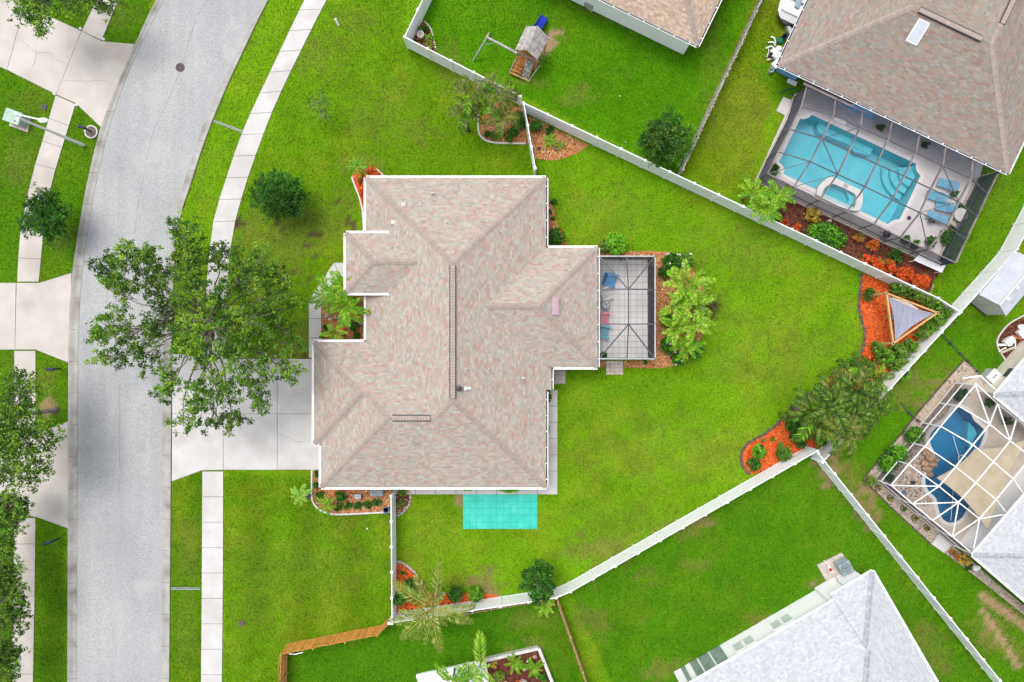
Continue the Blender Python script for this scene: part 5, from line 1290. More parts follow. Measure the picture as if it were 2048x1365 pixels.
part('body', M['white'], pm_, lambda b: b.beam(p+Vector((.1, -.15, .2)), p+Vector((-.05, .2, .25)), .2, .26)); part('motor', M['red'], pm_, lambda b: b.tube([p+Vector((-.04, .15, .38)), p+Vector((.04, -.05, .36))], .09, 10))
part('pipe', M['white'], pm_, lambda b: b.tube([p+Vector((-.05, .2, .25)), p+Vector((-.15, .42, .3)), p+Vector((-.28, .55, .15)), p+Vector((-.3, .58, -.05))], .035, 8))
ht = empty('pool_heater', P(1972, 752), 'white pool heater unit beside the cream walled house', 'heater'); p = P(1972, 752)
part('cabinet', M['pl_white'], ht, lambda b: b.box(p+Vector((0, 0, .4)), (.85, .7, .8), .8)); part('lid', M['white'], ht, lambda b: b.box(p+Vector((0, 0, .83)), (.9, .75, .07), .8)); part('vent', M['galv'], ht, lambda b: b.box(p+Vector((.02, .02, .875)), (.4, .16, .03), .8))
ub = empty('utility_box', P(718, 991), 'grey square utility box in the front mulch bed', 'utility box'); p = P(718, 991)
part('box', M['acgrey'], ub, lambda b: b.box(p+Vector((0, 0, .2)), (.42, .3, .4))); part('lid', M['galv'], ub, lambda b: b.box(p+Vector((0, 0, .42)), (.46, .34, .05)))
part('latch', M['dark'], ub, lambda b: b.box(p+Vector((.05, -.02, .45)), (.08, .06, .02)))
gl = empty('garden_lantern', P(632, 983), 'black garden lantern on a post at the corner mulch bed', 'lantern'); p = P(632, 983)
part('post', M['dark'], gl, lambda b: b.tube([p, p+Vector((0, 0, 1.5))], .03, 8)); part('lantern', M['dark'], gl, lambda b: b.lathe(p+Vector((0, 0, 1.5)), [(.05, 0), (.12, .08), (.14, .28), (.16, .3), (.04, .4)], 10))
part('bracket', M['white'], gl, lambda b: b.beam(p+Vector((-.5, 0, 1.4)), p+Vector((.05, .05, 1.5)), .03))
bp = empty('glazed_pot', P(774, 1018), 'round blue grey pot at the foot of the white fence', 'pot'); p = P(774, 1018)
part('pot', M['potblue'], bp, lambda b: b.lathe(p, [(.15, 0), (.22, .2), (.21, .36), (.25, .38), (.25, .42), (.2, .42), (.19, .36)], 18)); part('soil', M['dark'], bp, lambda b: b.lathe(p, [(.18, .3), (.18, .36)], 14))
hs_ = MB(); hs_.tube([P(1560, 187)+Vector((0, 0, .05)), P(1567, 182)+Vector((0, 0, .05)), P(1578, 178)+Vector((0, 0, .06)), P(1590, 180)+Vector((0, 0, .06)), P(1598, 184)+Vector((0, 0, .06))], .045, 7); T(hs_.build('garden_hose', M['hose'], origin=P(1560, 187)), 'green garden hose lying on grass by the blue wall', 'hose')
hs_ = MB(); hs_.tube([P(1576, 187)+Vector((0, 0, .05)), P(1583, 192)+Vector((0, 0, .05)), P(1592, 194)+Vector((0, 0, .06))], .04, 7); T(hs_.build('garden_hose', M['hose'], origin=P(1576, 187)), 'short end of green hose nearest the white concrete pad', 'hose')
for pts, lb_ in (([(1880, 668), (1897, 686), (1917, 707), (1932, 722), (1950, 742), (1970, 757)], 'black wire border across the grass toward the cream walled house'), ([(1800, 806), (1815, 826), (1832, 841), (1848, 853)], 'black wire border across the grass below the fan palms')):
    r = empty('wire_border', P(*pts[0]), lb_, 'border'); w = [P(*p)+Vector((0, 0, .09)) for p in pts]
    part('wire', M['dark'], r, lambda b: (b.tube(w, .02, 5), b.tube([v+Vector((.05, .05, .1)) for v in w], .014, 5)))
    for v in w[1:-1]: part('stake', M['dark'], r, lambda b: b.lathe(Vector((v.x, v.y, 0)), [(.03, 0), (.03, .2), (.1, .22), (.1, .3), (.04, .33)], 8))
# ------------------------------------------------------------------ planting beds
def bed(name, px_outline, mt, chips, z=.03, density=55, size=(.05, .12), smooth=0, label=None):
    pl = smooth_poly(px_outline, smooth) if smooth else px_outline
    w = pxpoly(pl); EXCL.append(w)
    b = MB(); b.prism(w, 0, z); root = struct(b.build(name, mt))
    xs, ys = [p.x for p in w], [p.y for p in w]; A = (max(xs)-min(xs))*(max(ys)-min(ys)); n = int(A*density)
    X, Y = rng.uniform(min(xs), max(xs), n), rng.uniform(min(ys), max(ys), n); k = inpoly(X, Y, w); X, Y = X[k], Y[k]; n = len(X)
    if n < 3: return root
    a = rng.uniform(0, 6.28, n); L = rng.uniform(*size, n)/2*1.3; Wd = L*rng.uniform(.35, .7, n); t1, t2 = rng.uniform(-.5, .5, n), rng.uniform(-.6, .6, n)
    zc = z+.012+rng.uniform(0, .03, n)
    d = np.stack([np.cos(a)*np.cos(t1), np.sin(a)*np.cos(t1), np.sin(t1)], 1)*L[:, None]
    e = np.stack([-np.sin(a)*np.cos(t2), np.cos(a)*np.cos(t2), np.sin(t2)], 1)*Wd[:, None]
    c = np.stack([X, Y, zc+np.abs(d[:, 2])*.6+np.abs(e[:, 2])*.6], 1)
    up = np.array([0, 0, .012])
    V = np.stack([c-d-e, c+d-e, c+d+e, c-d+e, c-d-e-up, c+d-e-up, c+d+e-up, c-d+e-up], 1).reshape(-1, 3)
    base = (np.arange(n)*8)[:, None, None]
    F = (np.array([[0, 1, 2, 3], [4, 5, 1, 0], [5, 6, 2, 1], [6, 7, 3, 2], [7, 4, 0, 3]])[None]+base).reshape(-1, 4)
    pc = np.array(chips)[rng.integers(0, len(chips), n)]*rng.uniform(.75, 1.2, (n, 1))
    me = npmesh('mulch_chips', V, F, np.repeat(pc, 5, 0)); me.materials.append(M['chip'])
    stuff(inst('mulch_chips', me, root)); return root
CH_BROWN = [C(218, 150, 92, .75), C(192, 118, 66, .75), C(230, 188, 140, .75), C(160, 98, 60, .75), C(236, 206, 170, .75), C(208, 132, 78, .75)]
CH_ORANGE = [C(232, 98, 42, .75), C(240, 120, 58, .75), C(222, 84, 34, .75), C(244, 140, 80, .75), C(206, 78, 36, .75)]
CH_RED = [C(118, 66, 48), C(146, 90, 66), C(96, 54, 44), C(160, 112, 88), C(80, 50, 44)]
CH_SHELL = [C(226, 208, 188), C(240, 228, 212), C(206, 182, 158), C(180, 160, 142), C(232, 196, 168)]
CH_GREY = [C(206, 198, 190), C(170, 164, 158), C(226, 220, 212), C(148, 142, 138)]
bed('palm_bed', [(957, 262), (962, 240), (985, 205), (1043, 214), (1055, 290), (990, 285), (966, 275)], M['mulch_base'], CH_BROWN)
bed('fence_corner_bed', [(1049, 230), (1178, 291), (1158, 305), (1130, 317), (1100, 322), (1072, 318), (1064, 312)], M['mulch_base'], CH_BROWN)
bed('house_corner_bed', [(703, 352), (716, 340), (742, 332), (762, 344), (772, 358), (734, 360), (732, 470), (727, 440), (720, 400), (710, 372)], M['mulch_orange'], CH_ORANGE+CH_BROWN)
bed('entry_bed', [(644, 606), (684, 556), (735, 552), (735, 690), (644, 690)], M['mulch_base'], CH_BROWN+CH_ORANGE[:2])
bed('front_shrub_bed', [(626, 941), (645, 941), (645, 975), (783, 975), (783, 1026), (690, 1029), (660, 1026), (640, 1017), (627, 1000)], M['mulch_base'], CH_BROWN)
bed('stone_ring_bed', [(791, 978), (815, 984), (820, 998), (815, 1016), (800, 1030), (793, 1033)], M['mulch_red'], CH_BROWN+CH_GREY)
bed('orange_stone_bed', [(793, 1124), (806, 1126), (824, 1138), (845, 1160), (855, 1185), (900, 1188), (960, 1186), (1000, 1192), (960, 1200), (860, 1216), (794, 1224)], M['mulch_orange'], CH_ORANGE+CH_RED)
bed('house_side_bed', [(1085, 394), (1098, 400), (1106, 412), (1112, 440), (1118, 462), (1130, 480), (1138, 500), (1085, 500)], M['mulch_base'], CH_BROWN)
bed('patio_palm_bed', [(1197, 506), (1240, 505), (1300, 502), (1345, 505), (1380, 530), (1415, 590), (1415, 650), (1390, 700), (1350, 732), (1320, 737), (1248, 736), (1248, 722), (1299, 722), (1299, 516), (1197, 516)], M['mulch_base'], CH_BROWN)
bed('patio_step_bed', [(1197, 721), (1211, 721), (1211, 734), (1197, 734)], M['mulch_base'], CH_BROWN)
bed('sail_bed', [(1726, 548), (1786, 573), (1850, 605), (1888, 630), (1855, 662), (1795, 725), (1735, 725), (1720, 712), (1728, 690), (1730, 665), (1724, 640), (1718, 615), (1722, 580)], M['mulch_orange'], CH_ORANGE, density=75)
bed('orange_fence_bed', [(1722, 712), (1795, 722), (1700, 828), (1622, 905), (1608, 896), (1520, 946), (1500, 948), (1486, 932), (1484, 910), (1495, 890), (1540, 862), (1600, 808), (1650, 762)], M['mulch_orange'], CH_ORANGE, density=75)
bed('screen_side_bed', [(1545, 384), (1568, 392), (1650, 432), (1770, 490), (1830, 520), (1880, 545), (1865, 565), (1852, 600), (1780, 565), (1560, 463)], M['mulch_red'], CH_RED, density=60)
bed('corner_planter_bed', [(827, 78), (848, 44), (862, 58), (868, 78), (871, 98), (866, 122), (826, 100)], M['mulch_red'], CH_RED+CH_BROWN)
bed('shell_path', [(1928, 722), (1960, 746), (1926, 770), (1842, 846), (1754, 962), (1729, 955), (1796, 877), (1850, 812)], M['gravel_base'], CH_SHELL, density=60)
bed('shell_strip', [(1727, 958), (1753, 962), (1876, 1068), (1862, 1086), (1800, 1030)], M['gravel_base'], CH_SHELL+CH_GREY, density=60)
bed('shell_border', [(1889, 1106), (1904, 1092), (1945, 1124), (1985, 1160), (2060, 1222), (2060, 1240), (1960, 1160)], M['gravel_base'], CH_SHELL, density=50)
bed('junk_bed', [(2000, 700), (1994, 690), (1996, 672), (2015, 650), (2060, 630), (2060, 680), (2012, 722)], M['mulch_red'], CH_RED, density=50)
bed('play_tower_chips', [(1025, 144), (1042, 108), (1078, 122), (1056, 160)], M['mulch_base'], CH_BROWN+CH_ORANGE, density=60)
bed('lower_yard_strip', [(900, 1222), (966, 1208), (1066, 1192), (1112, 1188), (1116, 1208), (1104, 1216), (1070, 1206), (965, 1222)], M['mulch_red'], CH_RED+CH_GREY, density=40)
g = MB()   # gravel on top of the bed inside the white screen
bed_o = bpy.data.objects['shell_gravel_bed']
def scatter(root, poly, n, pal, size, z):
    w = pxpoly(poly); xs, ys = [p.x for p in w], [p.y for p in w]
    X, Y = rng.uniform(min(xs), max(xs), n), rng.uniform(min(ys), max(ys), n); k = inpoly(X, Y, w); X, Y = X[k], Y[k]; n = len(X)
    r = rng.uniform(*size, n); V = []
    a0 = rng.uniform(0, 6.28, n)
    for j in range(5):
        a = a0+j*1.2566; V.append(np.stack([X+r*np.cos(a), Y+r*np.sin(a), np.full(n, z)], 1))
    V.append(np.stack([X+rng.uniform(-.3, .3, n)*r, Y+rng.uniform(-.3, .3, n)*r, z+r*rng.uniform(.4, .9, n)], 1))
    V = np.stack(V, 1).reshape(-1, 3); F = (np.array([[j, (j+1) % 5, 5] for j in range(5)])[None]+(np.arange(n)*6)[:, None, None]).reshape(-1, 3)
    me = npmesh('gravel', V, F, np.repeat(np.array(pal)[rng.integers(0, len(pal), n)], 5, 0)); me.materials.append(M['chip']); stuff(inst('gravel', me, root))
scatter(bed_o, [(1926, 770), (1842, 846), (1757, 962), (1820, 1016), (1860, 1010), (1864, 998), (1844, 980), (1841, 955), (1856, 934), (1856, 910), (1848, 888), (1850, 866), (1868, 846), (1891, 830), (1900, 812)], 9000, CH_GREY+CH_RED[:2]+CH_SHELL[:2], (.025, .06), .112)

def edging(name, px, label, w=.12, h=.12, mt='edge_white', blocks=0, cat='edging'):
    pts = [P(*p) for p in (spline(px, 6) if len(px) > 2 else px)]
    if blocks:
        r = empty(name, pts[0], label, cat); L = [0]
        for i in range(1, len(pts)): L.append(L[-1]+(pts[i]-pts[i-1]).length)
        n = max(1, int(L[-1]/blocks))
        for k in range(n):
            t = L[-1]*(k+.5)/n; i = next(i for i in range(1, len(L)) if L[i] >= t); p = pts[i-1].lerp(pts[i], (t-L[i-1])/(L[i]-L[i-1]))
            b = MB(); b.rock(p, (blocks*1.2, w*1.15, h*random.uniform(.8, 1.2)), k+len(label), 8, rz=math.atan2((pts[i]-pts[i-1]).y, (pts[i]-pts[i-1]).x)); b.build('stone', M[mt], r)
        return r
    b = MB(); vs, fs = [], []
    for i, p in enumerate(pts):
        d = (pts[min(i+1, len(pts)-1)]-pts[max(i-1, 0)]).normalized(); nn = Vector((-d.y, d.x, 0))*w/2
        vs += [p-nn, p-nn*.85+Vector((0, 0, h)), p+nn*.85+Vector((0, 0, h)), p+nn]
    for i in range(len(pts)-1): fs += [(4*i+j, 4*i+4+j, 4*i+5+j, 4*i+1+j) for j in range(3)]
    fs += [(3, 2, 1, 0), tuple(4*(len(pts)-1)+j for j in range(4))]
    b.add(vs, fs); return T(b.build(name, M[mt], origin=pts[0]), label, cat)
edging('garden_edging', [(957, 228), (957, 262), (964, 276), (978, 284), (1000, 287), (1051, 288)], 'curved white concrete edging round the palm bed', .14)
edging('garden_edging', [(704, 355), (710, 372), (719, 395), (725, 420), (727, 445), (728, 466)], 'white curved edging along the house wall by orange flowers', .13)
edging('garden_edging', [(753, 339), (760, 345), (769, 354)], 'short white edging piece above the house corner', .13)
edging('garden_edging', [(624.5, 940), (624, 990), (628, 1006), (638, 1018), (652, 1025), (668, 1028.5), (700, 1028), (740, 1026), (780, 1024)], 'white concrete edging round the bed of round green shrubs', .13)
edging('stone_edging', [(819, 984), (821, 996), (817, 1012), (806, 1024), (795, 1033)], 'ring of pale edging stones beside the white side fence', .2, .12, 'rock', .26)
edging('stone_edging', [(794, 1124), (806, 1126), (822, 1138), (832, 1147)], 'grey edging blocks round the orange mulch by the side fence', .22, .14, 'rock', .33)
edging('stone_edging', [(834, 1150), (846, 1164), (854, 1180)], 'dark stone edging hidden under the tall palm fronds', .2, .12, 'edge_dark', .25)
edging('stone_edging', [(873, 1188), (892, 1185)], 'two pale blocks beside the tall drooping palm', .2, .14, 'rock', .3)
edging('garden_edging', [(1722, 546), (1720, 580), (1717, 610), (1723, 640), (1729, 665), (1727, 690), (1718, 712), (1700, 726), (1650, 762), (1600, 806), (1540, 860), (1495, 888), (1483, 908), (1485, 932), (1500, 950)], 'dark winding edging between lawn and bright orange mulch', .24, .10, 'edge_dark', .42, 'edging')
edging('stone_edging', [(848, 43), (855, 50), (862, 60), (866, 72), (869, 85), (871, 98)], 'white stones edging the planted fence corner bed', .13, .1, 'edge_white', .18)
edging('garden_edging', [(1928, 720), (1850, 808), (1795, 876), (1727, 956)], 'dark strip edging along the pale shell path', .10, .08, 'edge_dark')
edging('garden_edging', [(1726, 960), (1800, 1032), (1862, 1090)], 'dark strip edging below the row of small ringed plants', .10, .08, 'edge_dark')
edging('garden_edging', [(2012, 724), (1997, 700), (1993, 684), (2000, 668), (2020, 646), (2060, 625)], 'curved pale edging round the cluttered red mulch bed', .1, .1, 'edge_white')
edging('garden_edging', [(925, 1230), (966, 1222), (1068, 1205), (1078, 1210)], 'tan block edging strip below the lower white fence', .12, .1, 'rock_tan', .22)
edging('garden_edging', [(1866, 570), (1855, 598)], 'tan board edging at the end of the red flower bed', .08, .1, 'rock_tan')

# ------------------------------------------------------------------ foliage
def leaf_arrays(pts, size, pal, aspect=.5, up=.55, jit=.18, cl=None):
    n = len(pts); pts = np.asarray(pts)
    nr = rng.normal(size=(n, 3)); nr[:, 2] = np.abs(nr[:, 2])+up; nr /= np.linalg.norm(nr, axis=1)[:, None]
    t = rng.normal(size=(n, 3)); t -= (t*nr).sum(1)[:, None]*nr; t /= np.linalg.norm(t, axis=1)[:, None]
    bt = np.cross(nr, t); s = (size*rng.uniform(.65, 1.3, n))[:, None]
    V = np.stack([pts-t*s, pts-bt*s*aspect+nr*s*.12, pts+t*s, pts+bt*s*aspect+nr*s*.12], 1).reshape(-1, 3)
    F = np.arange(n*4).reshape(-1, 4)
    pal = np.array(pal); k = rng.integers(0, len(pal), n) if cl is None else cl
    c = pal[k % len(pal)]*rng.uniform(1-jit, 1+jit, (n, 1))
    return V, F, c
def ball_pts(c, r, n, shell=.45):
    d = rng.normal(size=(n, 3)); d /= np.linalg.norm(d, axis=1)[:, None]
    q = (shell+(1-shell)*rng.random(n)**.6)[:, None]
    return np.asarray(c)+d*q*np.asarray(r)
GR = lambda *a: [C(*x, .86) for x in a]
OAK = [C(*x, .92) for x in ((94, 136, 30), (68, 110, 24), (126, 166, 38), (54, 94, 24), (146, 182, 60), (100, 144, 48))]
SHRUB = GR((60, 118, 26), (78, 140, 34), (46, 96, 22), (96, 158, 44))
DARKS = GR((48, 98, 24), (62, 116, 30), (40, 84, 22), (84, 138, 40))
BRIGHT = GR((130, 196, 40), (108, 180, 34), (152, 210, 64), (92, 164, 30))
OLIVE = GR((110, 142, 52), (132, 160, 66), (92, 124, 44), (150, 170, 80))
YELLOW = GR((214, 186, 70), (180, 150, 50), (150, 140, 50), (226, 204, 110), (120, 110, 40))
REDF = GR((236, 76, 30), (240, 100, 44), (222, 60, 26), (90, 130, 40), (244, 128, 60))
ORANGEF = GR((244, 130, 50), (236, 108, 40), (140, 150, 50), (248, 156, 80), (226, 90, 36))

def mesh_from(arrs):
    Vs, Fs, Cs, o = [], [], [], 0
    for V, F, c in arrs: Vs.append(V); Fs.append(F+o); Cs.append(c); o += len(V)
    return np.concatenate(Vs), np.concatenate(Fs), np.concatenate(Cs)

def shrub(px, py, rp, label, pal=SHRUB, h=None, leaf=.07, name='shrub', cat='shrub', sx=1.0, sy=1.0, rz=0.0, dens=1.0, flowers=None, group=None, z0=.02, loose=0.0, grow=1.0):
    """leafy shrub: stems and a rounded mass of many small leaf clumps; px,py is where its middle shows"""
    r = rp/PXM*.96; h = h or r*1.7; c = P(px, py, h*.55); c = Vector((c.x, c.y, 0))
    root = empty(name, c+Vector((0, 0, z0)), label, cat, group)
    ncl = int(max(10, 46*(r/.5)**2*dens)*max(sx, sy)); ncl = min(ncl, 320)
    cc = ball_pts((0, 0, h*.55), (r*.86, r*.86, h*.44), ncl, .55)
    if loose: cc += rng.normal(size=cc.shape)*loose*r
    cc[:, 2] = np.clip(cc[:, 2], .06, None)
    npl = 16
    pts = np.repeat(cc, npl, 0)+rng.normal(size=(ncl*npl, 3))*np.array([.30, .30, .22])*min(.30, r*.42)
    pts[:, 2] = np.clip(pts[:, 2], .03, None)
    pts[:, 0] *= sx; pts[:, 1] *= sy
    ca, sa = math.cos(rz), math.sin(rz); pts = np.stack([pts[:, 0]*ca-pts[:, 1]*sa, pts[:, 0]*sa+pts[:, 1]*ca, pts[:, 2]], 1)
    cid = np.repeat(rng.integers(0, len(pal), ncl), npl)
    mixk = rng.random(ncl*npl) < .4; cid[mixk] = rng.integers(0, len(pal), mixk.sum())
    V, F, cl = leaf_arrays(pts, leaf, pal, cl=cid)
    me = npmesh('foliage', V, F, cl); me.materials.append(M['leaf']); fo = inst('foliage', me, root)
    b = MB()
    for k in range(6):
        a = k*1.05+random.random(); q = Vector((math.cos(a)*r*.5*sx, math.sin(a)*r*.5*sy, h*.62)); q.rotate(Matrix.Rotation(rz, 3, 'Z')); b.tube([(0, 0, -.02), q*.5+Vector((0, 0, .02)), q], [.025, .018, .008], 5)
    me = b.mesh('stem'); me.materials.append(M['stem']); inst('stem', me, root)
    if flowers:
        n, fc, fs = flowers; fp = ball_pts((0, 0, h*.6), (r*.95*sx, r*.95*sy, h*.48), n, .95); fp[:, 2] = np.maximum(fp[:, 2], h*.5)+.03
        for p in fp:
            fb = MB(); fb.lathe(p, [(fs*.2, 0), (fs, fs*.5), (fs*.8, fs*.7), (fs*.2, fs*.6)], 6); me = fb.mesh('flower'); me.materials.append(fc); inst('flower', me, root)
    return root
M['fl_white'] = mat('pale_pink_petal', C(240, 226, 236), C(248, 240, 244), 5, .6); M['fl_red'] = mat('coral_petal', C(226, 84, 70), C(236, 120, 90), 5, .6); M['fl_or'] = mat('orange_petal', C(240, 110, 40), C(246, 140, 60), 5, .6)

def tree(base, lobes, label, pal=OAK, leaf=.12, trunk_r=.2, fork=(0, 0, 2.2), name='tree', cat='tree', cl_r=.5, ncl=14, npl=46, group=None, gap=.0, barkmat='bark', tight=1.1):
    """lobes: (photo px, py, radius px, height) of the crown; limbs run from the fork to every lobe"""
    B = P(*base); root = empty(name, B, label, cat, group); fk = Vector(fork)
    b = MB(); b.tube([(0, 0, -.05), (0, 0, .12), fk*.5, fk], [trunk_r*1.7, trunk_r*1.15, trunk_r*.95, trunk_r*.8], 9); me = b.mesh('trunk', smooth=True); me.materials.append(M[barkmat]); inst('trunk', me, root)
    arrs = []; lim = MB()
    for (x, y, r, z) in lobes:
        c = P(x, y, z)-B; R_ = r*tight/PXM*(CAM_H-z)/CAM_H
        mid = fk.lerp(c, .55)+Vector((random.uniform(-.2, .2), random.uniform(-.2, .2), random.uniform(0, .4)))
        q1 = fk.lerp(mid, .5)+Vector((random.uniform(-.25, .25), random.uniform(-.25, .25), random.uniform(-.1, .2))); q2 = mid.lerp(c, .5)+Vector((random.uniform(-.3, .3), random.uniform(-.3, .3), random.uniform(-.2, .1)))
        lim.tube([fk*.96, q1, mid, q2, c], [trunk_r*.38, trunk_r*.26, trunk_r*.17, trunk_r*.10, trunk_r*.05], 6)
        tone = random.choice((.62, .8, .95, 1.15)); k = max(4, int(ncl*(R_/1.2)**2)); cc = ball_pts(c, (R_, R_, R_*.62), k, .25)
        for q in cc:
            qv = Vector(q); m2 = c.lerp(qv, .5)+Vector((0, 0, random.uniform(-.15, .1))); lim.tube([mid.lerp(c, random.uniform(.5, 1)), m2, qv], [.035, .02, .008], 4, False)
            sub = int(npl*rng.uniform(.7, 1.3)); nsub = 5
            ctr = q+rng.normal(size=(nsub, 3))*np.array([cl_r, cl_r, cl_r*.5])*.75
            pts = ctr[rng.integers(0, nsub, sub)]+rng.normal(size=(sub, 3))*np.array([.27, .27, .2])*cl_r
            kc = np.full(sub, rng.integers(0, len(pal))); mk = rng.random(sub) < .3; kc[mk] = rng.integers(0, len(pal), mk.sum())
            la = leaf_arrays(pts, leaf, pal, cl=kc, jit=.25); arrs.append((la[0], la[1], la[2]*tone))
    me = lim.mesh('limb'); me.materials.append(M[barkmat]); inst('limb', me, root)
    V, F, cl = mesh_from(arrs); me = npmesh('crown', V, F, cl); me.materials.append(M['leaf']); inst('crown', me, root)
    return root
tree((468, 643), [(215, 545, 40, 6), (255, 520, 38, 6.5), (285, 500, 34, 6.5), (305, 560, 52, 7.2), (240, 590, 40, 6.4), (215, 655, 34, 5.6), (195, 672, 20, 5.4), (255, 665, 42, 6.2), (240, 705, 26, 5.6), (210, 718, 18, 5.4),
     (320, 640, 55, 7.2), (300, 705, 36, 6.2), (368, 470, 34, 6.5), (385, 510, 44, 7.2), (345, 545, 40, 7.4), (440, 515, 42, 7), (395, 575, 55, 8.2), (420, 640, 60, 8.6), (370, 690, 45, 7.4), (480, 560, 52, 7.6),
     (520, 525, 36, 6.6), (560, 545, 32, 6.2), (540, 590, 42, 7), (585, 615, 26, 6), (500, 640, 55, 8), (560, 655, 36, 6.6), (590, 690, 22, 6), (470, 710, 55, 7.6), (540, 720, 44, 6.8), (580, 740, 26, 6), (410, 745, 42, 6.8), (340, 760, 34, 6),
     (330, 790, 26, 5.6), (440, 790, 42, 6.4), (500, 780, 36, 6.2), (525, 800, 22, 5.8), (390, 825, 34, 5.8), (430, 845, 30, 5.6), (365, 845, 18, 5.4), (465, 830, 24, 5.6), (350, 455, 14, 6.4)],
     'huge spreading oak tree overhanging the road and driveway', leaf=.085, trunk_r=.32, fork=(-.4, 0, 2.8), ncl=10, npl=110, cl_r=.38, name='oak_tree', tight=1.0)
tree((112, 820), [(45, 780, 30, 5.2), (20, 800, 34, 5.6), (55, 830, 26, 5.2), (10, 850, 40, 6), (50, 880, 40, 6), (90, 880, 24, 5.2), (20, 910, 40, 6), (70, 920, 36, 5.6), (5, 950, 30, 5.6), (40, 960, 24, 5.2), (35, 760, 16, 4.8), (100, 865, 12, 5), (60, 790, 16, 5), (-20, 880, 40, 6)],
     'young oak tree leaning over the far sidewalk with bare trunk showing', leaf=.095, trunk_r=.16, fork=(-1.35, -.2, 2.3), ncl=15, npl=60, cl_r=.42, name='oak_tree')
tree((150, -45), [(70, -10, 34, 5), (95, 10, 30, 5), (60, 25, 20, 4.6), (75, 45, 20, 4.4), (45, 25, 14, 4.4), (120, -10, 36, 5.4), (165, -14, 34, 5.4), (200, -2, 22, 4.8), (225, 6, 16, 4.4), (205, 15, 10, 4.3), (30, -15, 26, 4.6), (85, 58, 10, 4.3)],
     'oak tree whose branches hang over the top driveway', leaf=.09, trunk_r=.18, fork=(-.8, .5, 2.4), ncl=15, npl=60, cl_r=.4, name='oak_tree')
tree((130, 452), [(92, 400, 22, 2.8), (75, 425, 24, 3), (110, 425, 22, 2.8), (90, 445, 26, 3.1), (60, 450, 18, 2.6), (115, 455, 18, 2.6), (95, 470, 16, 2.4), (80, 410, 18, 2.9)],
     'small dense dark green tree on the far sidewalk edge', pal=DARKS+SHRUB, leaf=.075, trunk_r=.08, fork=(-.2, .1, 1.1), ncl=42, npl=80, cl_r=.3)
tree((585, 402), [(560, 370, 26, 2.8), (535, 385, 24, 2.6), (585, 385, 24, 2.6), (560, 400, 28, 3), (590, 408, 20, 2.5), (540, 410, 20, 2.5), (520, 395, 16, 2.2), (575, 420, 16, 2.3), (600, 395, 14, 2.2), (520, 365, 12, 2.2)],
     'dense dark green tree with pale twigs on the front lawn', pal=DARKS+SHRUB[:2], leaf=.07, trunk_r=.09, fork=(-.2, .1, 1.0), ncl=40, npl=80, cl_r=.3)
tree((662, 235), [(640, 205, 14, 2.4), (628, 215, 13, 2.2), (655, 210, 13, 2.2), (640, 225, 14, 2.3), (650, 235, 11, 2), (628, 200, 10, 2.1), (645, 193, 10, 2.2)],
     'small sparse sapling with open pale green crown on the front lawn', pal=OLIVE+BRIGHT[:2], leaf=.06, trunk_r=.04, fork=(-.15, .1, .9), ncl=20, npl=24, cl_r=.24)
tree((1316, 296), [(1330, 245, 20, 2.6), (1310, 265, 22, 2.6), (1350, 260, 22, 2.6), (1330, 280, 28, 3), (1300, 285, 18, 2.3), (1360, 285, 18, 2.4), (1310, 305, 18, 2.3), (1340, 305, 20, 2.4), (1370, 265, 12, 2.2), (1320, 322, 8, 1.8)],
     'round citrus tree in the yard beside the weathered fence', pal=SHRUB+OLIVE[:1], leaf=.075, trunk_r=.07, fork=(.1, .1, .9), ncl=44, npl=90, cl_r=.28)
tree((1070, 1158), [(1080, 1142, 16, 2.6), (1064, 1155, 17, 2.5), (1090, 1158, 18, 2.6), (1076, 1170, 20, 2.8), (1092, 1178, 13, 2.2), (1060, 1172, 12, 2.1), (1075, 1190, 13, 2.2), (1085, 1190, 10, 2)],
     'round glossy dark green tree growing against the lower white fence', pal=SHRUB+DARKS[:2], leaf=.085, trunk_r=.07, fork=(.1, -.1, .9), ncl=50, npl=85, cl_r=.26)
for bx, lob, lb in (((28, 1030), [(15, 1010, 30, 4), (35, 1015, 22, 3.6), (0, 1030, 30, 4), (45, 1030, 14, 3.2), (20, 1045, 24, 3.6), (-15, 1010, 30, 4)], 'feathery conifer beside the lower driveway across the road'),
                    ((24, 1160), [(5, 1120, 26, 3.8), (20, 1150, 24, 3.6), (0, 1165, 30, 4), (30, 1185, 22, 3.4), (45, 1205, 14, 3), (5, 1205, 34, 4.2), (40, 1230, 18, 3.2), (20, 1240, 28, 3.8), (-10, 1140, 26, 4)], 'tall feathery conifer overhanging the far sidewalk midway'),
                    ((14, 1320), [(5, 1290, 26, 3.6), (15, 1320, 24, 3.4), (0, 1345, 30, 3.8), (25, 1300, 16, 3), (10, 1375, 24, 3.4)], 'feathery conifer overhanging the lowest part of the far sidewalk'),
                    ((10, 1085), [(5, 1075, 20, 3), (15, 1090, 16, 2.8), (0, 1100, 20, 3)], 'low yellow green conifer between two taller conifers')):
    tree(bx, lob, lb, pal=OLIVE[:3]+OAK[:3]+BRIGHT[:1], leaf=.08, trunk_r=.1, fork=(-.6, -.1, 1.6), ncl=34, npl=56, cl_r=.3, name='conifer_tree', group='conifers across the road')

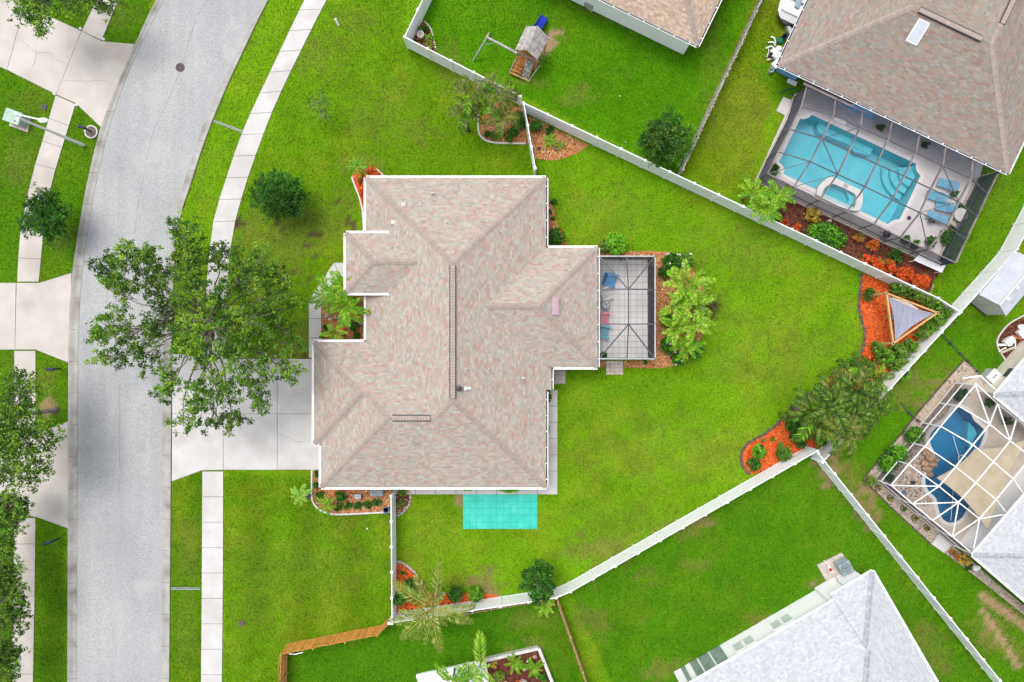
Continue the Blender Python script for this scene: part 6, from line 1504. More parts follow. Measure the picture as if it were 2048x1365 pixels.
# palms ---------------------------------------------------------------
def frond_mesh(name, a0, a1, n=30, ll=.26, side=.5, pal=None, width=.014, vee=.25, curl=0.0, lw=.010):
    """feather frond of unit length along +x, rising at a0 and ending at a1 (degrees)"""
    N = 18; pos = [Vector((0, 0, 0))]; dirs = []; yaw = 0
    for i in range(N):
        t = i/(N-1); a = math.radians(a0+(a1-a0)*t**1.1); yaw += curl/N
        d = Vector((math.cos(a)*math.cos(yaw), math.cos(a)*math.sin(yaw), math.sin(a))); dirs.append(d); pos.append(pos[-1]+d/N)
    L = 1.0; V, F, Cc = [], [], []
    def quad(a, b, c, d, k):
        o = len(V); V.extend([tuple(a), tuple(b), tuple(c), tuple(d)]); F.append((o, o+1, o+2, o+3)); Cc.append(k)
    rc = np.array(pal[-1])
    for i in range(N):
        p, q = pos[i], pos[i+1]; s = dirs[i].cross(Vector((0, 0, 1))); s = s.normalized() if s.length > .05 else Vector((0, 1, 0)); w = width*(1-.8*i/N)
        u = Vector((0, 0, w)); quad(p-s*w, q-s*w*.95, q+u, p+u, rc); quad(p+u, q+u, q+s*w*.95, p+s*w, rc)
    for k in range(n):
        t = .14+.86*k/(n-1); i = min(int(t*N), N-1); f = t*N-i; p = pos[i].lerp(pos[min(i+1, N)], min(f, 1)); d = dirs[i]
        s = d.cross(Vector((0, 0, 1))); s = s.normalized() if s.length > .05 else Vector((0, 1, 0)); upv = s.cross(d).normalized()
        prof = (math.sin(math.pi*(.12+.80*t)))**.7*(1-.25*t)
        for sg in (-1, 1):
            ln = ll*prof*random.uniform(.85, 1.12); fw = side+.5*t
            ld = (d*fw+s*sg*1.0+upv*random.uniform(-.15, vee)).normalized()
            tip = p+ld*ln-Vector((0, 0, ln*random.uniform(.15, .5))); m = p+ld*ln*.5
            wv = ld.cross(upv).normalized()*lw*random.uniform(.8, 1.25)
            quad(p, m-wv, tip, m+wv, np.array(pal[random.randrange(len(pal))])*random.uniform(.7, 1.3))
    me = npmesh(name, np.array(V), np.array(F), np.array(Cc)); me.materials.append(M['leaf']); return me
GP = lambda *a: [C(*x, .66) for x in a]
PB = GP((106, 182, 18), (138, 206, 36), (84, 156, 16), (184, 214, 66))
PY = GP((134, 194, 24), (164, 212, 44), (104, 170, 20), (188, 220, 78))
PO = GP((104, 138, 30), (70, 104, 22), (132, 152, 46), (156, 154, 78))
PD = GP((84, 124, 34), (106, 148, 42), (66, 104, 28), (132, 166, 58))
FV = {}
def variants(key, pal, sets, **kw):
    FV[key] = [frond_mesh('frond', a, b, pal=pal, **kw) for a, b in sets]
variants('bright', PB, [(48, -25), (30, -35), (58, -5), (38, -50)], n=17, ll=.30, lw=.026, side=.9, vee=.6)
variants('areca', PY, [(62, -18), (45, -38), (30, -45), (70, 0)], n=19, ll=.31, lw=.021, side=.8, vee=.4)
variants('queen', PO, [(55, -70), (40, -80), (68, -60), (25, -75)], n=26, ll=.27, lw=.017, side=.5)
variants('queen_green', PB[:2]+PD, [(62, -66), (45, -78)], n=24, ll=.25, lw=.020, side=.6, vee=.5)
variants('fan', PD+PO[:2], [(52, -62), (36, -74), (66, -48), (20, -70)], n=24, ll=.26, lw=.019, side=.55)
variants('coco', GP((128, 162, 44), (106, 142, 34), (158, 174, 66), (190, 190, 100)), [(35, -38), (22, -45), (48, -28)], n=30, ll=.23, lw=.011, side=.7, width=.018)
variants('sago', PB, [(50, -20), (30, -30), (15, -30)], n=18, ll=.24, lw=.026, side=1.0)
variants('pale', GR((150, 200, 80), (168, 212, 104), (132, 186, 64)), [(40, -30), (20, -35), (55, -15)], n=26, ll=.30, lw=.013, side=.8)
def palm(px, py, z, n, length, label, kind='bright', extra=None, trunk_r=.09, name='palm_tree', cat='palm', group=None, fr=None, el=0.0, tw=1.0):
    """px,py: photo position of the crown's heart, z its height; fronds are objects sharing a few meshes"""
    hub = P(px, py, z); base = Vector((hub.x, hub.y, 0)); root = empty(name, base, label, cat, group)
    b = MB(); b.tube([(0, 0, -.03), (.03, .02, z*.4), (0, 0, z)], [trunk_r*1.35, trunk_r, trunk_r*.8], 9); me = b.mesh('trunk', smooth=True); me.materials.append(M['bark']); inst('trunk', me, root)
    for k in range(n):
        if fr: az, ln, v = fr[k]
        else: az, ln, v = k*2.399+random.uniform(-.3, .3), random.uniform(.78, 1.12), None
        vs_ = FV[kind]+(FV[extra] if extra and random.random() < .5 else [])
        s = length*ln
        inst('frond', vs_[v if v is not None else random.randrange(len(vs_))], root, (0, 0, z-.03+.01*k/n), rot=(random.uniform(-.25, .25), random.uniform(-.12, .12)+el, az), scale=(s, s, s))
    return root
palm(656, 588, 2.3, 11, 1.6, 'bright green palm arching over the front walk', 'bright', name='palm_tree')
palm(690, 574, 3.1, 10, 1.5, 'bright green palm beside the raised entry roof corner', 'bright')
palm(691.5, 614, 3.0, 12, 1.65, 'bright green palm in the middle of the entry bed', 'bright')
palm(671, 668, 2.3, 8, 1.15, 'yellowish palm over the gutter at the bottom of the entry bed', 'areca')
palm(941, 187, 4.0, 11, 1.9, 'drooping olive palm over the white fence by the play set', 'queen', 'queen_green', .11)
palm(997, 186, 4.0, 11, 1.9, 'drooping olive palm above the inner mulch bed fence post', 'queen', 'queen_green', .11)
palm(1006, 238, 3.6, 10, 1.8, 'drooping olive palm above the white curved edging', 'queen', 'queen_green', .11)
palm(931, 230, 3.4, 10, 1.6, 'shaggy olive palm leaning over the front lawn', 'queen', 'queen_green', .10)
palm(1624, 826, 3.4, 12, 2.5, 'dark broad frond palm nearest the lawn edge of the orange bed', 'fan', 'queen_green', .12)
palm(1664, 812, 3.8, 13, 2.5, 'dark drooping palm in the middle of the orange fence bed', 'fan', 'queen', .12)
palm(1714, 780, 3.8, 14, 2.5, 'dark drooping palm below the pine frame shrubs', 'fan', 'queen', .12)
palm(1688, 862, 3.6, 12, 2.2, 'olive drooping palm over the fence corner', 'queen', 'queen_green', .12)
palm(1640, 842, 3.0, 12, 2.3, 'broad green palm low over the orange mulch beside dark shrubs', 'fan', 'bright', .11)
palm(1702, 826, 3.4, 13, 2.5, 'glossy green palm in the thick of the fence corner palms', 'fan', 'queen_green', .12)
palm(1738, 756, 3.2, 12, 2.2, 'glossy green palm just below the yellow green shrubs', 'fan', 'bright', .11)
palm(1748, 812, 3.4, 10, 1.9, 'olive palm leaning across the fence to the grass', 'queen', 'fan', .11)
palm(1371, 571, 2.6, 11, 2.0, 'yellow green areca palm reaching across the patio screen edge', 'areca', None, .07)
palm(1392, 612, 2.5, 10, 1.8, 'yellow green areca palm beside the brown leaved shrub', 'areca', None, .07)
palm(1356, 610, 2.4, 9, 1.7, 'areca palm whose fronds touch the patio screen middle', 'areca', None, .07)
palm(1352, 656, 2.2, 10, 1.5, 'areca palm at the lower corner of the patio screen', 'areca', 'bright', .07)
palm(1380, 652, 2.4, 10, 1.7, 'areca palm in the lower middle of the patio palm bed', 'areca', None, .07)
palm(1372, 690, 1.7, 12, 1.35, 'bushy bright green palm closing the patio palm bed', 'bright', None, .07)
palm(866, 1218, 4.2, 13, 3.1, 'tall coconut palm with long yellowed fronds over the lower fence', 'coco', None, .14,
     fr=[(1.42, 1.05, 1), (2.05, .95, 2), (2.62, 1.12, 1), (3.5, 1.1, 1), (3.9, 1.08, 0), (4.18, 1.02, 1), (4.45, .8, 2), (4.9, 1.05, 0), (5.95, .98, 0), (.05, .98, 0), (3.05, .8, 2), (5.4, .5, 2), (.9, .5, 2)])
palm(960, 1335, 1.9, 7, 1.9, 'single upright feather palm above the white walled planter', 'areca', None, .07, fr=[(1.57, 1.35, 2), (2.6, .6, 3), (.6, .6, 3), (4.5, .8, 0), (3.6, .7, 1), (5.5, .8, 1), (1.2, .6, 3)])
palm(905, 1362, 2.0, 12, 1.7, 'bright clump palm over the white patio slab', 'bright', 'areca', .07)
palm(935, 1350, 1.6, 9, 1.2, 'small green palm between the patio slab and planter', 'areca', None, .06)
palm(1505, 389, 2.1, 10, 1.35, 'lime palm on the grass side of the bronze screen corner', 'areca', 'bright', .06)
palm(1557, 392, 2.0, 11, 1.35, 'lime palm at the foot of the bronze screen wall', 'bright', 'areca', .06)
palm(1532, 418, 2.3, 11, 1.40, 'lime palm hanging over the long white fence', 'bright', 'areca', .06)
palm(716, 335, 1.4, 14, .85, 'spiky bright green palm at the house corner with orange flowers', 'sago', None, .07)
palm(651, 1012, 1.2, 12, .85, 'small bright green palm in the bed of round shrubs', 'sago', None, .06)
palm(600, 990, 1.9, 10, .85, 'pale delicate palm on the front lawn beside the white edging', 'pale', None, .03)
palm(1089, 1209, 1.3, 9, .95, 'small two-toned palm below the round glossy tree', 'areca', None, .05)
palm(1099, 284, .35, 12, .62, 'lime strap leaved plant in the fence corner mulch', 'sago', None, .05, name='strap_plant', cat='plant', el=-.3)
palm(1121, 290, .3, 10, .42, 'small lime fern in the fence corner mulch', 'sago', None, .04, name='fern', cat='plant')
palm(1654, 793, .6, 9, .55, 'small pale spiky plant at the edge of orange mulch', 'pale', None, .05, name='spiky_plant', cat='plant')
palm(854, 74, .35, 12, .36, 'lime rosette plant beside the white pot in the fence corner', 'sago', None, .05, name='rosette_plant', cat='plant')

# shrubs ----------------------------------------------------------------
S = shrub
S(1073, 253, 14, 'round clipped green shrub by the inner fence post', DARKS+SHRUB[:2]); S(1099, 262, 10, 'small round shrub beside the lime strap plant', DARKS)
S(1037, 235, 13, 'dark leafy shrub under the palms by the inner fence', DARKS, h=.8); S(1042, 250, 11, 'dark leafy shrub against the short white fence', DARKS, h=.7); S(1025, 265, 13, 'low green shrub inside the white curved edging', SHRUB, h=.5); S(990, 272, 12, 'low olive shrub at the bottom of the palm bed', OLIVE, h=.4); S(1018, 279, 8, 'small leafy clump spilling over the white edging', SHRUB, h=.4); S(976, 268, 9, 'dark low shrub at the bend of the white edging', DARKS, h=.35)
S(742, 345, 12, 'orange flowering plant above the house corner gutter', REDF, h=.4, leaf=.06); S(754, 349, 9, 'orange flowering plant beside the short white edging', REDF, h=.35, leaf=.06); S(721, 362, 8, 'rusty flowering plant under the spiky palm', REDF+OLIVE, h=.35, leaf=.06); S(724, 386, 7, 'orange flowering plant between edging and house wall', REDF, h=.3, leaf=.05); S(728, 400, 5, 'small orange flowering plant squeezed along the house wall', REDF, h=.3, leaf=.05)
for x, y, r_, k in ((676, 1013, 9, 'beside the small bright palm'), (696, 1012, 9, 'second from the small bright palm'), (715.5, 1012, 9.5, 'in the middle of the row'), (735, 1010, 9.5, 'second from the blue grey pot'), (753.6, 1005, 9.5, 'nearest the blue grey pot')):
    S(x, y, r_, 'round clipped shrub in the front bed row, '+k, DARKS+SHRUB[:2], group='row of round clipped shrubs')
S(681, 993, 12, 'larger round shrub behind the row near the utility box', DARKS+SHRUB[:2]); S(634, 948, 8, 'small round shrub at the driveway end of the white edging', DARKS+SHRUB[:1]); S(632, 970, 8, 'small round shrub by the house corner gutter', DARKS+SHRUB[:1]); S(640, 990, 9, 'green shrub beside the black lantern', SHRUB)
S(806, 985, 11, 'mixed red flowered plant by the side fence', OLIVE+SHRUB, h=.5, flowers=(5, M['fl_red'], .07)); S(800, 1008, 9, 'low straggly plant inside the pale stone ring', OLIVE, h=.25)
S(800, 1196, 17, 'leafy shrub on the white side fence under the palm', SHRUB, h=1.6); S(822, 1172, 18, 'grassy shrub behind the orange mulch', OLIVE+SHRUB, h=1.0); S(836, 1190, 15, 'dark shrub under the coconut palm', DARKS, h=1.0); S(912, 1187, 17, 'round green shrub in front of the lower fence', SHRUB+DARKS, h=1.1); S(952, 1190, 17, 'bright green shrub beside bare twigs at the lower fence', BRIGHT[:3]+SHRUB, h=1.1, loose=.12); S(806, 1145, 6, 'tiny green plant on orange mulch by the side fence', SHRUB, h=.25)
S(1112, 474, 19, 'green ixora shrub with coral flowers beside the house wall', SHRUB+DARKS, h=1.0, flowers=(9, M['fl_red'], .07)); S(1107, 405, 8, 'small bright plant at the tip of the house side bed', SHRUB, h=.3); S(1098, 424, 6, 'little dark plant in the narrow house side bed', DARKS, h=.3); S(1106, 437, 5, 'little green tuft in the narrow house side bed', SHRUB, h=.2)
S(1232, 488, 24, 'bright lime shrub outside the patio screen', BRIGHT, h=1.2, leaf=.09); S(1208, 492, 14, 'olive shrub between lime shrub and house corner', OLIVE, h=1.0)
S(1345, 525, 22, 'green shrub with pale pink flowers at the patio bed top', SHRUB+DARKS, h=1.1, flowers=(14, M['fl_white'], .07)); S(1372, 520, 17, 'feathery grey green shrub with pale flowers at the patio bed top', OLIVE+SHRUB, h=1.1, flowers=(6, M['fl_white'], .06)); S(1330, 545, 14, 'dark green shrub by the upper patio screen', DARKS, h=.9)
S(1415, 612, 26, 'brownish sparse shrub behind the areca palms', GR((120, 92, 56), (96, 104, 48), (140, 112, 66), (110, 126, 56)), h=1.0, loose=.1, dens=.7); S(1404, 630, 15, 'shrub dotted with white flowers among the areca palms', OLIVE+SHRUB, h=1.3, flowers=(16, M['fl_white'], .06)); S(1338, 690, 20, 'dark green shrub with few pink flowers in the lower patio bed', SHRUB, h=.9, flowers=(5, M['fl_white'], .08)); S(1390, 700, 18, 'broad leaved green shrub at the lower edge of the patio bed', SHRUB+BRIGHT[:1], h=1.0, leaf=.10); S(1352, 718, 14, 'low green shrub by the patio bed tip', SHRUB, h=.6, flowers=(3, M['fl_white'], .07)); S(1291, 724, 5, 'tiny dark plant beside the stepping pavers', DARKS, h=.25); S(1335, 640, 16, 'fine leaved shrub against the patio screen', SHRUB, h=.8)
S(1018, 979, 13, 'bright creeper hanging over the side path above the teal mat', BRIGHT, h=1.8, sx=1.6, sy=.35); S(935, 978, 6, 'small green creeper at the side wall near the teal mat corner', BRIGHT, h=1.6, sx=1.4, sy=.4); S(1096, 860, 7, 'small bright plant on the side path by the wall', BRIGHT, h=.7, sy=1.6, sx=.6); S(1097, 792, 10, 'white flowered plant at the side path start', DARKS, h=.8, sx=.7, sy=1.3, flowers=(14, M['fl_white'], .06))
# shade sail corner
S(1740, 590, 15, 'single round shrub in front of the pine pergola', DARKS+OLIVE[:1], h=.9, leaf=.055)
for x, y, r_, k in ((1793, 575, 13, 'first from the lawn'), (1810, 581, 14, 'second from the lawn'), (1830, 588, 15, 'third from the lawn'), (1849, 596, 15, 'below the orange flowers'), (1868, 606, 17, 'at the fence bend'), (1886, 618, 17, 'in the fence corner'), (1892, 640, 17, 'touching the back fence'), (1874, 642, 17, 'at the pergola tip'), (1860, 658, 17, 'behind the pergola'), (1845, 668, 13, 'where the pine beams end')):
    S(x, y, r_, 'yellow green hedge shrub by the pergola, '+k, OLIVE+SHRUB[:2]+BRIGHT[:1], h=1.7, group='hedge shrubs round the pergola', leaf=.075)
for x, y, r_, k in ((1757, 695, 14, 'covering the pergola post foot'), (1770, 712, 17, 'below the pergola post'), (1795, 700, 16, 'under the lower pine beam'), (1820, 692, 16, 'by the grey fence face'), (1790, 726, 18, 'above the dark palms'), (1815, 722, 15, 'along the back fence'), (1808, 745, 15, 'lapping over the back fence'), (1705, 728, 13, 'beside the dark edging')):
    S(x, y, r_, 'bright yellow green shrub below the pergola, '+k, OLIVE+BRIGHT[:2]+SHRUB[:2], h=1.5, group='shrubs below the pergola', leaf=.08)
S(1586, 848, 18, 'dark green shrub in the orange bed above the small shrubs', DARKS+SHRUB, h=1.1); S(1595, 872, 18, 'dark green shrub with orange fruit near the fence corner', DARKS+SHRUB, h=1.2, flowers=(4, M['fl_or'], .06)); S(1602, 888, 12, 'dark shrub tucked at the white fence corner', DARKS, h=.9); S(1518, 903, 15, 'bright broad leaved plant in the tip of the orange bed', BRIGHT+SHRUB, h=.8, leaf=.12, dens=.6); S(1567, 908, 17, 'olive shrub leaning on the lower fence', OLIVE+SHRUB, h=1.0); S(1508, 928, 15, 'dark shrub at the very tip of the orange bed', DARKS+SHRUB, h=.7); S(1526, 881, 4, 'tiny grey green plant on open orange mulch', OLIVE, h=.2); S(1545, 879, 4, 'tiny green plant in the middle of orange mulch', SHRUB, h=.2); S(1560, 890, 8, 'small olive shrub beside the bright broad leaved plant', OLIVE, h=.5); S(1690, 760, 17, 'leafy green shrub at the lawn edge between the palms', SHRUB+BRIGHT[:1], h=1.0); S(1735, 735, 17, 'leafy olive shrub above the palms by the dark edging', OLIVE+SHRUB, h=1.2); S(1640, 880, 14, 'mixed green shrub under the olive palm at the corner', SHRUB, h=1.1)
# beds outside the bronze screen
S(1627, 432, 18, 'yellow croton shrub by the bronze screen', YELLOW, h=.9, leaf=.085); S(1655, 472, 27, 'clipped leafy green hedge inside the long white fence', SHRUB+BRIGHT[:1], h=1.0, leaf=.095, sx=1.65, sy=1.0, rz=-.45)
S(1568, 447, 10, 'red flowering plant below the lime palms', REDF, h=.5); S(1594, 457, 10, 'red flowering plant beside the clipped hedge', REDF, h=.5); S(1717, 476, 11, 'orange and green flowering plant near the bronze screen', ORANGEF+OLIVE, h=.6); S(1745, 491, 13, 'orange flowering plant near the bronze screen', ORANGEF, h=.7)
for x, y, r_, k in ((1730, 520, 12, 'first of the row'), (1748, 526, 14, 'second of the row'), (1774, 536, 18, 'third of the row'), (1808, 550, 19, 'largest of the row'), (1842, 564, 19, 'last of the row')):
    S(x, y, r_, 'vivid orange red flowering shrub along the long white fence, '+k, REDF, h=1.1, group='row of orange red shrubs', leaf=.075)
S(1790, 513, 16, 'grassy dark green shrub by the slatted bench', DARKS+OLIVE[:1], h=.7, leaf=.06); S(1552, 432, 14, 'low green filler under the lime palms', SHRUB, h=.6)
b = MB(); b.rock(P(1657, 443), (.35, .3, .3), 3); T(b.build('white_stone', M['edge_white'], origin=P(1657, 443)), 'white stone behind the clipped hedge', 'stone')
# inside the bronze screen
for x, y, r_, lb in ((1549, 340, 12, 'potted fern at the left corner inside the bronze screen'), (1908, 388, 8, 'potted plant between lounger and bronze screen'), (1920, 418, 10, 'potted plant beside the round bistro table'), (1905, 462, 11, 'dark potted plant at the screen end'), (1888, 470, 11, 'leafy potted plant by the screen end beam'), (1862, 484, 12, 'potted plant ringed by a white hoop'), (1812, 480, 10, 'plant in the bronze screen corner planter'), (1893, 480, 12, 'green plant below the bistro table in the screen'), (1850, 290, 8, 'round potted plant under the house eave'), (1760, 255, 9, 'dark wiry plant by the blue house wall'), (1830, 490, 10, 'low plants along the screen kick wall')):
    p = S(x, y, r_, lb, DARKS+SHRUB, h=.75, z0=.10, name='potted_plant', cat='potted plant')
    part('pot', M['terracotta'] if r_ % 2 else M['dark'], p, lambda b: b.lathe(base_loc(p), [(.12, 0), (.17, .22), (.19, .24), (.15, .24)], 12))
bl_ = empty('barbecue', P(1761, 472), 'round black kettle barbecue behind the bronze screen wall', 'barbecue'); c = P(1761, 472)+Vector((0, 0, .1))
part('bowl', M['dark'], bl_, lambda b: b.lathe(c+Vector((0, 0, .5)), [(.08, 0), (.24, .12), (.29, .26), (.24, .4), (.08, .47)], 16))
for k in range(3): part('leg', M['dark'], bl_, lambda b: b.beam(c+Vector((.12*math.cos(k*2.1), .12*math.sin(k*2.1), .55)), c+Vector((.3*math.cos(k*2.1), .3*math.sin(k*2.1), 0)), .03))
# potted plant on the main patio
p = S(1207, 711, 8, 'dark green potted plant in the corner of the screened patio', DARKS+SHRUB, h=.8, z0=.07, name='potted_plant', cat='potted plant'); part('pot', M['dark'], p, lambda b: b.lathe(base_loc(p), [(.13, 0), (.18, .25), (.15, .25)], 12))
# round the white screen
S(1828, 871, 20, 'round bright shrub on the shell path beside the white screen', SHRUB+BRIGHT[:1], h=1.2); S(1795, 908, 20, 'leafy shrub against the white screen wall', SHRUB+BRIGHT, h=1.3, leaf=.09); S(1775, 928, 19, 'leafy shrub with red tips on the shell path', SHRUB+BRIGHT[:2], h=1.1, leaf=.09); S(1742, 962, 13, 'olive shrub at the corner of the shell path', OLIVE, h=.7)
for x, y, k in ((1757, 977, 'nearest the shell path corner'), (1782, 997, 'second from the shell path corner'), (1808, 1018, 'in the middle of the row, greenest'), (1831, 1037, 'second from the concrete pad'), (1855, 1056, 'nearest the concrete pad')):
    p = S(x, y, 6, 'small ringed plant in shell gravel, '+k, (SHRUB if 'greenest' in k else OLIVE+YELLOW), h=.3, name='ringed_plant', cat='plant', group='row of ringed plants', leaf=.05)
    part('ring', M['edge_dark'], p, lambda b: ringwall(b, base_loc(p), .24, .20, .10, 16))
for x, y, lb, pl_ in ((1907, 1106, 'orange clay pot with plant beside the concrete pad', OLIVE), (1916, 1114, 'small orange clay pot before the yellow croton', YELLOW)):
    p = S(x, y, 5, lb, pl_, h=.6, name='potted_plant', cat='potted plant'); part('pot', M['terracotta'], p, lambda b: b.lathe(base_loc(p), [(.14, 0), (.22, .3), (.24, .34), (.19, .34)], 14))
S(1928, 1120, 13, 'yellow croton shrub at the corner of the white roofed wing', YELLOW, h=.9, leaf=.09); S(1937, 1134, 9, 'dark low shrub beside the yellow croton', DARKS, h=.5)
for x, y, lb in ((1927, 785, 'dark potted plant at the top corner of the white screen'), (1917, 795, 'green plant among gravel under the white screen'), (1978, 806, 'potted plant on the tan deck beside the house'), (2013, 842, 'long planter shrub on the tan deck by the house'), (1780, 955, 'dark round pot plant in the white screen corner')):
    S(x, y, 10, lb, DARKS+SHRUB[:1], h=.7, z0=.1, name='potted_plant', cat='potted plant')
for x, y, lb in ((1822, 964, 'dark small pot on gravel by the blue pool'), (1804, 983, 'teal small pot on gravel by the blue pool')):
    b = MB(); b.lathe(P(x, y)+Vector((0, 0, .11)), [(.1, 0), (.16, .2), (.13, .2)], 12); T(b.build('plant_pot', M['dark'] if 'dark' in lb else M['potblue'], origin=P(x, y)+Vector((0, 0, .11))), lb, 'pot')
adirondack(2034, 984, .8, M['pl_white'], 'pale chair on the mauve terrace under the tan sail'); tableset(2046, 968, 'small pale table on the mauve terrace', .3)
# lower planter and patio slab
w = pxpoly([(833, 1348), (946, 1323), (972, 1320), (985, 1400), (848, 1400)]); EXCL.append(w); b = MB(); b.prism(w, 0, .25); struct(b.build('white_patio_slab', M['stucco_white']))
bed('walled_planter_soil', [(972, 1322), (1074, 1299), (1112, 1400), (980, 1400)], M['mulch_red'], [C(128, 54, 56), C(100, 40, 46), C(150, 76, 70)], z=.2)
pw = empty('planter_wall', P(1076, 1294), 'low white block wall round the red mulch planter', 'wall')
for a, b2, n in (((972, 1317), (1077, 1293), 20), ((1077, 1293), (1118, 1396), 18)):
    A, B = P(*a), P(*b2); d = (B-A)/n; ang = math.atan2(d.y, d.x)
    for k in range(n): part('block', M['edge_white'], pw, lambda b: b.box(A+d*(k+.5)+Vector((0, 0, .2)), (d.length-.012, .22, .40+random.uniform(-.01, .01)), ang))
palm(1030, 1325, .5, 11, .85, 'bright agave like plant in the walled planter', 'bright', None, .06, name='agave', cat='plant'); palm(1068, 1335, .5, 11, .85, 'spreading bright fern in the walled planter corner', 'bright', None, .06, name='fern', cat='plant')
S(990, 1330, 9, 'yellow croton in the walled planter', YELLOW, h=.5); S(998, 1350, 12, 'pale yellow green plant in the walled planter', OLIVE+BRIGHT[:1], h=.5, z0=.2); S(1085, 1352, 10, 'dark green plant beside the planter wall', SHRUB, h=.4, z0=.2)
for x, y, s, m_, lb in ((1069, 1311, .45, 'rock_tan', 'tan flat rock in the planter corner'), (1048, 1336, .35, 'rock', 'pale rock between planter ferns'), (1055, 1320, .3, 'rock', 'grey rock behind planter ferns'), (978, 1328, .2, 'edge_white', 'white pebble beside the planter croton'), (1046, 1362, .8, 'rock', 'large grey rock at the front of the planter'), (1010, 1362, .5, 'rock_tan', 'rounded tan rock at the front of the planter'),
                        (655, 632, .5, 'rock', 'grey rock by the front walk in the entry bed'), (664, 625, .4, 'rock', 'flat grey rock under the entry palms'), (673, 636, .4, 'rock', 'pale rock beside the entry palm foot'), (722, 646, .55, 'rock', 'grey rock near the entry gutter'), (660, 639, .3, 'edge_white', 'white small rock in the entry bed')):
    b = MB(); z = .2 if y > 1300 else .02; b.rock(P(x, y)+Vector((0, 0, z)), (s, s*.75, s*.45), int(x)); T(b.build('garden_rock', M[m_], origin=P(x, y)+Vector((0, 0, z))), lb, 'rock')
fp_ = empty('fire_bowl', P(1040, 1362), 'orange clay fire bowl in the walled planter', 'bowl'); c = P(1038, 1364)+Vector((0, 0, .2)); part('bowl', M['terracotta'], fp_, lambda b: b.lathe(c, [(.2, 0), (.34, .2), (.36, .3), (.3, .3), (.25, .2)], 16)); part('ash', M['navy'], fp_, lambda b: b.lathe(c, [(.24, .15), (.24, .2)], 12))
for x, y, r_, lb, pl_ in ((707, 652, 11, 'dark shrub in the lower entry bed', DARKS), (712, 672, 9, 'round green shrub at the entry gutter corner', SHRUB), (655, 655, 10, 'dark shrub beside the front walk', DARKS), (648, 670, 9, 'green shrub spilling on the front walk', SHRUB), (705, 600, 8, 'low bronze plant beside the entry gutter', OLIVE)): S(x, y, r_, lb, pl_, h=.5)
for x, y, lb in ((673, 607, 'orange red bromeliad between the entry palms'), (691, 658, 'orange red bromeliad in the lower entry bed'), (716, 627, 'orange red bromeliad near the entry gutter'), (672, 585, 'orange red bromeliad under the upper entry palm')): S(x, y, 4.5, lb, REDF[:3], h=.3, leaf=.05, name='bromeliad', cat='flower')
# corner planter
cp = empty('white_urn', P(843, 76), 'round white urn in the fence corner bed', 'urn'); c = P(843, 76); part('urn', M['edge_white'], cp, lambda b: b.lathe(c, [(.12, 0), (.16, .25), (.24, .5), (.26, .62), (.21, .62), (.19, .54)], 18)); part('soil', M['rock'], cp, lambda b: b.lathe(c, [(.2, .5), (.2, .56)], 14))
S(840, 62, 8, 'olive straggly plant behind the white urn', OLIVE, h=.5); S(850, 58, 8, 'dark green plant at the top of the fence corner bed', DARKS, h=.4); S(860, 88, 9, 'tan grassy plant at the fence corner stones', YELLOW+OLIVE, h=.4); S(866, 76, 5, 'small lime plant on the corner bed stones', BRIGHT, h=.3); S(836, 88, 5, 'little dark plant at the fence corner post', DARKS, h=.3)
for x, y, lb in ((1078, 297, 'dark cut stump in the fence corner mulch'), (1112, 299, 'dark cut stump below the lime strap plant')):
    b = MB(); b.lathe(P(x, y), [(.16, 0), (.13, .14), (.12, .2), (.03, .2)], 9); T(b.build('stump', M['edge_dark'], origin=P(x, y)), lb, 'stump')

# ------------------------------------------------------------------ clutter by the blue-walled house and the cream house
tl_ = empty('parked_trailer', P(1590, 28), 'white trailer with pale roof panels parked along the pink roofed house', 'trailer'); M['hull'] = mat('white_hull', C(226, 226, 222), C(238, 238, 236), 2, .45)
A, B = P(1566, 52), P(1612, -45); d = (B-A).normalized(); n_ = Vector((-d.y, d.x, 0))
def hull(b):
    st_ = [(0, .55, .75), (.35, .95, .85), (.9, 1.1, .95), (3.8, 1.1, 1.0)]; vs, fs = [], []
    for x, w_, z_ in st_:
        c = A+d*x+Vector((0, 0, 0)); o_ = -n_*(.0)
        vs += [c+n_*(w_*.35)+Vector((0, 0, .3)), c+n_*w_+Vector((0, 0, z_)), c-n_*w_+Vector((0, 0, z_)), c-n_*(w_*.35)+Vector((0, 0, .3))]
    for k in range(3): fs += [(4*k+j, 4*k+4+j, 4*k+4+(j+1) % 4, 4*k+(j+1) % 4) for j in range(4)]
    fs += [(3, 2, 1, 0), (12, 13, 14, 15)]; b.add(vs, fs)
part('body', M['hull'], tl_, hull)
for x0, x1, z_ in ((.45, 1.25, .97), (1.4, 2.6, 1.12), (2.75, 3.7, 1.06)): part('roof_panel', M['white'], tl_, lambda b: b.beam(A+d*x0+Vector((0, 0, z_)), A+d*x1+Vector((0, 0, z_)), 1.5, .12))
part('roof_strip', M['acgrey'], tl_, lambda b: b.beam(A+d*.9-n_*.1+Vector((0, 0, 1.20)), A+d*3.6-n_*.1+Vector((0, 0, 1.20)), .4, .05))
part('bumper', M['dark'], tl_, lambda b: b.tube([A-n_*.6+Vector((0, 0, .55))+d*.15, A-d*.12+Vector((0, 0, .55)), A+n_*.75+d*.2+Vector((0, 0, .55))], .12, 8))
for s in (-.7, .7): part('wheel', M['dark'], tl_, lambda b: b.tube([A+d*2.6+n_*s+Vector((0, 0, .28)), A+d*2.6+n_*(s*1.2)+Vector((0, 0, .28))], .28, 14))
jr = random.Random(5)
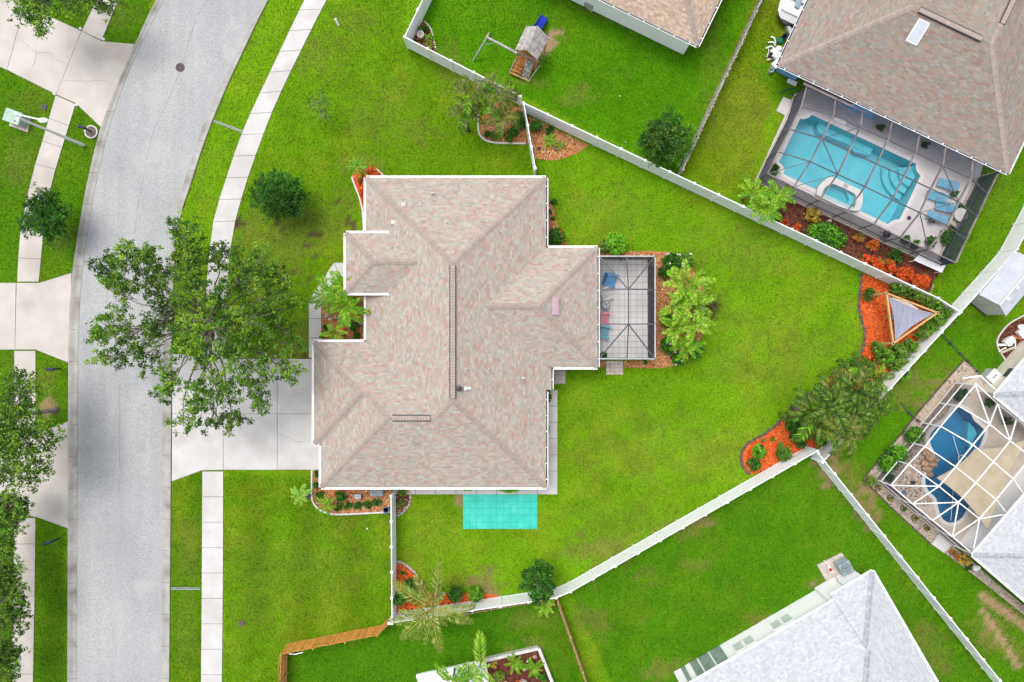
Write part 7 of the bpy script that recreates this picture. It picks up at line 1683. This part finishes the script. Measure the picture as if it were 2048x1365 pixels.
def junk(px, py, kind, label, z=.0, mt=None):
    c = P(px, py)+Vector((0, 0, z)); b = MB(); a = jr.uniform(0, 3)
    if kind == 'pipe': b.tube([c+Vector((-.3*math.cos(a), -.3*math.sin(a), .08)), c+Vector((.05, .1, .2)), c+Vector((.3*math.cos(a), .3*math.sin(a), .1))], .05, 8)
    elif kind == 'bucket': b.lathe(c, [(.13, 0), (.17, .36), (.18, .38), (.15, .38), (.12, .1)], 14)
    elif kind == 'crate': b.box(c+Vector((0, 0, .2)), (.6, .45, .38), a); b.box(c+Vector((0, 0, .41)), (.64, .49, .04), a)
    elif kind == 'board': b.beam(c+Vector((-.5*math.cos(a), -.5*math.sin(a), .12)), c+Vector((.5*math.cos(a), .5*math.sin(a), .25)), .16, .05)
    elif kind == 'bag': b.rock(c, (.6, .5, .3), int(px))
    nm = {'pipe': 'plastic_pipe', 'bucket': 'bucket', 'crate': 'storage_crate', 'board': 'board', 'bag': 'sack'}[kind]
    T(b.build(nm, M[mt or 'white'], origin=c), label, nm.split('_')[-1])
for x, y, k, lb, m_ in ((1577, 62, 'crate', 'pale flat storage crate beside the white trailer', 'pl_white'), (1583, 58, 'crate', 'second pale crate between trailer and roof edge', 'white'), (1565, 78, 'bucket', 'dark bucket in the clutter by the white trailer', 'navy'), (1558, 84, 'bag', 'green sack in the clutter under the roof edge', 'hose'), (1545, 82, 'pipe', 'white bent pipe on the grass edge of the clutter', 'white'), (1542, 90, 'pipe', 'short white pipe nearest the lawn in the clutter', 'white'),
                        (1538, 98, 'pipe', 'white elbow pipe in the pipe heap', 'white'), (1534, 108, 'pipe', 'white pipe at the outer tip of the pipe heap', 'pl_white'), (1546, 105, 'bag', 'pale sack in the middle of the pipe heap', 'white'), (1556, 100, 'bag', 'big white sack under the roof edge', 'white'), (1550, 115, 'crate', 'white crate at the lower end of the clutter', 'white'), (1545, 118, 'board', 'pale board under the white crate', 'paver'), (1540, 115, 'bucket', 'dark blue bucket beside the pale board', 'navy'),
                        (1549, 132, 'crate', 'white cabinet at the house corner by the blue wall', 'white'), (1539, 145, 'bucket', 'pale green round lid on the grass by the blue wall', 'green_box'), (1572, 74, 'pipe', 'dark hose coil end beside the crates', 'dark'),
                        (2005, 690, 'board', 'white board leaning in the red mulch bed', 'white'), (2012, 683, 'crate', 'white crate in the red mulch bed', 'white'), (2020, 678, 'bag', 'pale bundle in the red mulch bed', 'pl_white'), (2030, 676, 'board', 'orange brown board in the red mulch bed', 'terracotta'), (2038, 668, 'crate', 'white box near the cream wall in the red bed', 'white'), (2002, 700, 'pipe', 'white pipe at the low end of the red mulch bed', 'white'), (2045, 678, 'bucket', 'dark bucket beside the cream wall', 'navy'), (2012, 700, 'board', 'tan plank in the red mulch bed', 'paver'), (2025, 690, 'pipe', 'white pipe across the red mulch bed', 'white'), (2040, 655, 'bag', 'white sack at the upper end of the red bed', 'white'),
                        (1995, 1150, 'bucket', 'dark object standing in the shell border by the white wall', 'navy'), (1950, 1135, 'bag', 'white rock pile at the wing corner', 'white')):
    junk(x, y, k, lb, .04 if (x < 1600 or y > 600) else 0, m_)
b = MB(); hx = [P(606, 1305, 1.3), P(590, 1309, 1.1), P(578, 1308, 1.3)]; b.tube(hx, .04, 6); T(b.build('hanging_rope', M['white'], origin=hx[0]), 'white rope hanging behind the cedar picket fence', 'rope')

# ------------------------------------------------------------------ lawn sheet and grass
xs = np.concatenate([[-3000, -300, -80], np.arange(-44, 44.01, .4), [80, 300, 3000]]); ys = np.concatenate([[-3000, -300, -60], np.arange(-31, 31.01, .4), [60, 300, 3000]])
GX, GY = np.meshgrid(xs, ys, indexing='ij'); nx, ny = GX.shape
V = np.stack([GX.ravel(), GY.ravel(), np.zeros(nx*ny)], 1)
ii, jj = np.meshgrid(np.arange(nx-1), np.arange(ny-1), indexing='ij'); ii, jj = ii.ravel(), jj.ravel()
F = np.stack([ii*ny+jj, (ii+1)*ny+jj, (ii+1)*ny+jj+1, ii*ny+jj+1], 1)
cx, cy = (xs[ii]+xs[ii+1])/2, (ys[jj]+ys[jj+1])/2; keep = np.ones(len(F), bool)
for h in HOLES:
    for dx in (-.3, 0, .3):
        for dy in (-.3, 0, .3): keep &= ~inpoly(cx+dx, cy+dy, h)
me = npmesh('lawn', V, F[keep])
fc, dryv = field(V[:, 0], V[:, 1]); a = me.attributes.new('Col', 'FLOAT_COLOR', 'POINT'); rgba = np.ones((len(V), 4), np.float32); rgba[:, :3] = fc; a.data.foreach_set('color', rgba.ravel())
M['lawn'] = mat('lawn_turf', (.52, .54, .5), (1.12, 1.10, 1.06), 11.0, .95, .5, 30, attr=True, spec=.05, detail=8, lo=.3, hi=.7)
me.materials.append(M['lawn']); lawn = bpy.data.objects.new('lawn', me); col.objects.link(lawn); struct(lawn)

NG = 620000
X, Y = rng.uniform(-39.5, 39.5, NG), rng.uniform(-27, 27, NG)
bad = np.zeros(NG, bool)
for p in EXCL: bad |= inpoly(X, Y, p)
X, Y = X[~bad], Y[~bad]; c, dr = field(X, Y); k = rng.random(len(X)) > dr*1.1-.15; X, Y, c = X[k], Y[k], c[k]; n = len(X)
a = rng.uniform(0, 6.28, n); tl2 = rng.uniform(.35, 1.15, n); hgt = rng.uniform(.05, .11, n); wd = rng.uniform(.022, .05, n)
dx, dy = np.cos(a), np.sin(a); hx, hy, hz = dx*np.sin(tl2)*hgt, dy*np.sin(tl2)*hgt, np.cos(tl2)*hgt
V = np.stack([np.stack([X-dy*wd, Y+dx*wd, np.zeros(n)], 1), np.stack([X+dy*wd, Y-dx*wd, np.zeros(n)], 1), np.stack([X+hx, Y+hy, hz], 1)], 1).reshape(-1, 3)
cc = c*(.55+1.0*rng.random((n, 1)))*np.stack([rng.uniform(.9, 1.14, n), np.ones(n), rng.uniform(.8, 1.2, n)], 1)
me = npmesh('grass', V, np.arange(3*n).reshape(-1, 3), cc); me.materials.append(M['leaf']); gr = bpy.data.objects.new('grass', me); col.objects.link(gr); stuff(gr, 'short mown green grass covering the yards', 'grass')
print('grass blades', n)
